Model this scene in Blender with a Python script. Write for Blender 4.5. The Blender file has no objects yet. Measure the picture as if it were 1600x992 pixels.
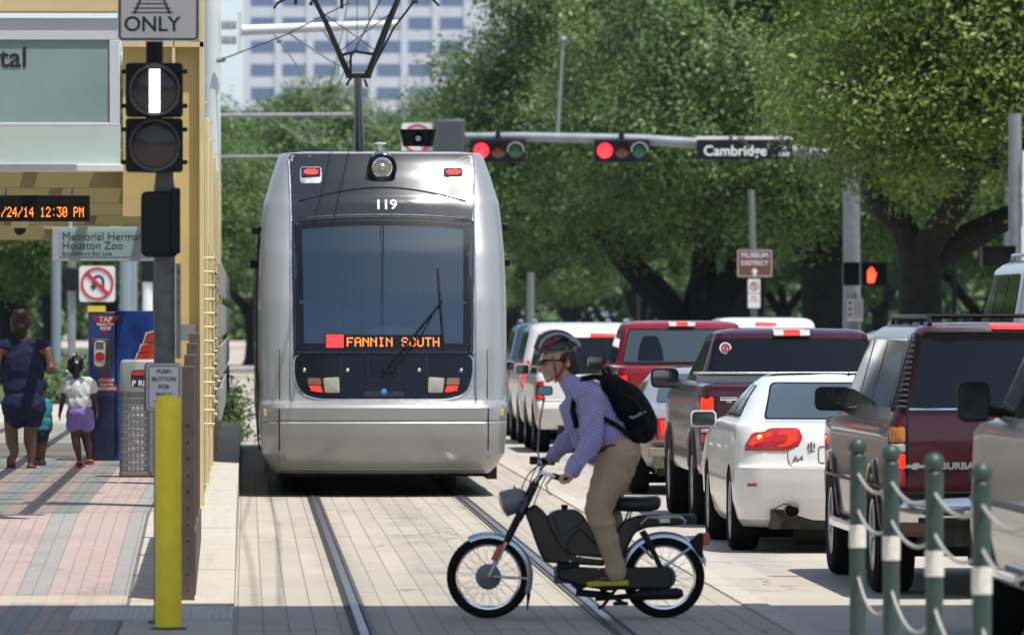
import bpy, bmesh, math, random
import numpy as np
from mathutils import Vector, Matrix, noise

R = math.radians
random.seed(7); rng = np.random.default_rng(11)
scene = bpy.context.scene
COL = scene.collection

# ------------------------------------------------------------------ camera
F = 11000.0            # focal length in pixels of the 1600 px wide photograph
H = 1.83               # eye height
TH = math.atan(415 / F)   # the street axis (+Y) runs 415 px left of the picture centre
CS, SN = math.cos(TH), math.sin(TH)
cd = bpy.data.cameras.new('camera'); cam = bpy.data.objects.new('camera', cd); COL.objects.link(cam)
cd.sensor_width = 36; cd.lens = F * 36 / 1600
cd.clip_start = 1; cd.clip_end = 6000
cam.location = (0, 0, H); cam.rotation_euler = (R(90), 0, -TH)
cd.dof.use_dof = True; cd.dof.focus_distance = 58; cd.dof.aperture_fstop = 5.8
scene.camera = cam

# ------------------------------------------------------------------ sky, sun, exposure
SUN_EL, SUN_AZ = 70.0, 140.0     # azimuth clockwise from the view axis (+Y): right and behind
w = bpy.data.worlds.new('World'); scene.world = w; w.use_nodes = True
nt = w.node_tree; bg = nt.nodes['Background']
sky = nt.nodes.new('ShaderNodeTexSky'); sky.sky_type = 'NISHITA'; sky.sun_disc = False
sky.sun_elevation = R(SUN_EL); sky.sun_rotation = R(SUN_AZ)
sky.air_density = 1.0; sky.dust_density = 1.5; sky.ozone_density = 1.0
# summer haze: the lower sky whitens towards the horizon
tcw = nt.nodes.new('ShaderNodeTexCoord'); sxyz = nt.nodes.new('ShaderNodeSeparateXYZ'); nt.links.new(tcw.outputs['Generated'], sxyz.inputs[0])
mrw = nt.nodes.new('ShaderNodeMapRange'); mrw.interpolation_type = 'SMOOTHSTEP'
for i_, v_ in enumerate((0.0, .8, 1.0, 0.0)): mrw.inputs[i_ + 1].default_value = v_
nt.links.new(sxyz.outputs[2], mrw.inputs[0])
addw = nt.nodes.new('ShaderNodeMix'); addw.data_type = 'RGBA'; addw.blend_type = 'ADD'; addw.inputs[7].default_value = (1.7, 2.3, 3.0, 1)
nt.links.new(mrw.outputs[0], addw.inputs[0]); nt.links.new(sky.outputs[0], addw.inputs[6])
nt.links.new(addw.outputs[2], bg.inputs[0]); bg.inputs[1].default_value = 0.128
sl = bpy.data.lights.new('sun', 'SUN'); sun = bpy.data.objects.new('sun', sl); COL.objects.link(sun)
sl.energy = 4.8; sl.angle = R(0.55); sl.color = (1.0, 0.955, 0.89)
sd = Vector((math.sin(R(SUN_AZ)) * math.cos(R(SUN_EL)), math.cos(R(SUN_AZ)) * math.cos(R(SUN_EL)), math.sin(R(SUN_EL))))
sun.rotation_euler = sd.to_track_quat('Z', 'Y').to_euler()
sun.location = sd * 60
vs = scene.view_settings
vs.view_transform = 'Standard'; vs.look = 'None'; vs.gamma = 1; vs.use_curve_mapping = False; vs.exposure = 0.16
scene.render.engine = 'CYCLES'
scene.cycles.max_bounces = 8; scene.cycles.diffuse_bounces = 3; scene.cycles.glossy_bounces = 3
scene.cycles.transmission_bounces = 6; scene.cycles.transparent_max_bounces = 8; scene.cycles.volume_bounces = 0
scene.cycles.caustics_reflective = False; scene.cycles.caustics_refractive = False
scene.cycles.use_denoising = True

# ------------------------------------------------------------------ pixel -> world
def at(px, py, Y):
    u = (px - 800) / F; v = (496 - py) / F
    t = Y / (-u * SN + CS)
    return Vector(((u * CS + SN) * t, Y, H + v * t))
def gnd(px, py, z=0.0):
    u = (px - 800) / F; v = (496 - py) / F
    t = (z - H) / v
    return Vector(((u * CS + SN) * t, (-u * SN + CS) * t, z))

# ------------------------------------------------------------------ materials
MATS = {}
def mat(name, col, rough=0.5, metal=0.0, coat=0.0, spec=0.5, emit=None, estr=0.0, var=0.0, vscale=8.0, bump=0.0, bscale=40.0, trans=0.0, ior=1.45, alpha=1.0, rvar=0.0, sheen=0.0):
    if name in MATS: return MATS[name]
    m = bpy.data.materials.new(name); m.use_nodes = True
    n = m.node_tree.nodes; l = m.node_tree.links; b = n['Principled BSDF']
    c = (*col, 1)
    b.inputs['Base Color'].default_value = c
    b.inputs['Roughness'].default_value = rough; b.inputs['Metallic'].default_value = metal
    b.inputs['Specular IOR Level'].default_value = spec
    b.inputs['Coat Weight'].default_value = coat; b.inputs['Coat Roughness'].default_value = 0.04
    b.inputs['Transmission Weight'].default_value = trans; b.inputs['IOR'].default_value = ior
    b.inputs['Alpha'].default_value = alpha; b.inputs['Sheen Weight'].default_value = sheen
    if emit:
        b.inputs['Emission Color'].default_value = (*emit, 1); b.inputs['Emission Strength'].default_value = estr
    if var or bump or rvar:
        tc = n.new('ShaderNodeTexCoord')
        if var or rvar:
            nz = n.new('ShaderNodeTexNoise'); nz.inputs['Scale'].default_value = vscale; nz.inputs['Detail'].default_value = 6; nz.inputs['Roughness'].default_value = 0.6
            l.new(tc.outputs['Object'], nz.inputs['Vector'])
        if var:
            mp = n.new('ShaderNodeMapRange'); mp.inputs[1].default_value = 0.3; mp.inputs[2].default_value = 0.7
            mp.inputs[3].default_value = 1 - var; mp.inputs[4].default_value = 1 + var
            l.new(nz.outputs[0], mp.inputs[0])
            mx = n.new('ShaderNodeVectorMath'); mx.operation = 'SCALE'; mx.inputs[0].default_value = col
            l.new(mp.outputs[0], mx.inputs['Scale']); l.new(mx.outputs[0], b.inputs['Base Color'])
        if rvar:
            mp = n.new('ShaderNodeMapRange'); mp.inputs[1].default_value = 0.3; mp.inputs[2].default_value = 0.7
            mp.inputs[3].default_value = max(0.01, rough - rvar); mp.inputs[4].default_value = rough + rvar
            l.new(nz.outputs[0], mp.inputs[0]); l.new(mp.outputs[0], b.inputs['Roughness'])
        if bump:
            nb = n.new('ShaderNodeTexNoise'); nb.inputs['Scale'].default_value = bscale; nb.inputs['Detail'].default_value = 4
            l.new(tc.outputs['Object'], nb.inputs['Vector'])
            bp = n.new('ShaderNodeBump'); bp.inputs['Strength'].default_value = 1.0; bp.inputs['Distance'].default_value = bump
            l.new(nb.outputs[0], bp.inputs['Height']); l.new(bp.outputs[0], b.inputs['Normal'])
    MATS[name] = m
    return m

# ------------------------------------------------------------------ mesh builder
class MB:
    def __init__(s): s.v = []; s.f = []; s.m = []; s.cur = 0
    def add(s, vs, fs):
        o = len(s.v); s.v += [tuple(p) for p in vs]
        for f in fs: s.f.append([i + o for i in f]); s.m.append(s.cur)
        return s
    def box(s, x0, x1, y0, y1, z0, z1):
        v = [(x0,y0,z0),(x1,y0,z0),(x1,y1,z0),(x0,y1,z0),(x0,y0,z1),(x1,y0,z1),(x1,y1,z1),(x0,y1,z1)]
        return s.add(v, [(0,3,2,1),(4,5,6,7),(0,1,5,4),(1,2,6,5),(2,3,7,6),(3,0,4,7)])
    def cbox(s, c, d, rot=None):
        o = len(s.v); s.box(-d[0]/2, d[0]/2, -d[1]/2, d[1]/2, -d[2]/2, d[2]/2)
        M = Matrix.Translation(c) @ (rot.to_4x4() if rot is not None else Matrix.Identity(4))
        for i in range(o, len(s.v)): s.v[i] = tuple(M @ Vector(s.v[i]))
        return s
    def tube(s, pts, r, n=10, cap=True, closed=False, flat=1.0, up=None):
        pts = [Vector(p) for p in pts]; k = len(pts)
        rs = r if isinstance(r, (list, tuple)) else [r] * k
        tan = []
        for i in range(k):
            if closed: t = pts[(i + 1) % k] - pts[i - 1]
            else: t = pts[min(i + 1, k - 1)] - pts[max(i - 1, 0)]
            tan.append(t.normalized())
        a = Vector(up) if up is not None else (Vector((0, 0, 1)) if abs(tan[0].z) < .9 else Vector((1, 0, 0)))
        a = (a - tan[0] * a.dot(tan[0])).normalized()
        vs = []
        for i in range(k):
            a = (a - tan[i] * a.dot(tan[i]))
            a = a.normalized() if a.length > 1e-6 else tan[i].orthogonal().normalized()
            b = tan[i].cross(a)
            for j in range(n):
                q = 2 * math.pi * j / n
                vs.append(pts[i] + (a * math.cos(q) + b * math.sin(q) * flat) * rs[i])
        fs = []
        for i in range(k if closed else k - 1):
            i2 = (i + 1) % k
            for j in range(n): fs.append((i*n+j, i*n+(j+1)%n, i2*n+(j+1)%n, i2*n+j))
        if cap and not closed:
            fs.append(tuple(range(n))[::-1]); fs.append(tuple((k-1)*n+j for j in range(n)))
        return s.add(vs, fs)
    def lathe(s, prof, c, axis, n=28, closed=False, arc=None):
        """prof: list of (r, h) about axis through c"""
        ax = Vector(axis).normalized(); u = ax.orthogonal().normalized(); v = ax.cross(u); c = Vector(c)
        k = len(prof); vs = []
        for (r, h) in prof:
            for j in range(n):
                q = 2 * math.pi * j / n
                vs.append(c + ax * h + (u * math.cos(q) + v * math.sin(q)) * max(r, 1e-5))
        fs = []
        for i in range(k if closed else k - 1):
            i2 = (i + 1) % k
            for j in range(n): fs.append((i*n+j, i*n+(j+1)%n, i2*n+(j+1)%n, i2*n+j))
        return s.add(vs, fs)
    def cyl(s, p0, p1, r0, r1=None, n=14): return s.tube([p0, p1], [r0, r0 if r1 is None else r1], n)
    def ball(s, c, r, n=16, rot=None):
        if not isinstance(r, (tuple, list)): r = (r, r, r)
        m = n // 2; vs = []; c = Vector(c)
        for i in range(m + 1):
            p = math.pi * i / m
            for j in range(n):
                q = 2 * math.pi * j / n
                d = Vector((r[0]*math.sin(p)*math.cos(q), r[1]*math.sin(p)*math.sin(q), r[2]*math.cos(p)))
                vs.append(c + (rot @ d if rot is not None else d))
        fs = [(i*n+j, (i+1)*n+j, (i+1)*n+(j+1)%n, i*n+(j+1)%n) for i in range(m) for j in range(n)]
        return s.add(vs, fs)
    def loft(s, rings, caps=True, wrap=True):
        n = len(rings[0]); vs = [p for r in rings for p in r]; fs = []
        for i in range(len(rings) - 1):
            for j in range(n if wrap else n - 1): fs.append((i*n+j, i*n+(j+1)%n, (i+1)*n+(j+1)%n, (i+1)*n+j))
        if caps: fs += [tuple(range(n))[::-1], tuple((len(rings)-1)*n+j for j in range(n))]
        return s.add(vs, fs)
    def prism(s, poly, fn0, fn1):
        """polygon (2d list) extruded between two maps (u,v)->3d"""
        n = len(poly); vs = [fn0(*p) for p in poly] + [fn1(*p) for p in poly]
        fs = [tuple(range(n))[::-1], tuple(range(n, 2*n))] + [(j, (j+1)%n, n+(j+1)%n, n+j) for j in range(n)]
        return s.add(vs, fs)
    def arc_band(s, c, r0, r1, y0, y1, a0, a1, n=28):
        """band in the XZ plane about c, angles in degrees, thick in Y"""
        rings = []
        for i in range(n + 1):
            a = R(a0 + (a1 - a0) * i / n); ca, sa = math.cos(a), math.sin(a)
            rings.append([(c[0]+r0*ca, y0, c[2]+r0*sa), (c[0]+r1*ca, y0, c[2]+r1*sa), (c[0]+r1*ca, y1, c[2]+r1*sa), (c[0]+r0*ca, y1, c[2]+r0*sa)])
        return s.loft(rings)
    def build(s, name, m, parent=None, world=True, smooth=35, bevel=0.0, seg=2, recalc=True, sub=0):
        me = bpy.data.meshes.new(name)
        me.from_pydata([tuple(p) for p in s.v], [], s.f)
        ms = m if isinstance(m, (list, tuple)) else [m]
        for q in ms: me.materials.append(q)
        if len(ms) > 1: me.polygons.foreach_set('material_index', s.m)
        if recalc:
            b = bmesh.new(); b.from_mesh(me); bmesh.ops.recalc_face_normals(b, faces=b.faces); b.to_mesh(me); b.free()
        return link(me, name, parent, world, smooth, bevel, seg, sub)

def mw(o):
    if o.parent is None: return o.matrix_basis.copy()
    return mw(o.parent) @ o.matrix_parent_inverse @ o.matrix_basis
def link(me, name, parent=None, world=True, smooth=35, bevel=0, seg=2, sub=0):
    me.update()
    if smooth:
        me.shade_smooth()
        if smooth < 180: me.set_sharp_from_angle(angle=R(smooth))
    o = bpy.data.objects.new(name, me); COL.objects.link(o)
    if parent is not None:
        o.parent = parent
        if world: o.matrix_parent_inverse = mw(parent).inverted()
    if bevel:
        md = o.modifiers.new('bevel', 'BEVEL'); md.width = bevel; md.segments = seg; md.limit_method = 'ANGLE'; md.angle_limit = R(40)
        md.harden_normals = False
    if sub:
        md = o.modifiers.new('subsurf', 'SUBSURF'); md.levels = sub; md.render_levels = sub
    return o
def thing(name, label, cat, loc=(0, 0, 0), rz=0.0, group=None):
    o = bpy.data.objects.new(name, None); COL.objects.link(o); o.empty_display_size = 0.3
    o.location = loc; o.rotation_euler = (0, 0, rz)
    return tag(o, label, cat, group)
def tag(o, label, cat, group=None):
    o['label'] = label; o['category'] = cat
    if group: o['group'] = group
    return o
def node(name, parent, loc=(0, 0, 0)):      # an empty that is a part with sub-parts
    o = bpy.data.objects.new(name, None); COL.objects.link(o); o.parent = parent; o.location = loc; o.empty_display_size = 0.1
    return o
def struct(o): o['kind'] = 'structure'; return o
KIDS = {}
def kids(o): return [c for c in COL.objects if c.parent == o]
def copy_tree(o, loc=None, rz=None, label=None, parent=None, cache={}):
    c = o.copy(); COL.objects.link(c)
    if parent is not None: c.parent = parent
    if loc is not None: c.location = loc
    if rz is not None: c.rotation_euler = (0, 0, rz)
    if label: c['label'] = label
    if o.name not in cache: cache[o.name] = kids(o)
    for k in cache[o.name]: copy_tree(k, parent=c)
    return c
def evaluated(o, name, m=None):
    """apply an object's modifiers and return the new mesh; the object is removed"""
    dg = bpy.context.evaluated_depsgraph_get(); dg.update()
    e = o.evaluated_get(dg); me = bpy.data.meshes.new_from_object(e, preserve_all_data_layers=True, depsgraph=dg)
    me.name = name; bpy.data.objects.remove(o)
    return me
def text_mesh(body, size, name, m, parent, M, ext=0.004, align='CENTER', world=True, bold=0.0, sx=1.0):
    """text standing in the XZ plane facing -Y; M places it (Matrix or location)"""
    cu = bpy.data.curves.new(name, 'FONT'); cu.body = body; cu.size = size; cu.extrude = ext; cu.align_x = align; cu.align_y = 'CENTER'; cu.offset = bold
    cu.resolution_u = 4
    t = bpy.data.objects.new(name, cu); COL.objects.link(t)
    me = evaluated(t, name)
    if not isinstance(M, Matrix): M = Matrix.Translation(M)
    me.transform(M @ Matrix.Rotation(R(90), 4, 'X') @ Matrix.Diagonal((sx, 1, 1, 1)))
    me.materials.clear(); me.materials.append(m)
    return link(me, name, parent, world, smooth=0)

FONT5 = {'A':'0E11111F111111','B':'1E11111E11111E','C':'0E11101010110E','D':'1E11111111111E','F':'1F10101E101010','H':'1111111F111111','I':'0E04040404040E','N':'11191513111111','O':'0E11111111110E',
 'P':'1E11111E101010','M':'111B1515111111','S':'0E11100E01110E','T':'1F040404040404','U':'1111111111110E','0':'0E11131519110E','1':'040C040404040E','2':'0E11010204081F','3':'1F02040201110E','4':'02060A121F0202','/':'01010204081010',':':'00040000000400',' ':'00000000000000','R':'1E11111E141211','5':'1F101E0101110E','7':'1F010204080808','E':'1F10101E10101F'}
def led_text(mb, s, x0, z0, pitch, fn, fill=0.78, slant=0.0, zk=1.0):
    """5x7 dot letters; fn(x,z) -> 3d point, x right, z up; z0 bottom"""
    x = x0
    for ch in s:
        g = FONT5[ch]
        for r in range(7):
            bits = int(g[2*r:2*r+2], 16)
            for c in range(5):
                if bits >> (4 - c) & 1:
                    a = x + c * pitch + slant * (6 - r) * pitch; b = z0 + (6 - r) * pitch * zk; d = pitch * fill; e = d * zk
                    mb.add([fn(a, b), fn(a + d, b), fn(a + d, b + e), fn(a, b + e)], [(0, 1, 2, 3)])
        x += pitch * (3 if ch in ' :' and False else 6)
    return x

def rrect(w, h, r, n=5, cx=0, cz=0):
    p = []
    for (sx, sz, a0) in ((1, 1, 0), (-1, 1, 90), (-1, -1, 180), (1, -1, 270)):
        for i in range(n + 1):
            a = R(a0 + 90 * i / n)
            p.append((cx + sx * (w/2 - r) + r * math.cos(a), cz + sz * (h/2 - r) + r * math.sin(a)))
    return p
def smooth_poly(poly, r, n=4):
    """round the corners of a 2d polygon"""
    out = []; k = len(poly)
    for i in range(k):
        p0, p1, p2 = Vector(poly[i-1]), Vector(poly[i]), Vector(poly[(i+1) % k])
        a = (p0 - p1); b = (p2 - p1); rr = min(r, a.length * .45, b.length * .45)
        A = p1 + a.normalized() * rr; B = p1 + b.normalized() * rr
        for j in range(n + 1):
            t = j / n; q = A * (1-t)**2 + p1 * 2*t*(1-t) + B * t*t
            out.append((q.x, q.y))
    return out
def blob(name, prims, voxel, m, parent, world=True, it=6, disp=0.0, dscale=12.0, seed=0, ridged=False):
    """one continuous surface from tapered capsules / ellipsoids: voxel remesh + smoothing"""
    b = MB()
    for p in prims:
        if p[0] == 'c':      # capsule chain: points with radii
            pts = [Vector(q[:3]) for q in p[1]]; rs = [q[3] for q in p[1]]
            fl = p[2] if len(p) > 2 else 1.0; up = p[3] if len(p) > 3 else None
            P = []; Rr = []
            t0 = (pts[0] - pts[1]).normalized(); t1 = (pts[-1] - pts[-2]).normalized()
            for a in (90, 60, 30): P.append(pts[0] + t0 * rs[0] * math.sin(R(a))); Rr.append(max(rs[0] * math.cos(R(a)), rs[0]*.08))
            for i in range(len(pts) - 1):
                for j in range(4):
                    t = j / 4; P.append(pts[i].lerp(pts[i+1], t)); s = t*t*(3-2*t); Rr.append(rs[i] + (rs[i+1] - rs[i]) * t)
            P.append(pts[-1]); Rr.append(rs[-1])
            for a in (30, 60, 90): P.append(pts[-1] + t1 * rs[-1] * math.sin(R(a))); Rr.append(max(rs[-1] * math.cos(R(a)), rs[-1]*.08))
            b.tube(P, Rr, 14, flat=fl, up=up)
        else:                # ellipsoid: ('e', centre, radii, rot)
            b.ball(p[1], p[2], 18, p[3] if len(p) > 3 else None)
    me = bpy.data.meshes.new(name); me.from_pydata([tuple(q) for q in b.v], [], b.f)
    bm = bmesh.new(); bm.from_mesh(me); bmesh.ops.recalc_face_normals(bm, faces=bm.faces); bm.to_mesh(me); bm.free()
    o = bpy.data.objects.new(name, me); COL.objects.link(o)
    r = o.modifiers.new('r', 'REMESH'); r.mode = 'VOXEL'; r.voxel_size = voxel; r.adaptivity = 0
    s = o.modifiers.new('s', 'SMOOTH'); s.factor = 0.5; s.iterations = it
    me = evaluated(o, name)
    if disp:
        n = len(me.vertices); co = np.empty(n*3, 'f'); me.vertices.foreach_get('co', co)
        no = np.empty(n*3, 'f'); me.vertices.foreach_get('normal', no); co = co.reshape(-1, 3); no = no.reshape(-1, 3)
        for i in range(n):
            q = Vector(co[i]); ds = dscale if isinstance(dscale, tuple) else (dscale,) * 3
            wv = noise.noise_vector(q * 3.0 + Vector((seed, 0, 0))) * .10
            q = q + wv; p = Vector((q.x * ds[0], q.y * ds[1], q.z * ds[2])) + Vector((seed*3.1, 0, seed))
            v = noise.noise(p)
            if ridged: v = (1 - min(1, abs(v) * 2.6)) ** 2 - .25 + .35 * noise.noise(p * .4)
            else: v += .5 * noise.noise(p * 2.3)
            co[i] += no[i] * disp * v
        me.vertices.foreach_set('co', co.ravel())
    me.materials.clear(); me.materials.append(m)
    return link(me, name, parent, world, smooth=180)
# ------------------------------------------------------------------ node helper for ground materials
class NG:
    def __init__(s, name, rough=0.85):
        s.m = bpy.data.materials.new(name); s.m.use_nodes = True; s.n = s.m.node_tree.nodes; s.l = s.m.node_tree.links
        s.b = s.n['Principled BSDF']; s.b.inputs['Roughness'].default_value = rough; s.b.inputs['Specular IOR Level'].default_value = 0.35
        s.tc = s.n.new('ShaderNodeTexCoord'); sp = s.n.new('ShaderNodeSeparateXYZ'); s.l.new(s.tc.outputs['Object'], sp.inputs[0])
        s.x, s.y, s.z = sp.outputs
    def put(s, sock, v):
        if isinstance(v, (int, float)): sock.default_value = v
        elif isinstance(v, tuple): sock.default_value = (*v, 1) if len(v) == 3 and sock.type == 'RGBA' else v
        else: s.l.new(v, sock)
    def math(s, op, a, b=0.0, c=0.0):
        q = s.n.new('ShaderNodeMath'); q.operation = op
        for i, v in enumerate((a, b, c)): s.put(q.inputs[i], v)
        return q.outputs[0]
    def mix(s, f, a, b, mode='MIX'):
        q = s.n.new('ShaderNodeMix'); q.data_type = 'RGBA'; q.blend_type = mode
        s.put(q.inputs[0], f); s.put(q.inputs[6], a); s.put(q.inputs[7], b); return q.outputs[2]
    def vec(s, x, y, z=0.0):
        q = s.n.new('ShaderNodeCombineXYZ')
        for i, v in enumerate((x, y, z)): s.put(q.inputs[i], v)
        return q.outputs[0]
    def noise(s, scale, detail=5, vec=None, rough=0.6):
        q = s.n.new('ShaderNodeTexNoise'); q.inputs['Scale'].default_value = scale; q.inputs['Detail'].default_value = detail; q.inputs['Roughness'].default_value = rough
        s.l.new(vec if vec is not None else s.tc.outputs['Object'], q.inputs['Vector']); return q.outputs[0]
    def ramp(s, v, lo, hi, a=0.0, b=1.0):
        q = s.n.new('ShaderNodeMapRange')
        for i, k in enumerate((v, lo, hi, a, b)): s.put(q.inputs[i], k)
        return q.outputs[0]
    def brick(s, vec, c1, c2, mc, bw, rh, ms, off=0.5, bias=0.0):
        q = s.n.new('ShaderNodeTexBrick'); q.inputs['Scale'].default_value = 1.0; q.offset = off
        s.l.new(vec, q.inputs['Vector'])
        for k, v in (('Color1', c1), ('Color2', c2), ('Mortar', mc), ('Brick Width', bw), ('Row Height', rh), ('Mortar Size', ms), ('Bias', bias), ('Mortar Smooth', 0.2)): s.put(q.inputs[k], v)
        return q.outputs[0], q.outputs[1]
    def grime(s, c, amt=.5, crack=.8, dark=(0.09, 0.082, 0.072)):
        """spots, gum, oil and a few cracks"""
        q = s.n.new('ShaderNodeTexVoronoi'); q.feature = 'DISTANCE_TO_EDGE'; q.inputs['Scale'].default_value = .34
        wv = s.n.new('ShaderNodeVectorMath'); wv.operation = 'ADD'; nz = s.n.new('ShaderNodeTexNoise'); nz.inputs['Scale'].default_value = 2.5; nz.inputs['Detail'].default_value = 5; s.l.new(s.tc.outputs['Object'], nz.inputs['Vector'])
        sc = s.n.new('ShaderNodeVectorMath'); sc.operation = 'SCALE'; sc.inputs['Scale'].default_value = .9; s.l.new(nz.outputs['Color'], sc.inputs[0]); s.l.new(s.tc.outputs['Object'], wv.inputs[0]); s.l.new(sc.outputs[0], wv.inputs[1]); s.l.new(wv.outputs[0], q.inputs['Vector'])
        k = s.math('MULTIPLY', s.math('LESS_THAN', q.outputs['Distance'], .006), s.ramp(s.noise(.16), .5, .58, 0, crack)); c = s.mix(k, c, dark)
        v = s.n.new('ShaderNodeTexVoronoi'); v.inputs['Scale'].default_value = 3.2; s.l.new(wv.outputs[0], v.inputs['Vector'])
        sp = s.math('MULTIPLY', s.ramp(v.outputs['Distance'], .06, .12, 1, 0), s.ramp(s.noise(.9), .5, .62, 0, amt)); c = s.mix(sp, c, dark)
        oil = s.math('MULTIPLY', s.ramp(s.noise(1.0, 5, s.vec(s.math('MULTIPLY', s.x, 1.6), s.math('MULTIPLY', s.y, .22))), .56, .7), amt); return s.mix(oil, c, (0.20, 0.185, 0.16))
    def bump(s, h, d=0.003, st=0.6):
        q = s.n.new('ShaderNodeBump'); q.inputs['Distance'].default_value = d; q.inputs['Strength'].default_value = st
        s.put(q.inputs['Height'], h); s.l.new(q.outputs[0], s.b.inputs['Normal'])
    def col(s, c): s.put(s.b.inputs['Base Color'], c); return s.m

# concrete road
g = NG('road_concrete'); n1 = g.noise(0.35); n2 = g.noise(9, 8); n3 = g.noise(70, 3)
c = g.mix(g.ramp(n1, .35, .65), (0.47, 0.425, 0.36), (0.40, 0.365, 0.315))
c = g.mix(g.math('MULTIPLY', g.ramp(n2, .5, .75), .35), c, (0.30, 0.28, 0.25))
streak = g.noise(1.0, 6, g.vec(g.math('MULTIPLY', g.x, 2.2), g.math('MULTIPLY', g.y, .06)))
c = g.mix(g.math('MULTIPLY', g.ramp(streak, .52, .72), .5), c, (0.24, 0.225, 0.20))
jy = g.math('PINGPONG', g.y, 2.4); jx = g.math('PINGPONG', g.math('ADD', g.x, 0.05), 1.65)
j = g.math('MAXIMUM', g.math('LESS_THAN', jy, .02), g.math('LESS_THAN', jx, .012))
c = g.mix(g.math('MULTIPLY', j, .7), c, (0.12, 0.11, 0.10)); c = g.grime(c, .4)
for xw in (4.15, 5.65, 7.9, 9.4):
    k = g.math('MULTIPLY', g.ramp(g.math('ABSOLUTE', g.math('SUBTRACT', g.x, xw)), .10, .26, .16, 0), g.ramp(g.noise(.4), .35, .6)); c = g.mix(k, c, (0.10, 0.092, 0.085))
g.bump(g.math('ADD', n3, g.math('MULTIPLY', n2, 2)), .002); M_ROAD = g.col(c)

# stamped planks of the trackway, joints running along the track
g = NG('trackway_pavers'); n1 = g.noise(0.5); n2 = g.noise(11, 8); n3 = g.noise(90, 3)
uv = g.vec(g.y, g.math('ADD', g.x, 0.055))
bc, bf = g.brick(uv, (0.46, 0.415, 0.345), (0.405, 0.365, 0.305), (0.26, 0.235, 0.20), 4.2, 0.153, 0.006, .5)
c = g.mix(g.math('MULTIPLY', g.ramp(n1, .4, .7), .45), bc, (0.34, 0.31, 0.265))
c = g.mix(g.math('MULTIPLY', g.ramp(n2, .55, .8), .4), c, (0.24, 0.22, 0.19))
st = g.noise(1.0, 6, g.vec(g.math('MULTIPLY', g.x, 3.0), g.math('MULTIPLY', g.y, .10)))
c = g.mix(g.math('MULTIPLY', g.ramp(st, .55, .75), .35), c, (0.25, 0.225, 0.19))
jy = g.math('LESS_THAN', g.math('PINGPONG', g.math('ADD', g.y, .8), 1.75), .009)
c = g.mix(g.math('MULTIPLY', jy, .75), c, (0.13, 0.12, 0.105))
drip = g.math('MULTIPLY', g.ramp(g.math('ABSOLUTE', g.math('SUBTRACT', g.x, 1.43)), .12, .42, .30, 0), g.ramp(g.noise(1.3, 5), .4, .62)); c = g.mix(drip, c, (0.16, 0.145, 0.125)); c = g.grime(c, .45)
for xr in (.68, 2.186):
    k = g.math('MULTIPLY', g.ramp(g.math('ABSOLUTE', g.math('SUBTRACT', g.x, xr)), .05, .19, .42, 0), g.ramp(g.noise(2.2, 5), .3, .65)); c = g.mix(k, c, (0.15, 0.125, 0.10))
g.bump(g.math('ADD', g.math('MULTIPLY', bf, -2.0), n3), .004, .7); M_TRACK = g.col(c)

# platform paving: two pink courses then a grey one, brick joints, cream border
g = NG('platform_pavers'); n2 = g.noise(7, 8); n3 = g.noise(60, 3)
k = g.math('FLOOR', g.math('DIVIDE', g.math('ADD', g.x, 40 * .6 + .288), .2)); grey = g.math('LESS_THAN', g.math('MODULO', k, 3.0), .5)
bc, bf = g.brick(g.vec(g.y, g.math('ADD', g.x, .088)), (1.0, 1.0, 1.0), (.93, .93, .93), (.72, .70, .68), .2, .1, .005, .5)
pk = g.mix(g.ramp(n2, .3, .7), (0.445, 0.345, 0.31), (0.385, 0.295, 0.27)); gy = g.mix(g.ramp(n2, .3, .7), (0.33, 0.325, 0.31), (0.28, 0.28, 0.27))
c = g.mix(grey, pk, gy); c = g.mix(1.0, c, bc, 'MULTIPLY')
cream = g.math('GREATER_THAN', g.x, -.752)
cr = g.mix(g.ramp(n2, .3, .75), (0.50, 0.465, 0.395), (0.40, 0.375, 0.325))
jx = g.math('MAXIMUM', g.math('LESS_THAN', g.math('ABSOLUTE', g.math('ADD', g.x, .752)), .012), g.math('MULTIPLY', cream, g.math('LESS_THAN', g.math('PINGPONG', g.y, .55), .015)))
c = g.mix(cream, c, cr)
yb = g.math('LESS_THAN', g.math('ABSOLUTE', g.math('SUBTRACT', g.y, 45.25)), .32); c = g.mix(g.math('MULTIPLY', yb, .8), c, (0.47, 0.42, 0.30))
c = g.mix(g.math('MULTIPLY', jx, .85), c, (0.10, 0.085, 0.07))
c = g.mix(g.math('MULTIPLY', g.ramp(g.noise(1.1, 6), .55, .75), .35), c, (0.23, 0.21, 0.19)); c = g.grime(c, .5, .5)
g.bump(g.math('ADD', g.math('MULTIPLY', bf, -2.0), n3), .003, .6); M_PLAT = g.col(c)

g = NG('kerb_concrete'); n2 = g.noise(6, 8); n4 = g.noise(1.0, 6, g.vec(g.math('MULTIPLY', g.x, 9), g.math('MULTIPLY', g.y, .5)))
c = g.mix(g.ramp(n2, .35, .7), (0.50, 0.465, 0.39), (0.43, 0.40, 0.34)); c = g.mix(g.math('MULTIPLY', g.ramp(n4, .55, .8), .5), c, (0.28, 0.26, 0.22))
c = g.mix(g.math('MULTIPLY', g.math('LESS_THAN', g.math('PINGPONG', g.math('ADD', g.y, .6), 2.2), .03), .7), c, (0.12, .11, .1)); M_KERB = g.col(c)
g = NG('lawn_ground', .95); c = g.mix(g.ramp(g.noise(.25), .3, .7), (0.055, 0.085, 0.025), (0.09, 0.11, 0.04)); c = g.mix(g.math('MULTIPLY', g.ramp(g.noise(14, 6), .4, .7), .5), c, (0.04, .06, .02)); M_LAWN = g.col(c)
g = NG('plaza_concrete'); c = g.mix(g.ramp(g.noise(.3), .3, .7), (0.46, 0.42, 0.355), (0.38, 0.35, 0.30)); M_PLAZA = g.col(c)
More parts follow.
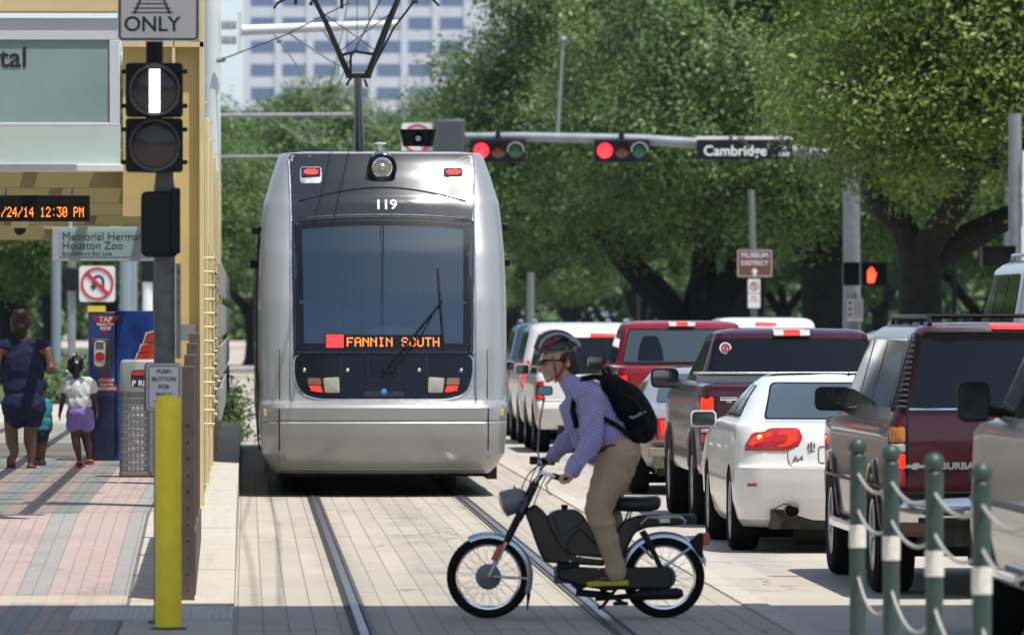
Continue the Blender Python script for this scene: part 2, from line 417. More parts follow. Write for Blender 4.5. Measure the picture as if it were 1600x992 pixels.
g = NG('dark_paving'); c = g.mix(g.ramp(g.noise(.8), .3, .7), (0.20, 0.165, 0.145), (0.27, 0.23, 0.20)); M_DPAVE = g.col(c)
M_LINE = mat('road_paint', (0.78, 0.77, 0.73), .7, var=.12, vscale=5)

def sheet(name, x0, x1, y0, y1, z, m, kind=True, nx=1, ny=1):
    b = MB()
    for i in range(nx):
        for j in range(ny):
            xa, xb = x0 + (x1-x0)*i/nx, x0 + (x1-x0)*(i+1)/nx; ya, yb = y0 + (y1-y0)*j/ny, y0 + (y1-y0)*(j+1)/ny
            b.add([(xa, ya, z), (xb, ya, z), (xb, yb, z), (xa, yb, z)], [(0, 1, 2, 3)])
    o = b.build(name, m, smooth=0, recalc=False)
    return struct(o) if kind else o

sheet('ground', -2500, 2500, -600, 4500, -0.012, M_PLAZA)
sheet('road', 3.32, 11.4, -120, 118, 0.0, M_ROAD)
sheet('road', -120, 120, 119.0, 139.0, -0.004, M_ROAD)            # the cross street
sheet('road', 3.32, 11.4, 139.0, 900, 0.0, M_ROAD)
sheet('trackway', -0.074, 3.16, -120, 118.9, 0.0, M_TRACK)
sheet('trackway', -0.9, 3.16, 139.1, 700, 0.0, M_TRACK)
struct(MB().box(3.16, 3.32, -120, 118, -.01, .012).build('trackway_border', M_KERB, bevel=.006))
sheet('lawn', -80, -0.95, 150, 420, 0.03, M_LAWN)
sheet('lawn', 14.2, 160, 142, 700, 0.03, M_LAWN)
for (x0, x1, y0, y1) in ((11.4, 15, -120, 117), (11.4, 14.1, 141, 700)):
    struct(MB().box(x0, x1, y0, y1, -.02, .14).build('pavement', M_PLAZA, bevel=.02))
sheet('pavement', -14, -.95, 100.5, 117, .004, M_PLAZA)
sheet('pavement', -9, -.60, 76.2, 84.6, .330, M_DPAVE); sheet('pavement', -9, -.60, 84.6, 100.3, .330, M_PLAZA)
for k in range(-3, 14):
    if 111 < 8 + k * 9 + 3 and 8 + k*9 < 142: continue
    sheet('road_marking', 7.30, 7.41, 8 + k * 9, 11 + k * 9, .004, M_LINE)
sheet('road_marking', 3.8, 11.2, 113.6, 114.2, .004, M_LINE)

# rails in their grooves
M_STEEL = mat('rail_steel', (0.30, 0.285, 0.27), .38, 1.0, rvar=.12, vscale=3)
M_RUST = mat('rail_flange', (0.11, 0.095, 0.085), .6, .4, var=.3, vscale=20)
M_RUB = mat('rail_rubber', (0.035, 0.033, 0.03), .8, var=.3)
for s, xc in ((-1, 1.433 - .7525), (1, 1.433 + .7525)):
    t = thing('tram_rail', 'left rail of the tram track, steel set flush in the paving' if s < 0 else 'right rail of the tram track, passing under the moped', 'rail', (xc, 40, 0), group='rails of the tram track')
    MB().box(xc-.064, xc+.064, -60, 640, -.03, .004).build('rail_rubber_edge', M_RUB, t)
    MB().box(xc-.027, xc+.027, -60, 640, -.02, .014).build('rail_head', M_STEEL, t, bevel=.005)
    MB().box(xc-s*.052-.012, xc-s*.052+.012, -60, 640, -.02, .010).build('rail_flange', M_RUST, t)

# ------------------------------------------------------------------ platform with its ramp
def pz(y):
    return 0.004 if y < 44.7 else (0.004 + .32 * (y - 44.7) / 9.3 if y < 54 else .324)
b = MB(); ys = [44.7, 46, 48, 50, 52, 54, 60, 80, 100.4]
for i in range(len(ys) - 1):
    y0, y1 = ys[i], ys[i+1]
    b.add([(-9, y0, pz(y0)), (-.42, y0, pz(y0)), (-.42, y1, pz(y1)), (-9, y1, pz(y1))], [(0, 1, 2, 3)])
b.add([(-9, 100.4, 0), (-.42, 100.4, 0), (-.42, 100.4, .324), (-9, 100.4, .324)], [(3, 2, 1, 0)])
struct(b.build('platform_paving', M_PLAT, smooth=0, recalc=False))
b = MB()
for i in range(len(ys) - 1):
    y0, y1 = ys[i], ys[i+1]; e = .012
    b.loft([[(-.42, y, -.05), (-.078, y, -.05), (-.078, y, pz(y)+e), (-.42, y, pz(y)+e)] for y in (y0, y1)])
struct(b.build('platform_kerb', M_KERB, smooth=0))
sheet('pavement', -9, -.42, -20, 44.7, .002, M_PLAT)
sheet('pavement', -.42, -.078, -20, 44.7, .002, M_KERB)
# tactile plate at the ramp foot
b = MB(); b.box(-1.08, -.085, 42.6, 44.45, -.01, .008)
for i in range(22):
    for j in range(40): b.lathe([(.014, 0), (.009, .006), (0, .007)], (-1.06 + i * .045, 42.65 + j * .045, .008), (0, 0, 1), 6)
struct(b.build('tactile_paving', mat('tactile_tile', (0.50, 0.475, 0.43), .8, var=.25, vscale=12)))

# ------------------------------------------------------------------ covered footbridge across the street behind the viewer: its shade lies in front
M_BRIDGE = mat('bridge_panel', (0.42, 0.41, 0.39), .6, var=.1); M_BGLASS = mat('bridge_glass', (0.05, 0.07, 0.09), .08, spec=.6)
t = thing('footbridge', 'covered footbridge over the street, shading the crossing in front', 'bridge', (0, 36, 0))
k_y = math.cos(R(180 - SUN_AZ)) / math.tan(R(SUN_EL))
ye = 44.75 - 10.2 * k_y
b = MB(); b.box(-30, 40, ye - 4.6, ye, 6.6, 7.1); b.box(-30, 40, ye - 4.6, ye, 9.9, 10.2); b.build('deck', M_BRIDGE, t, bevel=.03)
b = MB(); b.box(-30, 40, ye - .1, ye - .04, 7.1, 9.9); b.box(-30, 40, ye - 4.56, ye - 4.5, 7.1, 9.9); b.build('window_band', M_BGLASS, t)

for x in (-14, 24): MB().box(x - .4, x + .4, ye - 3, ye - 1.6, 0, 6.6).build('pier', M_BRIDGE, t, bevel=.04)

# ------------------------------------------------------------------ far tower
M_TOWER = mat('tower_cladding', (0.50, 0.53, 0.56), .7, var=.05, vscale=.2)
M_TWIN = mat('tower_window_glass', (0.085, 0.13, 0.215), .2, spec=.6)
YT = 3400
p0 = at(384, 0, YT); t = thing('office_tower', 'pale office tower with rows of blue windows, far off above the trees', 'building', (p0.x + 75, YT, 0))
b = MB(); b.box(p0.x, p0.x + 150, YT, YT + 50, 0, 300)
for i in range(11): xx = at(385 + i*49.2, 0, YT).x; b.box(xx - 1.5, xx + 1.5, YT - .9, YT - .002, 0, 300)
for i in range(4): b.box(p0.x - .4, p0.x - .002, YT + 2 + 7*i, YT + 2.9 + 7*i, 0, 300)
b.build('wall', M_TOWER, t)
for i in range(7):
    for j in range(6):
        a = at(392 + i * 49.2, -9 + j * 36.5, YT); c = at(429 + i * 49.2, 10 + j * 36.5, YT)
        wi = MB().box(a.x, c.x, YT - .15, YT - .06, c.z, a.z).build('window', M_TWIN, t)

# ------------------------------------------------------------------ trees
def leaf_material(name, c1, c2):
    m = bpy.data.materials.new(name); m.use_nodes = True; n = m.node_tree.nodes; l = m.node_tree.links; b = n['Principled BSDF']
    at_ = n.new('ShaderNodeAttribute'); at_.attribute_name = 'leaf'; mx = n.new('ShaderNodeMix'); mx.data_type = 'RGBA'
    mx.inputs[6].default_value = (*c1, 1); mx.inputs[7].default_value = (*c2, 1); l.new(at_.outputs['Fac'], mx.inputs[0])
    l.new(mx.outputs[2], b.inputs['Base Color']); b.inputs['Roughness'].default_value = .45; b.inputs['Specular IOR Level'].default_value = .35
    tr = n.new('ShaderNodeBsdfTranslucent'); l.new(mx.outputs[2], tr.inputs[0])
    ms = n.new('ShaderNodeMixShader'); ms.inputs[0].default_value = .24; l.new(b.outputs[0], ms.inputs[1]); l.new(tr.outputs[0], ms.inputs[2])
    l.new(ms.outputs[0], n['Material Output'].inputs[0]); return m
M_LEAF = [leaf_material('oak_leaf', (0.068, 0.135, 0.040), (0.215, 0.305, 0.095)), leaf_material('elm_leaf', (0.075, 0.14, 0.045), (0.185, 0.265, 0.09)), leaf_material('near_oak_leaf', (0.072, 0.128, 0.026), (0.235, 0.31, 0.062))]
M_BARK = mat('tree_bark', (0.020, 0.017, 0.015), .95, var=.4, vscale=6, bump=.03, bscale=14)

def crown_mesh(name, lobes, n_cl, per, size, seed, m, spread=.36):
    """leaf sprays through the volume of the lobes (centre, radii); denser near their skin"""
    g = np.random.default_rng(seed)
    vol = np.array([r[0]*r[1]*r[2] for _, r in lobes]) ** .7; pick = g.choice(len(lobes), n_cl, p=vol / vol.sum())
    C = np.array([c for c, _ in lobes])[pick]; Rr = np.array([r for _, r in lobes])[pick]
    d = g.normal(size=(n_cl, 3)); d /= np.linalg.norm(d, axis=1, keepdims=True)
    rad = np.where(g.random(n_cl) < .72, g.uniform(.72, 1.08, n_cl), g.uniform(.2, .8, n_cl))
    cc = C + d * Rr * rad[:, None]
    nz = np.array([noise.noise(Vector(p) * .42 + Vector((seed, 0, 0))) for p in cc])
    keep = nz > -.24; cc, d = cc[keep], d[keep]; k = len(cc)
    clv = np.clip(g.normal(.4, .22, k), 0, 1)
    n = k * per; ci = np.repeat(np.arange(k), per)
    sp = spread * g.uniform(.6, 1.25, k)
    p = cc[ci] + np.clip(g.normal(size=(n, 3)), -2.2, 2.2) * np.array([1, 1, .62]) * sp[ci][:, None]
    nrm = d[ci] * .7 + g.normal(size=(n, 3)) * .52 + np.array([0, 0, .75]); nrm /= np.linalg.norm(nrm, axis=1, keepdims=True)
    a = np.cross(nrm, g.normal(size=(n, 3))); a /= np.linalg.norm(a, axis=1, keepdims=True); bb = np.cross(nrm, a)
    L = size * (g.uniform(.35, 1.0, n) + g.uniform(.1, .75, n) ** 2)[:, None] * g.uniform(.75, 1.3, k)[ci][:, None]; W = L * .46
    V = np.empty((n, 4, 3), 'f'); V[:, 0] = p - a * L * .5; V[:, 1] = p + bb * W * .5 + nrm * L * .07; V[:, 2] = p + a * L * .5; V[:, 3] = p - bb * W * .5 + nrm * L * .07
    me = bpy.data.meshes.new(name); me.vertices.add(n * 4); me.loops.add(n * 4); me.polygons.add(n)
    me.vertices.foreach_set('co', V.ravel()); me.loops.foreach_set('vertex_index', np.arange(n * 4, dtype=np.int32))
    me.polygons.foreach_set('loop_start', np.arange(0, n * 4, 4, dtype=np.int32)); me.polygons.foreach_set('loop_total', np.full(n, 4, np.int32))
    me.update()
    at_ = me.attributes.new('leaf', 'FLOAT', 'FACE'); at_.data.foreach_set('value', np.clip(clv[ci] + g.normal(0, .16, n), 0, 1).astype('f'))
    me.materials.append(m); return me
def limb(b, p0, p1, r0, r1, seed, sag=0.0, n=7):
    p0, p1 = Vector(p0), Vector(p1); pts = []; rs = []
    for i in range(n):
        t = i / (n - 1); q = p0.lerp(p1, t)
        wv = noise.noise_vector(Vector((seed * 7.3, t * 2.2, 1.7))) * (p1 - p0).length * .13 * math.sin(math.pi * t)
        q += wv + Vector((0, 0, sag * math.sin(math.pi * t))); pts.append(q); rs.append((r0 + (r1 - r0) * t ** .8) * (1 + .12 * noise.noise(q * 2)))
    b.tube(pts, rs, 9); return pts
def oak(kind, seed, m, height=10.5, rad=6.5, base_h=3.6, trunk_r=.42, forks=((-1.5, 0, 3.0), (1.2, .8, 3.4), (.3, -1.2, 3.3)), fork_z=1.6, off=(0, 0), size=.14, n_cl=1700, per=60, n_lobe=15, flat=.62, extra=()):
    per = int(per * 1.3); size *= .86; n_lobe = int(n_lobe * 1.7)
    g = random.Random(seed); lobes = []
    top = height; mid = (base_h + top) / 2; hh = (top - base_h) / 2
    for i in range(n_lobe):
        a = 2 * math.pi * (i * .618 + g.random() * .15); q = math.sqrt((i + .5) / n_lobe)
        x = off[0] + math.cos(a) * rad * .72 * q; y = off[1] + math.sin(a) * rad * .72 * q
        zz = mid + hh * (.78 * math.sqrt(max(0, 1 - q * q)) - .62 * q) + g.uniform(-.3, .3) * hh * .5
        r = rad * g.uniform(.19, .33); lobes.append(((x, y, zz), (r, r, r * g.uniform(flat - .08, flat + .12))))
    lobes += list(extra)
    cm = crown_mesh('crown', lobes, n_cl, per, size, seed, m, .33 * rad / 6.5)
    b = MB(); base = [Vector((0, 0, -.1)), Vector((.02, 0, .25)), Vector((.03, 0, .8)), Vector((0, .02, fork_z))]
    b.tube(base, [trunk_r * 1.6, trunk_r * 1.15, trunk_r, trunk_r * 1.05], 12)
    ends = []
    for i, f in enumerate(forks):
        p = limb(b, (0, 0, fork_z - .25), f, trunk_r * .78, trunk_r * .5, seed + i, 0, 6); ends.append(Vector(f))
    for i, (lc, lr) in enumerate(lobes):
        e = min(ends, key=lambda q: (q - Vector(lc)).length)
        p = limb(b, e - Vector((0, 0, .05)), Vector(lc), trunk_r * .34, .04, seed * 3 + i, .3, 7)
        for k in range(4):
            d = Vector((g.uniform(-1, 1), g.uniform(-1, 1), g.uniform(-.4, .8))); limb(b, p[3 + k % 3], Vector(lc) + Vector((d.x*lr[0], d.y*lr[1], d.z*lr[2])) * .9, .07, .015, seed + i * 5 + k, 0, 4)
    bm = MB(); bm.v, bm.f, bm.m = b.v, b.f, b.m
    return bm, cm
TREES = {}
def tree(kind, px, Y, label, sc=1.0, rz=0.0, z=0.0, group=None, name='oak_tree'):
    p = at(px, 496, Y); t = thing(name, label, 'tree', (p.x, Y, z), rz, group); t.scale = (sc, sc, sc)
    if kind not in TREES:
        bm, cm, = TREE_DEF[kind]()
        tr = bm.build('trunk', M_BARK, t, world=False); cr = link(cm, 'crown', t, world=False, smooth=0); TREES[kind] = (tr, cr)
    else:
        for o in TREES[kind]:
            c = o.copy(); COL.objects.link(c); c.parent = t; c.matrix_parent_inverse = Matrix.Identity(4)
    return t
TREE_DEF = {
 'near': lambda: oak('near', 3, M_LEAF[2], 10.5, 6.6, 3.0, .37, ((-.9, 0, 4.2), (2.8, .3, 4.0), (.8, -1, 4.3)), 3.0, (3.6, -.6), .13, 5200, 62, 30, extra=(((-1.0, -3, 5.6), (1.5, 1.5, 1.2)), ((-.2, -3.4, 4.8), (1.4, 1.4, 1.0)), ((.8, -3.6, 6.0), (1.7, 1.5, 1.3)), ((-1.2, -2.5, 7.2), (1.4, 1.4, 1.2)), ((.6, -3.2, 7.6), (1.7, 1.6, 1.4)), ((2.2, -3.4, 4.6), (1.5, 1.4, .9)), ((-.7, -2, 4.3), (1.0, 1.1, .7)), ((1.7, -4.4, 5.2), (.9, .8, .6)), ((2.6, -4.2, 4.4), (1.0, .9, .6)))),
 'vee':  lambda: oak('vee', 8, M_LEAF[0], 14.0, 7.6, 2.6, .62, ((-2.0, 0, 3.5), (.4, .6, 4.0), (1.9, -.6, 4.2)), 1.4, (.1, 0), .155, 4300, 62, 22, extra=(((-4.0, -1.6, 4.5), (1.9, 1.8, 1.2)), ((-2.2, -2.4, 4.2), (1.8, 1.6, 1.0)), ((.8, -2.6, 4.3), (1.8, 1.6, 1.0)), ((3.4, -2, 4.3), (1.8, 1.6, 1.0)), ((-5.2, -1, 5.6), (1.5, 1.5, 1.2)))),
 'tall': lambda: oak('tall', 15, M_LEAF[0], 13.5, 7.6, 2.6, .52, ((-1.6, .4, 4.6), (1.5, 0, 4.8), (.2, -1.3, 4.7)), 3.2, (0, 0), .155, 4000, 62, 22, extra=(((-3, -2, 4.4), (1.8, 1.6, 1.0)), ((0, -2.8, 4.3), (1.8, 1.6, .9)), ((3, -2, 4.4), (1.8, 1.6, 1.0)), ((-4.6, 1, 4.8), (1.7, 1.6, 1.1)), ((4.6, 1, 4.8), (1.7, 1.6, 1.1)))),
 'pale': lambda: oak('pale', 22, M_LEAF[1], 10.5, 5.4, .9, .30, ((-1, .4, 3.2), (1.1, 0, 3.4), (.1, -1, 3.5)), 1.9, (0, 0), .2, 1700, 50, 16, .8),
}
tree('near', 1437, 121, 'live oak with thick dark trunk right of the red hand signal, crown at top right', 1.0)
tree('tall', 1287, 166, 'live oak whose dark trunk stands just left of the grey signal pole', 1.0, .6)
tree('vee', 1088, 176, 'big live oak with a forked leaning trunk, spreading above the red traffic lights', 1.0)
tree('tall', 1168, 205, 'live oak whose dark trunk stands behind the brown district sign', .95, 2.1)
G1 = 'trees far down the street'
far = [(395, 268, 'pale', 1.02, .3, 'pale hazy tree right of the white wire mast, in front of the tower'), (500, 246, 'pale', 1.02, 1.9, 'pale tree behind the tram roof, below the tower windows'),
 (610, 225, 'tall', .50, 4.0, 'green tree directly behind the tram pantograph'), (20, 190, 'tall', .72, 1.0, 'dark tree behind the platform, above the woman in navy'),
 (165, 215, 'tall', .75, 2.7, 'dark tree behind the hanging station sign and the no U-turn sign'), (265, 235, 'pale', 1.0, 5, 'tree behind the yellow shelter column'),
 (1535, 225, 'pale', .95, .5, 'sunlit pale green tree left of the grey mast at the right edge'), (1375, 300, 'pale', 1.1, 2.6, 'sunlit tree seen between the two thick trunks on the right'),
 (1225, 310, 'pale', 1.1, 3.3, 'sunlit tree seen right of the brown district sign'), (1000, 330, 'pale', 1.1, 4.4, 'sunlit tree seen under the forked oak, left of its trunk'),
 (890, 300, 'pale', 1.05, 5.3, 'sunlit tree seen above the white sport utility cars'), (800, 270, 'tall', .70, .2, 'shaded tree right of the tram, beyond the traffic lights'),
 (690, 350, 'pale', 1.3, 2.2, 'far tree behind the grey box on the signal arm'), (440, 420, 'tall', 1.0, 2.9, 'farthest tree beside the track, left of the tram'),
 (1700, 180, 'tall', .9, 3.0, 'tree at the right edge behind the grey signal mast'), (80, 330, 'pale', 1.4, 1.2, 'far pale tree behind the woman and the hanging sign')]
for (px, Y, k, sc, rz, lb) in far: tree(k, px, Y, lb, sc, rz, group=G1, name='street_tree')
# unseen oaks added beside and behind the view to darken reflections and sky fill
for i, (x, Y, k, sc, rz) in enumerate(((-19, 40, 'tall', 1, .4), (-21, 58, 'vee', .95, 2), (-20, 78, 'tall', 1, 3.1), (-22, 97, 'vee', 1, 4), (-20, 15, 'tall', 1, 5), (-20, -8, 'vee', 1, .2), (19.5, 88, 'tall', .9, 1.2), (20, 64, 'tall', .9, 2.3), (20.5, 38, 'vee', .9, 5), (20, 12, 'tall', 1, 4.3), (-12, -46, 'tall', 1.1, 1.5), (-2, -52, 'vee', 1.1, 2.2), (9, -48, 'tall', 1.1, 3.3), (20, -44, 'vee', 1.05, 4.1), (31, -40, 'tall', 1, 5.2), (-24, -40, 'vee', 1, .9), (3, -66, 'tall', 1.3, .3), (16, -68, 'vee', 1.3, 1.3))):
    t = tree(k, 800, 50, 'unseen oak added out of view to darken reflections', sc, rz, group='unseen oaks added to darken reflections'); t.location = (x, Y, 0)
# hedges
def hedge(name, x0, x1, y0, y1, h, label, seed, m, n=9000):
    t = thing(name, label, 'hedge', ((x0+x1)/2, (y0+y1)/2, 0))
    lobes = []; k = max(3, int((x1 - x0) / .9))
    for i in range(k): lobes.append(((-(x1-x0)/2 + (i + .5) * (x1-x0) / k, 0, h * .5), ((x1-x0)/k*.75, (y1-y0)/2, h * .52)))
    link(crown_mesh('foliage', lobes, n // 40, 40, .09, seed, m, .18), 'foliage', t, world=False, smooth=0)
    b = MB()
    for (c, r) in lobes: b.tube([(c[0], 0, 0), (c[0] + .05, 0, h * .6)], [.04, .015], 6)
    b.build('stem', M_BARK, t, world=False)
p = at(20, 496, 150); q = at(235, 496, 150)
hedge('hedge', p.x - 1, q.x, 150, 152, .95, 'low clipped hedge behind the woman and girl, across the plaza', 5, M_LEAF[1], 12000)
p = at(354, 496, 104); hedge('shrub', p.x - .3, p.x + .12, 103.4, 104.4, .95, 'green shrub at the far end of the platform beside the tram', 6, M_LEAF[0], 5000)

# far belt of woods closing the view
lobes = []; g_ = random.Random(5)
for i in range(64):
    x = -150 + i * 5.2; hh = g_.uniform(3.5, 6.5); lobes.append(((x, g_.uniform(-8, 8), hh * .75), (4.2, 3.2, hh)))
fw = link(crown_mesh('far_wood', lobes, 7000, 26, 1.0, 9, M_LEAF[1], .9), 'far_wood', smooth=0); fw.location = (20, 560, 0); fw['kind'] = 'stuff'; fw['label'] = 'far belt of green woods closing the view below the crowns'
# ------------------------------------------------------------------ vehicle bodies as stacked horizontal outlines
class Shell:
    """keys: list of dict(z, yr, yf, w, rx, ry, bow, fx, fy, fbow); queries give the surface for panels laid on it"""
    def __init__(s, keys, n=2.4):
        s.k = sorted(keys, key=lambda d: d['z']); s.n = n
        for d in s.k:
            for a, v in (('rx', .1), ('ry', .12), ('bow', 0), ('fx', .15), ('fy', .3), ('fbow', .05)): d.setdefault(a, v)
    def P(s, z):
        k = s.k
        if z <= k[0]['z']: return k[0]
        for a, b in zip(k, k[1:]):
            if z <= b['z']:
                t = (z - a['z']) / max(1e-9, b['z'] - a['z'])
                return {q: a[q] + (b[q] - a[q]) * t for q in a}
        return k[-1]
    def rear(s, x, z):
        p = s.P(z); x = abs(x); w = p['w']; xi = w - p['rx']
        y = p['yr'] + p['bow'] * min(1, (x / xi)) ** 2
        if x > xi:
            u = min(.9999, (x - xi) / p['rx']); y += p['ry'] * (1 - (1 - u ** s.n) ** (1 / s.n))
        return y
    def front(s, x, z):
        p = s.P(z); x = abs(x); xi = p['w'] - p['fx']; y = p['yf'] - p['fbow'] * min(1, x / xi) ** 2
        if x > xi:
            u = min(.9999, (x - xi) / p['fx']); y -= p['fy'] * (1 - (1 - u ** s.n) ** (1 / s.n))
        return y
    def side(s, y, z):
        p = s.P(z); y0 = p['yr'] + p['bow'] + p['ry']; y1 = p['yf'] - p['fbow'] - p['fy']
        if y < y0:
            u = min(.9999, (y0 - y) / p['ry']); return p['w'] - p['rx'] * (1 - (1 - u ** s.n) ** (1 / s.n))
        if y > y1:
            u = min(.9999, (y - y1) / p['fy']); return p['w'] - p['fx'] * (1 - (1 - u ** s.n) ** (1 / s.n))
        return p['w']
    def ring(s, z):
        p = s.P(z); w = p['w']; out = []
        def corner(n_=9):
            return [math.sin(R(90 * i / n_)) for i in range(n_ + 1)]
        xi = w - p['rx']
        half = []
        for i in range(6): half.append((xi * i / 6, s.rear(xi * i / 6, z)))
        for i in range(10):
            a = R(90 * i / 9); u = math.sin(a) ** (2 / s.n) if i else 0; v = 1 - max(0, math.cos(a)) ** (2 / s.n)
            half.append((xi + p['rx'] * u, p['yr'] + p['bow'] + p['ry'] * v))
        y0 = p['yr'] + p['bow'] + p['ry']; y1 = p['yf'] - p['fbow'] - p['fy']
        for i in range(1, 8): half.append((w, y0 + (y1 - y0) * i / 8))
        fi = w - p['fx']
        for i in range(9, -1, -1):
            a = R(90 * i / 9); u = math.sin(a) ** (2 / s.n) if i else 0; v = 1 - max(0, math.cos(a)) ** (2 / s.n)
            half.append((fi + p['fx'] * u, p['yf'] - p['fbow'] - p['fy'] * v))
        for i in range(5, -1, -1): half.append((fi * i / 6, s.front(fi * i / 6, z)))
        return [(x, y, z) for (x, y) in half] + [(-x, y, z) for (x, y) in half[-2:0:-1]]
    def mesh(s, dz=.05):
        zs = []
        for a, b in zip(s.k, s.k[1:]):
            m = max(1, int(round((b['z'] - a['z']) / dz)))
            for i in range(m): zs.append(a['z'] + (b['z'] - a['z']) * i / m)
        zs.append(s.k[-1]['z'])
        b = MB(); b.loft([s.ring(z) for z in zs]); return b
    def panel(s, poly, off=.004, face='rear', rad=.02, rings=5, skirt=.02, hole=None, b=None, dome=0.0, side=-1):
        """patch lying on the surface; poly in (x,z) for rear/front, (y,z) for a side"""
        if rad: poly = smooth_poly(poly, rad)
        # subdivide long edges
        q = []
        for i in range(len(poly)):
            a, c = poly[i], poly[(i + 1) % len(poly)]; L = math.dist(a, c); m = max(1, int(L / .08))
            for j in range(m): q.append((a[0] + (c[0]-a[0]) * j / m, a[1] + (c[1]-a[1]) * j / m))
        n = len(q); cx = sum(p[0] for p in q) / n; cz = sum(p[1] for p in q) / n
        def pt(u, z, o):
            if face == 'rear': return (u, s.rear(u, z) - o, z)
            if face == 'front': return (u, s.front(u, z) + o, z)
            x = s.side(u, z) + o; return (x * side, u, z)
        b = b or MB(); vs = [pt(u, z, off - skirt) for u, z in q]
        sc = [1.0] + [1 - (i / rings) for i in range(1, rings)] if hole is None else [1.0, hole]
        for k in sc: vs += [pt(cx + (u - cx) * k, cz + (z - cz) * k, off + dome * (1 - k * k)) for u, z in q]
        fs = []; m = len(sc) + 1
        for i in range(m - 1): fs += [(i*n+j, i*n+(j+1)%n, (i+1)*n+(j+1)%n, (i+1)*n+j) for j in range(n)]
        if hole is None:
            vs.append(pt(cx, cz, off + dome)); fs += [((m-1)*n+j, (m-1)*n+(j+1)%n, m*n) for j in range(n)]
        else:
            vs += [pt(cx + (u - cx) * hole, cz + (z - cz) * hole, off - skirt) for u, z in q]
            fs += [((m-1)*n+j, (m-1)*n+(j+1)%n, m*n+(j+1)%n, m*n+j) for j in range(n)]
        return b.add(vs, fs)
def frame_panel(sh, poly, wd, off, face='rear', rad=.02, side=-1, skirt=.015):
    """a rim of width wd following a polygon on the shell"""
    p0 = smooth_poly(poly, rad) if rad else poly
    q = []
    for i in range(len(p0)):
        a, c = p0[i], p0[(i + 1) % len(p0)]; m = max(1, int(math.dist(a, c) / .08))
        for j in range(m): q.append((a[0] + (c[0]-a[0]) * j / m, a[1] + (c[1]-a[1]) * j / m))
    area = sum(q[i-1][0]*q[i][1] - q[i][0]*q[i-1][1] for i in range(len(q))); sg = 1 if area > 0 else -1
    n = len(q); inn = []
    for i in range(n):
        t = Vector(q[(i+1) % n]) - Vector(q[i-1]); t.normalize(); inn.append((q[i][0] - t.y * wd * sg, q[i][1] + t.x * wd * sg))
    def pt(u, z, o):
        if face == 'rear': return (u, sh.rear(u, z) - o, z)
        x = sh.side(u, z) + o; return (x * side, u, z)
    b = MB(); vs = [pt(*a, off - skirt) for a in q] + [pt(*a, off) for a in q] + [pt(*a, off) for a in inn] + [pt(*a, off - skirt) for a in inn]
    fs = [(i*n+j, i*n+(j+1)%n, (i+1)*n+(j+1)%n, (i+1)*n+j) for i in range(3) for j in range(n)]
    return b.add(vs, fs)
# ------------------------------------------------------------------ tram
M_SILVER = mat('tram_silver_paint', (0.335, 0.345, 0.35), .36, .35, coat=.3, rvar=.05, vscale=2)
M_TGREY = mat('tram_dark_grey_paint', (0.022, 0.026, 0.034), .22, .1, coat=.25, spec=.4)
M_TBLACK = mat('tram_black_panel', (0.005, 0.006, 0.009), .2, 0, coat=.25, spec=.3)
M_TGLASS = mat('tram_windscreen_glass', (0.012, 0.018, 0.026), .025, 0, spec=.9, ior=1.6)
M_RUBBER = mat('black_rubber', (0.006, 0.006, 0.006), .6, spec=.25)
M_TYRE = mat('tyre_rubber', (0.008, 0.008, 0.008), .85, spec=.2, var=.3, vscale=20, bump=.004, bscale=60)
M_CHROME = mat('chrome', (0.75, 0.75, 0.76), .10, 1.0)
M_ALU = mat('brushed_aluminium', (0.55, 0.56, 0.57), .35, 1.0, rvar=.1, vscale=20)
M_PLBLACK = mat('black_plastic', (0.007, 0.007, 0.008), .45, spec=.3, bump=.0001, bscale=300)
M_LEDRED = mat('red_led_lit', (0.3, 0.01, 0.01), .4, emit=(1, .03, .03), estr=3.2)
M_LEDORANGE = mat('orange_led_lit', (0.4, .1, .01), .4, emit=(1.0, .25, .02), estr=2.4)
M_LAMPGLASS = mat('clear_lamp_glass', (0.42, 0.40, 0.33), .15, .3, coat=1.0, bump=.004, bscale=90)
M_REDLENS = mat('red_lens', (0.42, 0.012, 0.014), .15, coat=1.0, bump=.001, bscale=200)
M_AMBER = mat('amber_lens', (0.55, 0.16, 0.01), .18, coat=1.0, bump=.001, bscale=200)
M_WHITE = mat('white_paint', (0.78, 0.78, 0.77), .45)
M_REDLIT = mat('red_lamp_lit', (0.5, 0.015, 0.008), .35, coat=.3, spec=.2, emit=(1, .03, .008), estr=1.3)
TX, TY = 1.40, 71.6
tram = thing('tram', 'silver light rail tram with dark windscreen, pantograph raised, numbered 119', 'tram', (TX, TY, 0))
K = dict(fx=.3, fy=.5, rx=.36, ry=.42, bow=.10)
def kk(z, yr, w, **a): d = dict(K); d.update(z=z, yr=yr, yf=29.0, w=w); d.update(a); return d
ts = Shell([kk(.235, .34, 1.10), kk(.30, .20, 1.16), kk(.44, .06, 1.245), kk(.62, 0, 1.262), kk(.755, -.02, 1.268), kk(.775, .0, 1.266), kk(.79, -.012, 1.268), kk(.91, -.02, 1.268), kk(.945, .0, 1.266), kk(.965, .055, 1.262), kk(.985, .10, 1.26),
   kk(1.05, .125, 1.262), kk(1.48, .20, 1.272), kk(2.0, .36, 1.275), kk(2.5, .58, 1.262), kk(2.86, .78, 1.235), kk(3.03, .87, 1.215), kk(3.07, .91, 1.20, rx=.32), kk(3.3, 1.06, 1.135, rx=.24), kk(3.50, 1.22, 1.065, rx=.17), kk(3.535, 1.26, 1.03, rx=.15), kk(3.55, 1.45, .85, rx=.1)], 2.3)
M_CABIN = mat('cab_interior', (.10, .115, .13), .7)
bo = ts.mesh(.06).build('body', [M_SILVER, M_CABIN], None, smooth=0)
cutb = MB().box(-.87, .87, -.6, 3.6, 1.52, 2.79).build('cut', [M_CABIN], None, smooth=0)
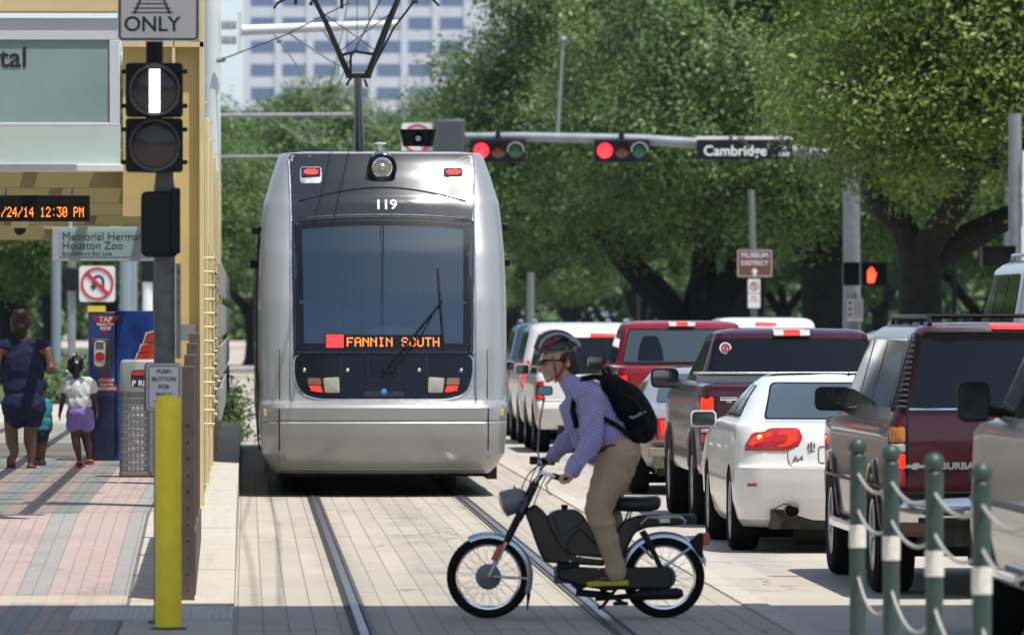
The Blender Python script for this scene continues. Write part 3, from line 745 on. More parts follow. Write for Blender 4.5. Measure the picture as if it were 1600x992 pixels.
md = bo.modifiers.new('c', 'BOOLEAN'); md.operation = 'DIFFERENCE'; md.object = cutb; md.solver = 'EXACT'; md.material_mode = 'TRANSFER'
me = evaluated(bo, 'body'); bpy.data.objects.remove(cutb); link(me, 'body', tram, world=False, smooth=28)
M_WSG = bpy.data.materials.new('windscreen_clear'); M_WSG.use_nodes = True; n_ = M_WSG.node_tree.nodes; l_ = M_WSG.node_tree.links
fr_ = n_.new('ShaderNodeFresnel'); fr_.inputs[0].default_value = 2.4; gl_ = n_.new('ShaderNodeBsdfGlossy'); gl_.inputs['Roughness'].default_value = .012; gl_.inputs[0].default_value = (.70, .90, 1, 1)
tr_ = n_.new('ShaderNodeBsdfTransparent'); tr_.inputs[0].default_value = (.80, .87, .90, 1); ms_ = n_.new('ShaderNodeMixShader')
l_.new(fr_.outputs[0], ms_.inputs[0]); l_.new(tr_.outputs[0], ms_.inputs[1]); l_.new(gl_.outputs[0], ms_.inputs[2]); l_.new(ms_.outputs[0], n_['Material Output'].inputs[0])
LX = lambda px, py: at(px, py, TY + .3).x - TX
LZ = lambda py: at(600, py, TY + .3).z
def tp(name, poly, m, parent=tram, off=.006, **k): return ts.panel(poly, off, **k).build(name, m, parent, world=False, smooth=40)
top = [(-.93, 3.46), (-.90, 3.525), (.90, 3.525), (.93, 3.46)] + [(.885 - i * 0, 0) for i in range(0)]
arc = [(.925 * math.cos(R(a)), 2.825 + .075 * math.sin(R(a))) for a in range(0, 181, 12)]
tp('roof_mask', [(-.965, 3.49), (-.93, 3.525)][::1] + [(.93, 3.525), (.965, 3.49), (.945, 3.1)] + arc + [(-.945, 3.1)], M_TGREY, rad=.02, rings=8)
# lip over the windscreen
lip = MB(); pts = []
for i in range(25):
    x = -.86 + 1.72 * i / 24; z = 3.03 + .14 * math.cos(x / .86 * math.pi / 2); pts.append((x, ts.rear(x, z) - .010, z))
lip.tube(pts, .007, 6); lip.build('mask_crease', M_TGREY, tram, world=False)
ws = [(-.905, 1.47), (.905, 1.47), (.925, 2.80)] + [(.925 * math.cos(R(a)), 2.80 + .072 * math.sin(R(a))) for a in range(12, 181, 12)]
frame_panel(ts, [(u * 1.014, 2.1 + (z - 2.1) * 1.022) for u, z in ws], .065, .010, rad=.05).build('windscreen_seal', M_RUBBER, tram, world=False)
wsn = ts.panel(ws, .014, rad=.05, rings=10, skirt=.006).build('windscreen', M_WSG, tram, world=False, smooth=60)
frame_panel(ts, [(-.895, 1.48), (.895, 1.48), (.915, 2.79)] + [(.915 * math.cos(R(a)), 2.79 + .07 * math.sin(R(a))) for a in range(12, 181, 12)], .085, .0152, rad=.05, skirt=.003).build('dark_reflection_border', M_TBLACK, wsn, world=False)  # dark band painted for the tree reflections along the glass edges
cbn = node('cab', tram); M_CABL = mat('cab_pale_trim', (.55, .60, .62), .6); M_CABD = mat('cab_dark_trim', (.03, .033, .038), .6)
b = MB()
for x in (-.42, -.30, .18, .44): b.box(x - .025, x + .025, 3.50, 3.59, 1.53, 2.62)
b.box(-.45, .47, 3.5, 3.59, 2.60, 2.68); b.box(-.30, .18, 3.52, 3.59, 2.18, 2.24); b.build('partition_frame', M_CABL, cbn, world=False)
b = MB(); b.ball((.10, .72, 1.50), (.42, .36, .25), 28); b.build('dashboard', mat('dashboard_pale', (.6, .63, .63), .5), cbn, world=False)
b = MB(); b.loft([[(u, y, z) for u, z in rrect(.46, .80, .12, 5, .05, 2.05)] for y in (2.3, 2.42)]); b.loft([[(u, y, z) for u, z in rrect(.26, .22, .08, 5, .05, 2.58)] for y in (2.32, 2.40)]); b.build('driver_seat', M_CABD, cbn, world=False, bevel=.02)
b = MB(); b.box(-.80, .80, .82, .84, 2.50, 2.80); b.build('sun_blind', M_CABD, cbn, world=False)
frame_panel(ts, [(-.875, 1.49), (.875, 1.49), (.895, 2.77)] + [(.895 * math.cos(R(a)), 2.77 + .066 * math.sin(R(a))) for a in range(12, 181, 12)], .012, .0165, rad=.05).build('glass_edge', M_PLBLACK, wsn, world=False)
lp = [(-.905, 1.45), (-.905, 1.22), (-.835, 1.06), (-.66, 1.005), (.66, 1.005), (.835, 1.06), (.905, 1.22), (.905, 1.45)]
low = tp('lower_panel', lp, M_TBLACK, off=.012, rad=.08, rings=6)
frame_panel(ts, [(-.925, 1.455), (-.925, 1.20), (-.85, 1.04), (-.67, .985), (.67, .985), (.85, 1.04), (.925, 1.20), (.925, 1.455)], .016, .008, rad=.09).build('panel_rim', M_ALU, low, world=False)
sl_ = MB()
for pl in ([(-.925, 1.462), (.925, 1.462), (.925, 1.448), (-.925, 1.448)],): ts.panel(pl, .018, rad=0, b=sl_)
sl_.build('panel_strip', M_RUBBER, low, world=False)
for pl in ([(-.165, 1.425), (.165, 1.425), (.165, 1.19), (-.165, 1.19)], [(-.44, 1.44), (-.43, 1.44), (-.43, 1.01), (-.44, 1.01)], [(.43, 1.44), (.44, 1.44), (.44, 1.01), (.43, 1.01)]):
    (frame_panel(ts, pl, .006, .015, rad=.01) if pl[1][0] - pl[0][0] > .1 else ts.panel(pl, .0135, rad=0)).build('panel_joint', M_TGREY, low, world=False)
for x in (-.37, .36, -.81, .79):
    MB().lathe([(.018, -.01), (.018, .012), (.012, .016), (0, .016)], (x, ts.rear(x, 1.29) - .01, 1.29), (0, -1, .1), 14).build('bolt', M_ALU, low, world=False)
MB().lathe([(.032, -.01), (.032, .010), (.026, .014), (0, .014)], (0, ts.rear(0, 1.07) - .01, 1.07), (0, -1, .1), 18).build('badge', mat('blue_badge', (.05, .2, .6), .3), low, world=False)
ts.panel([(-.19, 1.08), (.19, 1.08), (.22, 1.03), (-.22, 1.03)], .013, rad=.01).build('badge_plate', M_TGREY, low, world=False)
for s in (-1, 1):
    hl = tp('tail_lamp', [(s*.80, 1.225), (s*.44, 1.235), (s*.425, 1.215), (s*.43, 1.055), (s*.45, 1.035), (s*.64, 1.04), (s*.74, 1.075), (s*.805, 1.17)], M_PLBLACK, low, off=.020, rad=.03)
    tp('clear_lens', [(s*.62, 1.215), (s*.455, 1.225), (s*.45, 1.065), (s*.60, 1.065)], M_LAMPGLASS, hl, off=.026, rad=.02, dome=.008)
    tp('amber_lens', [(s*.775, 1.215), (s*.645, 1.215), (s*.635, 1.145), (s*.77, 1.145)], mat('smoked_amber', (.22, .10, .06), .2, coat=1), hl, off=.026, rad=.015)
    tp('red_lens', [(s*.765, 1.135), (s*.645, 1.135), (s*.62, 1.07), (s*.70, 1.075), (s*.74, 1.10)], M_REDLIT, hl, off=.026, rad=.012)
    b = MB()
    for i in range(7):
        for j in range(3):
            x = s * .66 + (-s) * -.012 * i * s * s; 
            x = s * (.655 + .0145 * i); z = 1.085 + .016 * j
            y = ts.rear(x, z) - .0268; b.add([(x, y, z), (x + .008, y, z), (x + .008, y - .0005, z + .008), (x, y - .0005, z + .008)], [(0, 1, 2, 3)])
    b.build('led_dots', M_LEDRED, hl, world=False, smooth=0)
    # upper brake lights in their recesses
    cx = s * .735; ub = tp('upper_lamp', [(cx-.11, 3.385), (cx+.11, 3.385), (cx+.11, 3.215), (cx-.11, 3.215)], M_ALU, off=.010, rad=.035)
    tp('lamp_glass', [(cx-.10, 3.38), (cx+.10, 3.38), (cx+.10, 3.285), (cx-.10, 3.275)], M_RUBBER, ub, off=.016, rad=.02)
    b = MB()
    for i in range(14):
        for j in range(5):
            x = cx - .07 + .0105 * i; z = 3.31 + .0105 * j
            if abs(i - 6.5) > 5 and j in (0, 4): continue
            y = ts.rear(x, z) - .0175; b.add([(x, y, z), (x + .008, y, z), (x + .008, y + .004, z + .008), (x, y + .004, z + .008)], [(0, 1, 2, 3)])
    b.build('led_dots', M_LEDRED, ub, world=False, smooth=0)
# centre headlamp
yc = ts.rear(0, 3.375) - .085; hd = MB().lathe([(.152, .22), (.152, -.035), (.142, -.045), (.125, -.04), (.118, .0)], (0, yc, 3.375), (0, 1, .12), 40).build('headlamp', M_TBLACK, tram, world=False)
MB().lathe([(.118, -.005), (.11, -.018), (.06, -.030), (0, -.034)], (0, yc, 3.375), (0, 1, .12), 36).build('headlamp_glass', M_LAMPGLASS, hd, world=False)
MB().lathe([(.115, -.02), (.09, -.032), (.085, -.026)], (0, yc, 3.375), (0, 1, .12), 36).build('headlamp_ring', M_CHROME, hd, world=False)
MB().lathe([(.04, -.034), (.03, -.045), (0, -.048)], (0, yc, 3.375), (0, 1, .12), 20).build('bulb_cap', M_ALU, hd, world=False)
tl = 2.985; text_mesh('119', .155, 'fleet_number', mat('silver_lettering', (.62, .63, .64), .3, .6), tram, Matrix.Translation((0.035, ts.rear(0, tl) - .016, tl)) @ Matrix.Rotation(R(-28), 4, 'X'), .004, world=False, bold=.003)
# destination display behind the glass edge
fn = lambda x, z: (x, ts.rear(x, z) - .0185, z)
dp = tp('destination_display', [(-.60, 1.655), (.60, 1.655), (.60, 1.515), (-.60, 1.515)], M_TBLACK, wsn, off=.0165, rad=.01)
b = MB(); led_text(b, 'FANNIN SOUTH', -.375, 1.535, .0133, fn, .80); b.build('led_lettering', M_LEDORANGE, dp, world=False, smooth=0)
b = MB(); led = []
for i in range(13):
    for j in range(11):
        x, z = -.585 + .0135 * i, 1.525 + .0118 * j; b.add([fn(x, z), fn(x + .011, z), fn(x + .011, z + .0095), fn(x, z + .0095)], [(0, 1, 2, 3)])
b.build('led_block', M_LEDRED, dp, world=False, smooth=0)
# wiper
wp = MB(); P0 = Vector((.02, ts.rear(.02, 1.30) - .05, 1.30)); 
def on(px, py, o): x = LX(px, py); z = LZ(py); return Vector((x, ts.rear(x, z) - o, z))
e1, e2 = on(692, 470, .05), on(687, 473, .06)
wp.tube([on(601, 578, .04), on(650, 520, .055), e1], [.012, .011, .009], 6); wp.tube([on(611, 580, .035), on(660, 520, .05), e2], [.008, .008, .006], 6)
wp.tube([on(685, 420, .024), on(688, 470, .03), on(693, 545, .026)], [.010, .014, .010], 6)
wp.lathe([(.03, 0), (.03, .05), (0, .055)], on(601, 578, .01), (0, -1, .1), 12); wp.lathe([(.025, 0), (.025, .05), (0, .055)], on(611, 580, .01), (0, -1, .1), 12)
wp.build('wiper', M_PLBLACK, tram, world=False)
# fenders' wing edges beside the mask
for s in (-1, 1):
    pts = []
    for z in [1.0, 1.4, 1.8, 2.2, 2.6, 2.9, 3.1, 3.3, 3.46]:
        x = s * (.945 if z < 3.0 else .945 + .04 * (z - 3.0)); pts.append((x, ts.rear(x, z) - .010, z))
    MB().tube(pts, .010, 8).build('mask_edge', M_ALU, tram, world=False)
# bumper joints, ribs, side markers
b = MB()
for z in (.285, .315, .345):
    pts = [(x, ts.rear(x, z) - .004, z) for x in np.linspace(-1.05, 1.05, 25)]; b.tube(pts, .005, 6)
b.build('bumper_rib', M_ALU, tram, world=False)
for s in (-1, 1):
    pts = [(s * (ts.side(y, .55)) , y, .55) for y in (0, 1)]
    seam = MB(); seam.tube([(s * 1.065, ts.rear(1.065, z) - .003, z) for z in (.40, .5, .6, .75, .9)], .006, 6); seam.tube([(s*1.06, ts.rear(1.06, z) - .002, z) for z in (1.0, 1.2, 1.5)], .004, 6); seam.build('bumper_joint', M_RUBBER, tram, world=False)
    x = s * 1.20; MB().cbox((x, ts.rear(x, .86) + .005, .86), (.045, .03, .07)).build('marker_lamp', mat('marker_yellow', (.6, .5, .08), .3), tram, world=False, bevel=.006)
# sides: dark glass band deepened below the windows to darken reflections, doors, cameras
for s in (-1, 1):
    ts.panel([(1.4, 2.72), (28, 2.72), (28, .62), (1.4, .62)], .010, 'side', .08, rings=3, side=s).build('window_band', M_TGLASS, tram, world=False)
    for y0 in (3.2, 9.5, 16.5, 23):
        ts.panel([(y0, 2.75), (y0+1.4, 2.75), (y0+1.4, .42), (y0, .42)], .028, 'side', .05, rings=3, side=s).build('door', M_TGREY, tram, world=False)
    for (px, py) in ((403, 360), (401, 413)) if s < 0 else ((782, 355), (785, 410)):
        z = at(px, py, TY + 2).z; xs = s * (ts.side(2.5, z) + .045)
        MB().cbox((xs, 2.2, z), (.11, .14, .08)).build('side_camera', M_PLBLACK, tram, world=False, bevel=.012)
    b = MB(); b.box(s*1.14 - .05, s*1.14 + .05, 1.2, 28.5, .16, .34); b.build('skirt', M_TBLACK, tram, world=False)
# bogies and underframe
b = MB(); b.box(-1.05, 1.05, .7, 28.4, .20, .40); b.build('underframe', M_RUBBER, tram, world=False)
for yb in (3.4, 14.5, 25.5):
    for dy in (-.9, .9):
        for s in (-1, 1): MB().lathe([(.02, -.06), (.31, -.06), (.33, -.03), (.33, .06), (.02, .06)], (s * .74, yb + dy, .345), (1, 0, 0), 24).build('wheel', M_RUST, tram, world=False)
b = MB(); b.box(-.84, .84, 2.2, 28, 3.50, 3.575); b.box(-.85, .85, 9, 13, 3.5, 3.62); b.box(-.85, .85, 18, 26, 3.5, 3.64); b.build('roof_fairing', M_TGREY, tram, world=False, bevel=.03)
# horn box and antenna on the roof
h = MB(); p = at(652, 224, TY + 2.0); x, z = p.x - TX, 3.60
h.add([(x-.19, 1.75, z+.19), (x+.19, 1.75, z+.19), (x+.155, 1.75, z+.01), (x-.155, 1.75, z+.01), (x-.12, 2.05, z+.17), (x+.12, 2.05, z+.17), (x+.10, 2.05, z+.03), (x-.10, 2.05, z+.03)],
      [(0,1,5,4),(1,2,6,5),(2,3,7,6),(3,0,4,7),(4,5,6,7)]); hb = h.build('horn_box', mat('horn_grey', (.10, .10, .10), .5), tram, world=False, recalc=False, smooth=0)
MB().lathe([(.055, 0), (.05, -.03), (.03, -.05), (0, -.05)], (x + .01, 2.03, z + .10), (0, 1, 0), 18).build('horn', M_ALU, hb, world=False)
p = at(593, 227, TY + 1.8); MB().lathe([(.025, -.06), (.025, .0), (.065, .01), (.065, .025), (0, .03)], (p.x - TX, 1.6, 3.62), (0, 0, 1), 18).build('antenna', M_WHITE, tram, world=False)
# pantograph: lower arm, knee, V shaped upper arm, collector head
YPN = TY + 2.6
def pw(px, py, dy=0.0): q = at(px, py, YPN + dy); return (q.x, q.y, q.z)
M_PAN = mat('pantograph_black', (.022, .025, .032), .4, .3); M_PANS = mat('pantograph_grey', (.34, .35, .37), .4, .7)
pn = node('pantograph', tram, (0, 0, 0))
MB().tube([pw(562, 245, .8), pw(560, 180, .4), pw(559, 118, 0)], [.052, .048, .044], 12).build('lower_arm', M_PANS, pn)
b = MB(); b.tube([pw(541, 117), pw(580, 117)], .040, 10); b.tube([pw(547, 124), pw(541, 134)], .012, 6); b.tube([pw(569, 124), pw(574, 136)], .012, 6); b.build('knee_joint', M_PAN, pn)
b = MB(); b.tube([pw(545, 118), pw(509, 35, -.4), pw(489, -5, -.6)], [.034, .028, .024], 10); b.tube([pw(575, 118), pw(607, 35, -.4), pw(624, -5, -.6)], [.038, .036, .028], 10)
b.tube([pw(581, 110), pw(615, 45, -.4), pw(646, 4, -.6), pw(655, -4, -.6)], [.012] * 4, 6)
b.tube([pw(532, 87, -.15), pw(556, 81, -.2), pw(584, 85, -.15)], [.016] * 3, 6); b.tube([pw(548, 85, -.15), pw(548, 125, 0)], .014, 6)
b.tube([pw(507, 23, -.45), pw(585, 78, -.2)], .005, 5); b.tube([pw(532, 80, -.2), pw(612, 20, -.5)], .005, 5); b.build('upper_arm', M_PAN, pn)
b = MB(); b.tube([pw(428, 14, -.6), pw(433, 6, -.6), pw(446, -2, -.6), pw(470, -8, -.6), pw(560, -9, -.6), pw(650, -8, -.6), pw(676, -1, -.6), pw(686, 10, -.6)], [.012, .014, .018, .022, .022, .022, .016, .012], 8)
b.tube([pw(462, -8, -.6), pw(462, 8, -.6)], .018, 6); b.tube([pw(534, -8, -.6), pw(534, 14, -.6)], .018, 6); b.tube([pw(484, 4, -.6), pw(489, 6, -.6)], .030, 8); b.tube([pw(643, 2, -.6), pw(653, 2, -.6)], .026, 8); b.build('collector_head', M_PAN, pn)
# ------------------------------------------------------------------ road vehicles
def paint(name, col, rough=.28, metal=0.0, flake=.0): return mat(name, col, rough, metal, coat=.55, var=.03, vscale=3)
M_MAROON = paint('dark_red_paint', (0.058, 0.0032, 0.0075)); M_PLUM = paint('plum_red_paint', (0.050, 0.0055, 0.016)); M_RED = paint('red_paint', (0.27, 0.009, 0.022))
M_CWHITE = paint('white_car_paint', (0.74, 0.74, 0.73)); M_CSILVER = paint('silver_car_paint', (0.42, 0.42, 0.42), .3, .5); M_CTAN = paint('silver_tan_paint', (0.36, 0.345, 0.32), .3, .4)
M_CBLUE = paint('dark_blue_paint', (0.03, 0.05, 0.09)); M_CGREY = paint('grey_car_paint', (.12, .13, .145)); M_PEARL = paint('pearl_white_paint', (0.62, 0.61, 0.60), .25, .2)
M_CGLASS = mat('tinted_car_glass', (0.005, 0.006, 0.009), .03, 0, spec=.5)
M_CGLASS2 = mat('clear_car_glass', (0.05, 0.075, 0.085), .03, 0, spec=.9)
M_ARCH = mat('wheel_arch_black', (0.01, 0.01, 0.01), .9); M_UNDER = mat('underbody_grime', (0.03, 0.027, 0.024), .85, var=.5, vscale=14)
M_RIM = mat('alloy_rim', (0.42, 0.42, 0.43), .3, 1.0); M_MIRROR = mat('mirror_glass', (0.13, 0.145, 0.14), .04, 1.0); M_GREYPL = mat('grey_plastic', (.10, .10, .105), .5)
M_DARKCHROME = mat('bumper_chrome', (0.62, 0.60, 0.57), .14, 1.0, rvar=.05)
M_CLEAR = mat('reverse_lamp_glass', (.55, .52, .46), .15, coat=1)

def wheel(root, x, y, r, wd, side, rim_r=None, rim=None):
    rim_r = rim_r or r * .62; n = node('wheel', root, (x, y, r)); n.rotation_euler = (0, 0, 0)
    h = wd / 2
    t = MB(); t.lathe([(rim_r, -h*.86), (r*.90, -h), (r*.975, -h*.82), (r, -h*.55), (r, h*.55), (r*.975, h*.82), (r*.90, h), (rim_r, h*.86), (rim_r*.97, 0)], (0, 0, 0), (1, 0, 0), 36, closed=True)
    for i in range(4):
        zz = -h*.5 + h * i / 3; t.lathe([(r + .002, zz - .006), (r - .012, zz), (r + .002, zz + .006)], (0, 0, 0), (1, 0, 0), 36)
    t.build('tyre', M_TYRE, n, world=False)
    m = MB(); s = side
    m.lathe([(rim_r, s*h*.9), (rim_r*.93, s*h*.86), (rim_r*.9, s*h*.5), (rim_r*.9, -s*h*.8), (rim_r, -s*h*.85)], (0, 0, 0), (1, 0, 0), 30)
    m.lathe([(rim_r*.25, s*h*.70), (rim_r*.18, s*h*.78), (0, s*h*.79)], (0, 0, 0), (1, 0, 0), 16)
    for k in range(5):
        a = 2 * math.pi * k / 5
        for da in (-.13, .13):
            m.tube([(s*h*.66, rim_r*.2*math.cos(a), rim_r*.2*math.sin(a)), (s*h*.72, rim_r*.92*math.cos(a+da), rim_r*.92*math.sin(a+da))], [rim_r*.11, rim_r*.07], 6)
    m.build('rim', rim or M_RIM, n, world=False)
    d = MB(); d.lathe([(rim_r*.88, s*h*.05), (0, s*h*.05)], (0, 0, 0), (1, 0, 0), 20); d.build('brake_disc', M_RUST, n, world=False)
    return n
def body(sh, axles, r_arch, z_ax, m, root, dz=.05, name='body', wside=None):
    me_o = sh.mesh(dz).build(name, [m, M_ARCH], None, smooth=0)
    cuts = []
    for y in axles:
        for s in (-1, 1):
            xx = sh.P(z_ax)['w']; b = MB(); b.cur = 0
            b.lathe([(0, -.24), (r_arch, -.24), (r_arch, .12), (0, .12)], (s * xx, y, z_ax), (s, 0, 0), 40)
            c = b.build('cut', [M_ARCH], None, smooth=0); cuts.append(c)
            md = me_o.modifiers.new('c', 'BOOLEAN'); md.operation = 'DIFFERENCE'; md.object = c; md.solver = 'EXACT'; md.material_mode = 'TRANSFER'
    me = evaluated(me_o, name)
    for c in cuts: bpy.data.objects.remove(c)
    return link(me, name, root, world=False, smooth=30)
def lip(sh, axles, r, z_ax, root, m):
    for y in axles:
        for s in (-1, 1):
            pts = []
            for i in range(25):
                a = R(-12 + 204 * i / 24); yy, zz = y + r * math.cos(a), z_ax + r * math.sin(a)
                if zz < sh.k[0]['z'] + .01: continue
                pts.append((s * (sh.side(yy, zz) + .002), yy, zz))
            MB().tube(pts, .022, 8).build('arch_lip', m, root, world=False)
def mirror(root, x, y, z, w_, h_, m, arm=.16, glass=None, side=-1, d=.12):
    """door mirror: x is the outer edge"""
    s = -side; xc = x + s * w_ / 2
    n = node('door_mirror', root)
    sec = rrect(w_, h_, min(w_, h_) * .28, 5); rings = [[(xc + u*k, y + dy, z + v*k) for u, v in sec] for dy, k in ((0, .97), (.01, 1.0), (.06, .96), (d, .6))]
    MB().loft(rings).build('housing', m, n, world=False, smooth=50)
    sec = rrect(w_ * .86, h_ * .82, min(w_, h_) * .22, 5); MB().loft([[(xc + u, y - .006 + dy, z + v) for u, v in sec] for dy in (.004, 0)]).build('mirror_glass', glass or M_MIRROR, n, world=False)
    MB().tube([(xc + s*w_*.4, y + .04, z - h_*.22), (xc + s * (w_/2 + arm), y + .06, z - h_*.30)], [.028, .034], 10).build('mirror_arm', M_RUBBER, n, world=False)
    return n
def pan(sh, poly, m, name, parent, off=.005, **k): return sh.panel(poly, off, **k).build(name, m, parent, world=False, smooth=40)
def rearlite(sh, poly, parts, root):
    """tail lamp: dark base panel plus lens panels on both sides"""
    for s in (-1, 1):
        L = pan(sh, [(s*u, z) for u, z in poly], M_ARCH, 'tail_lamp', root, .004, rad=.015)
        for (nm, mm, pl) in parts: pan(sh, [(s*u, z) for u, z in pl], mm, nm, L, .010, rad=.014, dome=.002)
def side_glass(sh, polys, root, m=None, both=True, off=.006):
    for s in ((-1, 1) if both else (-1,)):
        for pl in polys: pan(sh, pl, m or M_CGLASS, 'side_window', root, off, face='side', side=s, rad=.05, rings=8)
def under(root, x, y0, y1, z0, z1):
    b = MB(); b.box(-x, x, y0, y1, z0, z1); b.tube([(.35, y0 + .05, z0 - .03), (.35, y1 - 1, z0 - .02)], .035, 8); b.lathe([(0, -.2), (.12, -.2), (.12, .2), (0, .2)], (-.2, y0 + .5, z0 - .02), (1, 0, 0), 14)
    b.box(-x - .1, x + .1, y0 + 1.1, y0 + 1.22, z0 - .10, z0); b.ball((0, y0 + 1.15, z0 - .05), .14, 12)
    b.build('underbody', M_UNDER, root, world=False)
BR = dict(rx=.10, ry=.14, bow=.05, fx=.22, fy=.30, fbow=.10)
def ks(*rows):
    out = []
    for r in rows:
        d = dict(BR); d.update(z=r[0], yr=r[1], yf=r[2], w=r[3])
        if len(r) > 4: d.update(r[4])
        out.append(d)
    return out

# ---- dark red family estate with roof rack
sub = thing('estate_car', 'dark red family estate car with roof rack, behind the green bollards', 'car', (5.15, 45.6, 0))
sh = Shell(ks((.40, .12, 5.30, .93), (.46, .07, 5.40, .955), (.70, .0, 5.5, .975), (1.02, .0, 5.48, .978), (1.10, .01, 5.42, .972), (1.13, .015, 5.2, .968), (1.16, .02, 4.25, .962, dict(fx=.10, fy=.12, fbow=.06)), (1.20, .03, 4.10, .945, dict(fx=.10, fy=.12, fbow=.06)), (1.72, .15, 3.32, .80, dict(fx=.10, fy=.12, fbow=.06)), (1.765, .19, 3.2, .765, dict(rx=.14, fx=.14)), (1.785, .30, 3.0, .70, dict(rx=.2)), (1.80, .6, 2.8, .50)))
AX = [1.20, 4.52]; body(sh, AX, .46, .40, M_MAROON, sub); lip(sh, AX, .465, .40, sub, M_MAROON)
for y in AX:
    for s in (-1, 1): wheel(sub, s * .86, y, .385, .27, s)
gl = pan(sh, [(-.825, 1.25), (.825, 1.25), (.735, 1.735), (-.735, 1.735)], M_CGLASS, 'rear_window', sub, .008, rad=.05, rings=8)
frame_panel(sh, [(-.845, 1.235), (.845, 1.235), (.75, 1.75), (-.75, 1.75)], .014, .010, rad=.06).build('window_trim', M_PLBLACK, gl, world=False)
ck = MB(); sh.panel([(-.84, 1.240), (.84, 1.240), (.84, 1.228), (-.84, 1.228)], .016, rad=0, b=ck); ck.build('chrome_strip', M_CHROME, gl, world=False)
for s in (-1, 1):
    lv = pan(sh, [(s*.955, 1.215), (s*.855, 1.215), (s*.765, 1.73), (s*.80, 1.73)], M_PLBLACK, 'pillar_louvre', sub, .012, rad=.02)
    b = MB()
    for i in range(13):
        z = 1.245 + i * .036; x0 = .940 - (z - 1.215) * .29; x1 = .866 - (z - 1.215) * .168
        sh.panel([(s*x0, z), (s*x1, z), (s*x1, z + .013), (s*x0, z + .013)], .022, rad=0, b=b, rings=2)
    b.build('louvre_slat', M_GREYPL, lv, world=False, smooth=0)
    sm = MB(); sm.tube([(s*.853, sh.rear(.853, z) - .001, z) for z in (.56, .8, 1.0, 1.1, 1.22)], .005, 6); sm.build('door_seam', M_ARCH, sub, world=False)
rearlite(sh, [(.972, 1.13), (.86, 1.13), (.86, .72), (.972, .72)], [('amber_lens', M_AMBER, [(.965, 1.12), (.87, 1.12), (.87, 1.02), (.965, 1.02)]), ('reverse_lens', M_CLEAR, [(.965, 1.01), (.87, 1.01), (.87, .955), (.965, .955)]),
   ('brake_lens', M_REDLIT, [(.965, .945), (.87, .945), (.87, .845), (.965, .845)]), ('red_lens', M_REDLENS, [(.965, .838), (.87, .838), (.87, .73), (.965, .73)])], sub)
pan(sh, [(-.29, 1.79), (.29, 1.79), (.29, 1.755), (-.29, 1.755)], M_REDLIT, 'brake_light', sub, .03, rad=.01, skirt=.05)
b = MB(); rg = []
for x in np.linspace(-.985, .985, 31): rg.append([(x, sh.rear(min(abs(x), .96), .6) - .10 + .10*(abs(x)/.985)**6 + dy, z) for dy, z in ((.06, .685), (0, .675), (-.02, .62), (-.02, .56), (.01, .50), (.06, .49))])
b.loft(rg); bp = b.build('rear_bumper', M_DARKCHROME, sub, world=False, smooth=50)
MB().box(-.96, .96, -.10, .02, .686, .70).build('bumper_pad', M_PLBLACK, bp, world=False, bevel=.004); MB().box(-.80, .80, -.132, -.11, .50, .535).build('bumper_step', M_PLBLACK, bp, world=False, bevel=.004)
b = MB(); b.box(-.06, .06, -.16, .1, .50, .56); b.ball((-.44, -.16, .60), .03, 10); b.tube([(-.44, -.16, .54), (-.44, -.16, .6)], .015, 8); b.box(-.50, -.38, -.19, -.10, .53, .55); b.build('tow_hitch', M_CHROME, bp, world=False)
under(sub, .72, .05, 5.2, .34, .50)
text_mesh('SUBURBAN', .062, 'badge_lettering', mat('chrome_lettering', (.6, .6, .6), .3, .6), sub, Matrix.Translation((-.545, sh.rear(-.5, .865) - .004, .865)), .003, world=False, bold=.0015, sx=1.12)
b = MB(); b.prism([(-.06, .008), (-.02, .008), (-.015, .02), (.02, .02), (.025, .008), (.06, .008), (.05, -.012), (.015, -.012), (.01, -.022), (-.025, -.022), (-.03, -.012), (-.07, -.012)], lambda u, v: (-.80 + u, sh.rear(.8, .865) - .010, .865 + v), lambda u, v: (-.80 + u, sh.rear(.8, .865) + .002, .865 + v)); b.build('badge_emblem', mat('chrome_lettering', (.6, .6, .6), .3, .6), sub, world=False)
side_glass(sh, [[(.42, 1.24), (1.75, 1.24), (1.75, 1.68), (.50, 1.68)], [(1.85, 1.24), (2.75, 1.24), (2.75, 1.68), (1.85, 1.68)], [(2.85, 1.22), (3.95, 1.19), (3.30, 1.68), (2.85, 1.68)]], sub, M_CGLASS2)
for s in (-1, 1):
    rr = MB(); zt = 1.835; rr.tube([(s*.68, .35, 1.78), (s*.68, .45, zt), (s*.68, 2.9, zt), (s*.68, 3.0, 1.78)], .016, 8)
    for y in (.9, 1.7, 2.4): rr.tube([(s*.68, y, 1.76), (s*.68, y, zt)], .014, 6)
    rr.build('roof_rail', M_PLBLACK, sub, world=False)
for y in (.6, 1.8): MB().tube([(-.68, y, 1.84), (.68, y, 1.84)], .014, 8).build('rack_bar', M_PLBLACK, sub, world=False)
mirror(sub, -1.16, 3.75, 1.26, .26, .17, M_PLBLACK, .10, side=-1); mirror(sub, 1.16, 3.75, 1.26, .26, .17, M_PLBLACK, .10, side=1)
for s in (-1, 1): MB().tube([(s*1.0, 1.75, .40), (s*1.0, 4.0, .40)], .04, 10).build('side_step', M_CHROME, sub, world=False)
for s in (-1, 1):
    ml = MB(); ml.tube([(s*(sh.side(y, .72) + .004), y, .72) for y in np.linspace(.3, 5.0, 12)], .018, 6); ml.build('side_moulding', M_CHROME, sub, world=False)

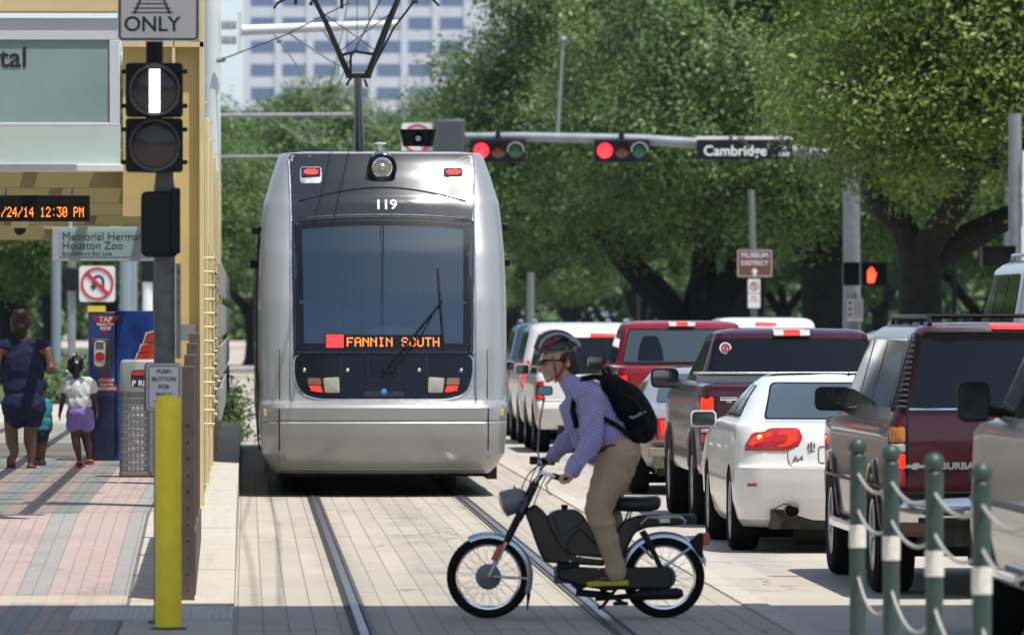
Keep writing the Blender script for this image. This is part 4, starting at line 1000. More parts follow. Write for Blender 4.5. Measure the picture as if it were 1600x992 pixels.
# ---- white saloon
aud = thing('saloon_car', 'white saloon car with lit tail lamps, directly right of the moped', 'car', (4.685, 54.4, 0))
B2 = dict(rx=.26, ry=.36, bow=.08); B3 = dict(rx=.30, ry=.5, bow=.10)
sh = Shell(ks((.20, .26, 4.40, .80, B2), (.26, .10, 4.46, .845, B2), (.40, .03, 4.52, .880, B2), (.56, .0, 4.55, .888, B2), (.665, -.012, 4.55, .886, B2), (.69, .035, 4.54, .884, B2), (.72, .045, 4.5, .882, B2), (.85, .06, 4.3, .876, B2), (.955, .10, 3.9, .862, B2), (.985, .125, 3.6, .85, B2), (1.0, .20, 3.5, .838, B2),
   (1.018, .62, 3.42, .80, B3), (1.03, .80, 3.38, .765, B3), (1.20, 1.26, 3.05, .66, B3), (1.31, 1.60, 2.86, .575, B3), (1.35, 1.80, 2.74, .525, B3), (1.375, 2.05, 2.6, .44, B3), (1.385, 2.2, 2.5, .3)), 2.2)
AX = [.97, 3.62]; body(sh, AX, .355, .325, M_CWHITE, aud, .03)
for y in AX:
    for s in (-1, 1): wheel(aud, s * .775, y, .318, .225, s, .225)
rw = pan(sh, [(-.60, 1.04), (.60, 1.04), (.485, 1.305), (-.485, 1.305)], M_CGLASS2, 'rear_window', aud, .022, rad=.04, rings=22)
frame_panel(sh, [(-.615, 1.03), (.615, 1.03), (.495, 1.315), (-.495, 1.315)], .012, .024, rad=.045, skirt=.03).build('window_seal', M_RUBBER, rw, world=False)
AX_ = lambda px: (px - 1332) / 202.2; AZ = lambda py: H - (py - 496) / 202.2
for s in (-1, 1):
    L = pan(sh, [(s*.815, .835), (s*.76, .93), (s*.60, .975), (s*.40, .975), (s*.37, .90), (s*.40, .85), (s*.50, .795), (s*.815, .795)], M_REDLENS, 'tail_lamp', aud, .008, rad=.02, dome=.012)
    pan(sh, [(s*.79, .84), (s*.74, .91), (s*.62, .945), (s*.585, .90), (s*.60, .845)], M_REDLIT, 'brake_lens', L, .017, rad=.02)
    MB().ball((s*.70, sh.rear(.70, .90) - .014, .90), (.022, .006, .02), 12).build('bulb', mat('bulb_glow', (1, .5, .1), .3, emit=(1, .5, .08), estr=3.5), L, world=False)
    pan(sh, [(s*.555, .955), (s*.42, .955), (s*.415, .875), (s*.50, .83), (s*.57, .83)], M_AMBER if False else M_REDLIT, 'inner_lens', L, .017, rad=.02)
sm = MB()
for s in (-1, 1): sm.tube([(s*u, sh.rear(u, z) - .0015, z) for u, z in ((.40, .845), (.49, .80), (.485, .73), (.46, .675))], .0045, 6)
sm.tube([(u, sh.rear(u, .674) - .0015, .674) for u in np.linspace(-.46, .46, 15)], .004, 6)
sm.build('boot_seam', M_GREYPL, aud, world=False)
frame_panel(sh, [(-.255, .835), (.255, .835), (.255, .70), (-.255, .70)], .008, .004, rad=.03).build('plate_recess', M_GREYPL, aud, world=False)
text_mesh('A4', .062, 'badge_lettering', mat('grey_chrome_lettering', (.35, .35, .36), .3, .8), aud, Matrix.Translation((-.41, sh.rear(.41, .735) - .004, .735)), .003, world=False, bold=.001, sx=1.2)
b = MB(); cx = AX_(1270); 
for dx in (-.022, 0, .022): b.cbox((cx + dx, sh.rear(cx, .835) - .004, .835), (.012, .006, .062 - abs(dx)))
b.cbox((cx, sh.rear(cx, .80) - .004, .797), (.05, .006, .008)); b.build('dealer_badge', M_GREYPL, aud, world=False)
pan(sh, [(-.80, .545), (-.73, .545), (-.73, .52), (-.80, .52)], M_REDLENS, 'reflector', aud, .005, rad=.004)
pan(sh, [(.80, .545), (.73, .545), (.73, .52), (.80, .52)], M_REDLENS, 'reflector', aud, .005, rad=.004)
dif = MB(); dif.tube([(u, sh.rear(min(abs(u), .8), z) - .001, z) for u, z in ((-.60, .27), (-.585, .35), (-.52, .385), (0, .395), (.52, .385), (.585, .35), (.60, .27))], .005, 6); dif.build('bumper_seam', M_GREYPL, aud, world=False)
for s in (-1, 1):
    e = MB(); e.lathe([(.045, .20), (.055, .06), (.055, -.02), (.052, -.025), (.050, .10), (0, .10)], (s*.46, .06, .335), (0, 1, 0), 24); ep = e.build('exhaust', M_GREYPL, aud, world=False)
    MB().lathe([(.0495, .03), (0, .03)], (s*.46, .06, .335), (0, 1, 0), 20).build('exhaust_bore', M_ARCH, ep, world=False)
under(aud, .62, .12, 4.3, .19, .34)
side_glass(sh, [[(1.55, 1.04), (2.15, 1.04), (2.15, 1.29), (2.0, 1.29)], [(2.22, 1.04), (3.22, 1.04), (2.74, 1.29), (2.22, 1.29)]], aud, off=.012)
mirror(aud, -1.06, 3.02, 1.005, .215, .135, M_CWHITE, .05, side=-1); mirror(aud, 1.06, 3.02, 1.005, .215, .135, M_CWHITE, .05, side=1)
MB().lathe([(.015, 0), (.006, .012), (.004, .05), (0, .052)], (.15, 2.0, 1.37), (0, -.4, 1), 8).build('roof_aerial', M_PLBLACK, aud, world=False)
for s in (-1, 1):
    for y in (1.75, 2.75):
        h = MB(); h.tube([(s*(sh.side(y, .80) + .002), y, .80), (s*(sh.side(y, .8) + .03), y + .05, .80), (s*(sh.side(y, .8) + .03), y + .17, .80), (s*(sh.side(y, .8) + .002), y + .2, .80)], .012, 6)
        h.build('door_handle', M_CWHITE, aud, world=False)

# ---- pickups
def pickup(name, label, loc, w, m, cab_y, bed_z, roof_z, cab_w, roof_w, win, glassm, text=None):
    r = thing(name, label, 'pickup truck', loc)
    sh = Shell(ks((.46, .10, 5.35, w - .03), (.52, .04, 5.45, w - .008), (.75, .0, 5.5, w), (1.0, .0, 5.48, w), (1.10, .0, 5.3, w - .006), (bed_z - .08, .0, 4.9, w - .012), (bed_z - .02, .01, 4.7, w - .02), (bed_z, .03, 4.6, w - .05)))
    AX = [1.2, 4.62]; body(sh, AX, .45, .40, m, r); lip(sh, AX, .452, .40, r, m)
    for y in AX:
        for s in (-1, 1): wheel(r, s * (w - .12), y, .375, .26, s)
    MB().box(-w + .13, w - .13, .09, cab_y - .06, bed_z - .05, bed_z + .004).build('bed_shade_sheet', M_PLBLACK, r, world=False)  # dark sheet over the solid body, suggesting the shaded open bed
    ck = Shell(ks((bed_z - .05, cab_y, 4.75, cab_w + .06, dict(fx=.10, fy=.12, fbow=.06)), (bed_z + .03, cab_y, 4.5, cab_w + .02, dict(fx=.10, fy=.12, fbow=.06)), (roof_z - .12, cab_y + .10, 3.65, roof_w + .02, dict(fx=.10, fy=.12, fbow=.06)), (roof_z - .05, cab_y + .12, 3.5, roof_w, dict(rx=.12)), (roof_z - .02, cab_y + .18, 3.4, roof_w - .05, dict(rx=.2)), (roof_z, cab_y + .45, 3.2, roof_w - .22)))
    ck.mesh(.04).build('cab', m, r, world=False, smooth=30)
    x0, x1, z0, z1 = win
    g = pan(ck, [(-x0, z0), (x0, z0), (x1, z1), (-x1, z1)], glassm, 'rear_window', r, .012, rad=.05, rings=18)
    frame_panel(ck, [(-x0 - .014, z0 - .012), (x0 + .014, z0 - .012), (x1 + .014, z1 + .012), (-x1 - .014, z1 + .012)], .016, .015, rad=.06, skirt=.025).build('window_seal', M_RUBBER, g, world=False)
    if glassm is M_CGLASS2:
        for s in (-1, 1):
            hx = s * .40; pan(ck, smooth_poly([(hx - .17, z0 + .015), (hx + .17, z0 + .015), (hx + .14, z0 + .20), (hx + .09, z0 + .33), (hx - .09, z0 + .33), (hx - .14, z0 + .20)], .04), M_CGLASS, 'seat_back', g, .0135, rad=0, skirt=.002)
    bl = pan(ck, [(-.165, roof_z - .005), (.165, roof_z - .005), (.165, roof_z - .07), (-.165, roof_z - .07)], M_CLEAR, 'brake_light', r, .045, rad=.015, skirt=.06)
    pan(ck, [(-.075, roof_z - .012), (.075, roof_z - .012), (.075, roof_z - .063), (-.075, roof_z - .063)], M_REDLIT, 'brake_lens', bl, .05, rad=.008)
    side_glass(ck, [[(cab_y + .25, bed_z + .04), (4.38, bed_z + .04), (3.62, roof_z - .12), (cab_y + .30, roof_z - .12)]], r)
    rearlite(sh, [(w - .004, bed_z - .10), (w - .125, bed_z - .10), (w - .125, .73), (w - .004, .73)], [('brake_lens', M_REDLIT, [(w-.01, bed_z - .12), (w-.115, bed_z - .11), (w-.115, .95), (w-.01, .95)]), ('amber_lens', M_AMBER, [(w-.01, .94), (w-.115, .94), (w-.115, .875), (w-.01, .875)]),
       ('reverse_lens', M_CLEAR, [(w-.01, .868), (w-.115, .868), (w-.115, .83), (w-.01, .83)]), ('red_lens', M_REDLENS, [(w-.01, .823), (w-.115, .823), (w-.115, .74), (w-.01, .74)])], r)
    tg = MB()
    for s in (-1, 1): tg.tube([(s*(w - .145), sh.rear(w-.145, z) - .001, z) for z in (.72, 1.0, bed_z - .03)], .005, 6)
    tg.tube([(-w + .145, -.004 + .05, .72), (0, -.004, .72), (w - .145, -.004 + .05, .72)], .005, 6); tg.build('tailgate_seam', M_ARCH, r, world=False)
    b = MB(); rg = []
    for x in np.linspace(-w + .01, w - .01, 25): rg.append([(x, -.10 + .12 * (abs(x)/w)**5 + dy, z) for dy, z in ((.08, .675), (0, .67), (-.02, .62), (-.02, .54), (.02, .49), (.08, .49))])
    b.loft(rg); b.build('rear_bumper', M_DARKCHROME, r, world=False, smooth=50)
    MB().box(-w*.8, w*.8, -.11, -.05, .676, .69).build('bumper_pad', M_PLBLACK, r, world=False)
    under(r, .6, .05, 5.2, .36, .52)
    for s in (-1, 1): mirror(r, s * (w + .20), 4.05, bed_z + .02, .26, .18, M_PLBLACK, .10, side=s)
    return r, sh, ck
gm, sh, ck = pickup('pickup_truck', 'plum red pickup with a round window sticker and aluminium toolbox across its bed', (4.93, 61.1, 0), .985, M_PLUM, 2.35, 1.25, 1.735, .80, .695, (.745, .685, 1.33, 1.635), M_CGLASS)
yb = -.006; text_mesh('EXTENDED', .030, 'badge_lettering', mat('chrome_lettering', (.6, .6, .6), .3, .6), gm, (-.735, sh.rear(.73, 1.13) - .004, 1.128), .003, world=False, bold=.001)
text_mesh('CAB', .024, 'badge_lettering', mat('chrome_lettering', (.6, .6, .6), .3, .6), gm, (-.735, sh.rear(.73, 1.10) - .004, 1.098), .003, world=False, bold=.001)
b = MB(); b.cbox((-.735, sh.rear(.73, 1.11) - .003, 1.113), (.155, .006, .007)); b.build('badge_bar', M_CHROME, gm, world=False)
st = MB(); st.lathe([(.055, 0), (.055, -.002), (0, -.002)], (-.60, ck.rear(.60, 1.555) - .022, 1.555), (0, -1, .22), 24); sp_ = st.build('window_sticker', M_WHITE, gm, world=False)
MB().lathe([(.042, 0), (.024, 0)], (-.60, ck.rear(.60, 1.555) - .026, 1.555), (0, -1, .22), 24).build('sticker_ring', mat('sticker_red', (.35, .05, .05), .5), sp_, world=False)
MB().lathe([(.016, 0), (0, 0)], (-.60, ck.rear(.60, 1.555) - .026, 1.555), (0, -1, .22), 16).build('sticker_centre', mat('sticker_red', (.35, .05, .05), .5), sp_, world=False)
# checker plate toolbox lying across the bed
M_CHECK = mat('checker_plate', (0.62, 0.63, 0.64), .35, .9, bump=.004, bscale=55)
tb = thing('toolbox', 'checker plate aluminium toolbox across the bed of the plum red pickup', 'toolbox', (4.93, 63.05, 1.25))
MB().box(-.88, .88, -.24, .24, -.02, .065).build('box_body', M_CHECK, tb, world=False, bevel=.006); MB().box(-.91, .91, -.27, .27, .067, .092).build('lid', M_CHECK, tb, world=False, bevel=.006)
lt = MB(); lt.box(-.30, -.16, -.262, -.24, .0, .055); lt.lathe([(.022, 0), (.022, .012), (0, .012)], (-.15, -.245, .028), (0, -1, 0), 12); lt.build('latch', M_GREYPL, tb, world=False, bevel=.004)
rd, sh, ck = pickup('pickup_truck', 'bright red pickup with seat backs showing through its rear window', (5.46, 86.0, 0), .92, M_RED, 2.05, 1.235, 1.79, .80, .72, (.75, .66, 1.27, 1.68), M_CGLASS2)

# ---- silver saloon with its rear bumper torn off
sv = thing('saloon_car', 'silver saloon with its rear bumper cover missing, ahead of the plum red pickup', 'car', (4.86, 72.3, 0))
sh = Shell(ks((.50, .06, 4.3, .85, B2), (.56, .0, 4.4, .872, B2), (.80, .0, 4.42, .880, B2), (.88, .03, 4.1, .872, B2), (.905, .09, 3.7, .86, B2), (.925, .55, 3.45, .80, B3), (.94, .75, 3.4, .76, B3), (1.15, 1.25, 3.0, .63, B3), (1.25, 1.55, 2.8, .56, B3), (1.29, 1.85, 2.6, .48, B3), (1.31, 2.1, 2.5, .3)), 2.3)
lowk = Shell(ks((.22, .55, 4.3, .82, B2), (.30, .50, 4.4, .865, B2), (.505, .45, 4.4, .87, B2)), 2.3)
body(sh, [], .3, .3, M_CSILVER, sv, .03)
AX = [.95, 3.55]; body(lowk, AX, .35, .32, M_CSILVER, sv, .05, 'sill_panel')
for y in AX:
    for s in (-1, 1): wheel(sv, s * .775, y, .31, .20, s, .2)
pan(sh, [(-.60, .955), (.60, .955), (.50, 1.24), (-.50, 1.24)], M_CGLASS2, 'rear_window', sv, .022, rad=.04, rings=22)
for s in (-1, 1):
    L = pan(sh, [(s*.86, .79), (s*.44, .80), (s*.44, .57), (s*.86, .565)], M_REDLENS, 'tail_lamp', sv, .008, rad=.02, dome=.01)
    pan(sh, [(s*.66, .785), (s*.645, .785), (s*.62, .58), (s*.64, .58)], M_ARCH, 'lamp_joint', L, .019, rad=0); pan(sh, [(s*.61, .77), (s*.48, .77), (s*.48, .62), (s*.585, .62)], M_REDLIT, 'brake_lens', L, .019, rad=.02)
b = MB(); b.box(-.72, .72, .06, .14, .40, .49); b.box(-.66, -.56, .10, .4, .28, .47); b.box(.56, .66, .10, .4, .28, .47); b.box(-.5, -.18, .02, .10, .36, .47); b.box(.1, .4, .12, .3, .30, .4); b.build('bumper_beam', mat('bare_bumper_beam', (.25, .22, .17), .7, .2, var=.3), sv, world=False, bevel=.01)
under(sv, .6, .2, 4.2, .20, .45)
side_glass(sh, [[(1.5, .95), (2.1, .95), (2.1, 1.23), (1.95, 1.23)], [(2.17, .945), (3.2, .945), (2.75, 1.24), (2.17, 1.24)]], sv)
for s in (-1, 1): mirror(sv, s * 1.03, 2.95, .96, .20, .12, M_CSILVER, .05, side=s)

# ---- sport utility cars of the queue
def suv(label, loc, L, w, Hh, m, belt=1.02, lamp=(.10, .98, .70), win=(1.06, 1.48), chm=True, glass=None, name='sport_utility_car', rail=False, tumble=.17, cat='car', mir=True, mm=None):
    r = thing(name, label, cat, loc)
    sh = Shell(ks((.32, .12, L - .2, w - .06), (.40, .05, L - .08, w - .02), (.60, -.02, L, w), (.68, .0, L, w), (.72, .03, L - .02, w), (belt - .06, .05, L - .15, w - .004), (belt, .06, L - .5, w - .01), (belt + .02, .065, L - 1.25, w - .02, dict(fx=.10, fy=.12, fbow=.06)), (belt + .05, .08, L - 1.4, w - .035, dict(fx=.10, fy=.12, fbow=.06)), (Hh - .10, .30, L - 2.15, w - tumble, dict(fx=.10, fy=.12, fbow=.06)), (Hh - .05, .34, L - 2.3, w - tumble - .03, dict(rx=.16, ry=.2)), (Hh - .015, .45, L - 2.5, w - tumble - .10, dict(rx=.2, ry=.3)), (Hh, .8, L - 2.8, w - tumble - .3)))
    AX = [.92, .92 + L * .575]; body(sh, AX, .39, .36, m, r)
    for y in AX:
        for s in (-1, 1): wheel(r, s * (w - .11), y, .355, .235, s)
    xw = w - .15
    g = pan(sh, [(-xw, win[0]), (xw, win[0]), (xw - tumble * .75, win[1]), (-xw + tumble * .75, win[1])], glass or M_CGLASS, 'rear_window', r, .012, rad=.07, rings=16)
    if chm: pan(sh, [(-.17, Hh - .07), (.17, Hh - .07), (.17, Hh - .115), (-.17, Hh - .115)], M_REDLIT, 'brake_light', r, .02, rad=.008)
    lw, z1, z0 = lamp
    for s in (-1, 1):
        T = pan(sh, [(s*(w-.02), z1 - .02), (s*(w-.02-lw), z1), (s*(w-.03-lw), z0), (s*(w-.01), z0 + .03)], M_REDLENS, 'tail_lamp', r, .008, rad=.03, dome=.012)
        pan(sh, [(s*(w-.035), (z0+z1)/2), (s*(w-lw*.9), (z0+z1)/2), (s*(w-lw*.9), z0 + .03), (s*(w-.035), z0 + .05)], M_REDLIT, 'brake_lens', T, .022, rad=.02)
    b = MB(); b.tube([(u, sh.rear(min(abs(u), w-.03), .70) - .002, .70) for u in np.linspace(-w+.03, w-.03, 21)], .006, 6); b.tube([(u, sh.rear(u, belt-.04) - .001, belt - .04) for u in np.linspace(-w*.8, w*.8, 15)], .004, 6); b.build('body_seam', M_ARCH, r, world=False)
    pan(sh, [(-.26, .90), (.26, .90), (.24, .76), (-.24, .76)], M_GREYPL, 'plate_recess', r, .003, rad=.02)
    under(r, .62, .1, L - .3, .26, .45)
    side_glass(sh, [[(.55, belt + .05), (1.45, belt + .05), (1.45, Hh - .14), (.66, Hh - .14)], [(1.52, belt + .05), (2.35, belt + .05), (2.35, Hh - .14), (1.52, Hh - .14)], [(2.42, belt + .05), (L - 1.52, belt + .05), (L - 2.22, Hh - .14), (2.42, Hh - .14)]], r)
    if mir:
        for s in (-1, 1): mirror(r, s * (w + .17), L - 1.75, belt + .09, .21, .15, mm or m, .06, side=s)
    if rail:
        for s in (-1, 1):
            b = MB(); x = w - tumble - .10; b.tube([(s*x, .7, Hh - .02), (s*x, .8, Hh + .035), (s*x, L - 2.9, Hh + .035), (s*x, L - 2.8, Hh - .02)], .018, 8); b.build('roof_rail', M_ALU, r, world=False)
    return r, sh
suv('white sport utility car with dark rear window and high brake light, behind the rider', (4.83, 95.0, 0), 4.6, .93, 1.69, M_CWHITE, win=(1.07, 1.56), rail=False)
suv('pearl white sport utility car with roof rails, close to the tram', (4.88, 101.4, 0), 4.7, .94, 1.76, M_PEARL, rail=True, lamp=(.13, 1.22, .80), win=(1.12, 1.6))
suv('dark blue sport utility car, first of the queue beside the tram', (4.95, 108.2, 0), 4.7, .95, 1.75, M_CBLUE, win=(1.1, 1.6), rail=True)
suv('white sport utility car of which only the roof shows above the bright red pickup', (8.3, 112.0, 0), 4.8, .95, 1.83, M_CWHITE)
suv('dark blue grey car in the right lane, between plum pickup and estate car', (7.95, 80.0, 0), 4.6, .93, 1.69, M_CGREY)
# nearest silver car at the right edge
ns, sh = suv('silver tan sport utility car with a big black door mirror, nearest at right edge', (5.19, 36.6, 0), 4.9, .95, 1.84, M_CTAN, belt=1.22, win=(1.28, 1.7), lamp=(.14, 1.2, .8), tumble=.17, mir=False)
for s in (-1, 1): mirror(ns, s * (.95 + .215), 3.15, 1.355, .19, .235, M_PLBLACK, .09, side=s, d=.16, glass=mat('dull_mirror_glass', (.10, .115, .12), .06, .9))
for s in (-1, 1):
    ml = MB(); ml.tube([(s*(sh.side(y, .78) + .004), y, .78) for y in np.linspace(.5, 4.4, 12)], .02, 6); ml.build('side_moulding', M_GREYPL, ns, world=False)
    MB().tube([(s*.99, 1.55, .40), (s*.99, 3.1, .40)], .035, 10).build('side_step', M_CHROME, ns, world=False)
# tall silver van in the right lane
vn, sh = suv('tall silver van with a roof rack in the right lane, at right edge', (7.72, 62.0, 0), 5.2, 1.0, 2.36, M_CSILVER, belt=1.3, win=(1.4, 2.1), lamp=(.10, 1.3, .8), name='delivery_van', tumble=.20, cat='van', rail=True)
# ------------------------------------------------------------------ left side: signal pole, bollard, shelter, signs
M_YEL = mat('yellow_bollard_paint', (0.97, 0.74, 0.035), .5, var=.10, vscale=9, bump=.002, bscale=30)
M_SHELT = mat('shelter_yellow_paint', (0.60, 0.465, 0.20), .5, var=.10, vscale=2.5, spec=.3)
M_SHELT2 = mat('shelter_pale_yellow', (0.64, 0.53, 0.29), .5, var=.08, vscale=2)
M_POLE = mat('grey_steel_pole', (0.135, 0.135, 0.13), .6, .2, var=.25, vscale=14)
M_SIGBLK = mat('signal_black', (0.010, 0.011, 0.013), .55, spec=.25)
M_SIGNW = mat('sign_white_sheet', (0.66, 0.66, 0.66), .5, var=.04, vscale=5)
M_INK = mat('sign_black_ink', (0.02, 0.02, 0.022), .5)
M_SIGNRED = mat('sign_red', (0.42, 0.025, 0.035), .5)
M_BROWN = mat('guard_brown_steel', (0.115, 0.085, 0.07), .55, .2, var=.2, vscale=10)
M_OCS = mat('mast_cream_paint', (0.66, 0.68, 0.66), .5, var=.06, vscale=3)
M_GALV = mat('galvanised_steel', (0.22, 0.235, 0.25), .5, .3, var=.15, vscale=6)
M_LENSOFF = mat('signal_lens_dark', (0.024, 0.019, 0.018), .3, coat=.35, bump=.006, bscale=45)

def fpan(b, x0, x1, y, z0, z1, t=.01): return b.box(x0, x1, y, y + t, z0, z1)
def wp(px, py, Y): return at(px, py, Y)

# yellow bollard
p = gnd(263, 983); YB = p.y
zt = at(263, 617, YB).z
t = thing('yellow_bollard', 'tall yellow steel bollard in front of the signal pole on the tactile paving', 'bollard', (p.x, YB, 0.004))
prof = [(.080, 0), (.078, .03), (.078, zt - .045), (.074, zt - .028), (.058, zt - .012), (.03, zt - .003), (0, zt)]
MB().lathe(prof, (0, 0, 0), (0, 0, 1), 32).build('post', M_YEL, t, world=False)
MB().lathe([(.11, -.004), (.11, .006), (.082, .012)], (0, 0, 0), (0, 0, 1), 24).build('base_plate', M_RUST, t, world=False)

# tram signal pole
YS = YB + .75
def S(px, py): return at(px, py, YS)
c0 = S(257, 400); t = thing('signal_pole', 'dark pole with a two lamp tram signal showing a white bar, behind the yellow bollard', 'traffic signal', (c0.x, YS, .004))
zt = 4.4
MB().lathe([(.10, 0), (.10, .02), (.064, .03), (.064, S(0, 290).z), (.060, S(0, 290).z), (.050, S(0, 262).z)], (c0.x, YS, 0), (0, 0, 1), 24).build('pole', M_POLE, t)
MB().lathe([(.052, S(0, 270).z), (.052, S(0, -60).z), (0, S(0, -60).z)], (c0.x - .06, YS + .02, 0), (0, 0, 1), 20).build('upper_pole', M_SIGBLK, t)
# box of the controller
a, b_ = S(221, 300), S(279, 402); x0, x1, z0, z1 = a.x, b_.x, b_.z, a.z; dx = x1 - x0
bx = MB(); sec = rrect(dx, z1 - z0, .035, 5, (x0 + x1)/2, (z0 + z1)/2); bx.loft([[(u, YS - .20, v) for u, v in sec], [(u, YS - .09, v) for u, v in sec]]); cb = bx.build('control_box', M_SIGBLK, t, bevel=.012)
MB().box(x1 - .045, x1 + .012, YS - .215, YS - .08, z0 + .02, z1 + .02).build('box_hinge', M_SIGBLK, cb, bevel=.01)
# signal head
a, b_ = S(197, 100), S(286, 270); x0, x1, z0, z1 = a.x, b_.x, b_.z, a.z; zm = (z0 + z1) / 2
hd = MB()
for (za, zb) in ((z0, zm - .004), (zm + .004, z1)):
    hd.loft([[(u, y, v) for u, v in rrect((x1-x0)*k, (zb-za)*k, .02, 4, (x0+x1)/2, (za+zb)/2)] for y, k in ((YS - .17, .98), (YS - .16, 1), (YS - .02, 1))])
head = hd.build('signal_head', M_SIGBLK, t)
for i, zc in enumerate((zm + (z1 - zm)/2 , z0 + (zm - z0)/2)):
    xc = (x0 + x1) / 2 + .003; rr = .150
    MB().lathe([(rr, -.005), (rr + .008, .018), (rr, .022), (rr - .010, .016), (rr - .012, -.005)], (xc, YS - .17, zc), (0, -1, 0), 40).build('lens_ring', M_GREYPL, head)
    L = MB().lathe([(rr - .012, .002), (rr*.6, .014), (0, .020)], (xc, YS - .17, zc), (0, -1, 0), 36).build('lens', M_LENSOFF, head)
    v = MB(); n = 18; ring = []
    for k in range(n + 1):
        q = R(-20 + 220 * k / n); ca, sa = math.cos(q), math.sin(q); dp = .10 * (.35 + .65 * max(0, sa))
        ring.append([(xc + ca*(rr+.010), YS - .175, zc + sa*(rr+.010)), (xc + ca*(rr+.012), YS - .175 - dp, zc + sa*(rr+.012)), (xc + ca*(rr+.004), YS - .175 - dp, zc + sa*(rr+.004)), (xc + ca*(rr+.002), YS - .175, zc + sa*(rr+.002))])
    v.loft(ring).build('visor', M_SIGBLK, head)
    if i == 0:
        bar = MB()
        for a_ in range(5):
            for c_ in range(22):
                xx = xc - .030 + a_ * .0128; zz = zc - .128 + c_ * .0117; bar.cbox((xx + .004, YS - .193, zz), (.0112, .004, .0102))
        bar.build('white_bar', mat('white_led_lit', (.8, .8, .8), .4, emit=(1, .97, 1), estr=3.4), head, smooth=0)
for zc in (z0 + .06, z1 - .05, zm + .07, zm - .07):
    for x in (x0 - .012, x1 + .012): MB().cbox((x, YS - .1, zc), (.03, .05, .025)).build('latch', M_SIGBLK, head)
# ONLY sign
a, b_ = S(140, -30), S(312, 66); cx, cz = (a.x + b_.x)/2, (a.z + b_.z)/2; x1 = b_.x; x0 = S(184, 0).x
sg = thing('lane_sign', 'white sign with a rail track symbol and the word ONLY above the tram signal', 'sign', ((x0+x1)/2, YS - .10, S(0, 66).z))
sw, sz = x1 - x0, .60; cx = (x0 + x1)/2; zb = S(0, 66).z; cz = zb + sz/2
MB().loft([[(u, y, v) for u, v in rrect(sw, sz, .03, 5, cx, cz)] for y in (YS - .104, YS - .098)]).build('sign_plate', M_SIGNW, sg)
def border(o, w_, h_, r, wd, cx, cz, y, m, parent, ins=.008):
    o1 = rrect(w_ - 2*ins, h_ - 2*ins, r, 5, cx, cz); o2 = rrect(w_ - 2*ins - 2*wd, h_ - 2*ins - 2*wd, max(.004, r - wd), 5, cx, cz)
    n = len(o1); b = MB(); b.add([(u, y, v) for u, v in o1] + [(u, y, v) for u, v in o2], [(j, (j+1) % n, n + (j+1) % n, n + j) for j in range(n)]); return b.build('border', m, parent, smooth=0)
border(0, sw, sz, .025, .012, cx, cz, YS - .1055, M_INK, sg)
xt = S(238, 40); text_mesh('ONLY', .125, 'lettering', M_INK, sg, (xt.x, YS - .105, S(0, 40).z), .001, bold=.0022, sx=1.0)
tr = MB(); xc = S(238, 0).x
for k in range(5): z = S(0, 21).z + k * .026; hw = .125 - k * .016; tr.box(xc - hw, xc + hw, YS - .107, YS - .105, z - .004, z + .004)
for s in (-1, 1):
    tr.add([(xc + s*.098, YS - .1075, S(0, 23).z), (xc + s*.113, YS - .1075, S(0, 23).z), (xc + s*.045, YS - .1075, S(0, 23).z + .15), (xc + s*.035, YS - .1075, S(0, 23).z + .15)], [(0, 1, 2, 3)])
tr.build('rail_symbol', M_INK, sg, smooth=0)
# push button sign
a, b_ = S(229, 568), S(284, 641); cx, cz, sw, sz = (a.x + b_.x)/2, (a.z + b_.z)/2, b_.x - a.x, a.z - b_.z
sg = thing('push_button_sign', 'small white PUSH BUTTON FOR WALK sign on the signal pole', 'sign', (cx, YS - .09, b_.z))
MB().loft([[(u, y, v) for u, v in rrect(sw + .012, sz + .01, .022, 5, cx - .006, cz)] for y in (YS - .085, YS - .06)]).build('sign_back', M_GREYPL, sg)
MB().loft([[(u, y, v) for u, v in rrect(sw, sz, .022, 5, cx, cz)] for y in (YS - .094, YS - .087)]).build('sign_plate', M_SIGNW, sg)
border(0, sw, sz, .02, .006, cx, cz, YS - .0955, M_INK, sg, .010)
for k, wd in enumerate(('PUSH', 'BUTTON', 'FOR', 'WALK', 'SIGNAL')):
    text_mesh(wd, .034, 'lettering', M_INK, sg, (cx, YS - .0955, a.z - .047 - k * .046), .001, bold=.0008, sx=1.05)
# small side plate with a number strip on the pole
pt = MB(); a = S(278, 412); pt.box(a.x - .012, a.x + .018, YS - .03, YS - .02, S(0, 560).z, a.z); o = pt.build('number_strip', M_GALV, t)
for k, ch in enumerate('4772'): text_mesh(ch, .03, 'strip_lettering', M_INK, o, (a.x + .003, YS - .031, S(0, 426).z - .06 * k), .0005, bold=.0004)

# brown guard rail beside the ramp
YG0, YG1 = 45.0, 51.0
p = gnd(294, 945); xg = p.x
t = thing('guard_rail', 'brown riveted steel guard rail along the platform ramp, behind the yellow bollard', 'railing', (xg, YG0, .03))
b = MB(); zt = at(290, 572, YG0).z
b.box(xg - .045, xg + .04, YG0, YG0 + .06, .01, zt); po = b.build('post', M_BROWN, t, bevel=.004)
for k in range(11): MB().ball((xg, YG0 - .002, .10 + k * .105), (.009, .006, .009), 8).build('rivet', M_BROWN, po)
for k, y in enumerate((47.0, 49.0, 50.9)):
    MB().box(xg - .045, xg + .035, y, y + .06, pz(y), pz(y) + zt - .02).build('post', M_BROWN, t, bevel=.004)
for k in range(5):
    z = zt - .06 - k * .125; MB().box(xg - .038, xg + .02, YG0 + .07, YG1, z, z + .022).build('rail', M_BROWN, t)
MB().box(xg + .015, xg + .045, YG0 + .4, YG1, .05, .45).build('kick_plate', M_BROWN, t)

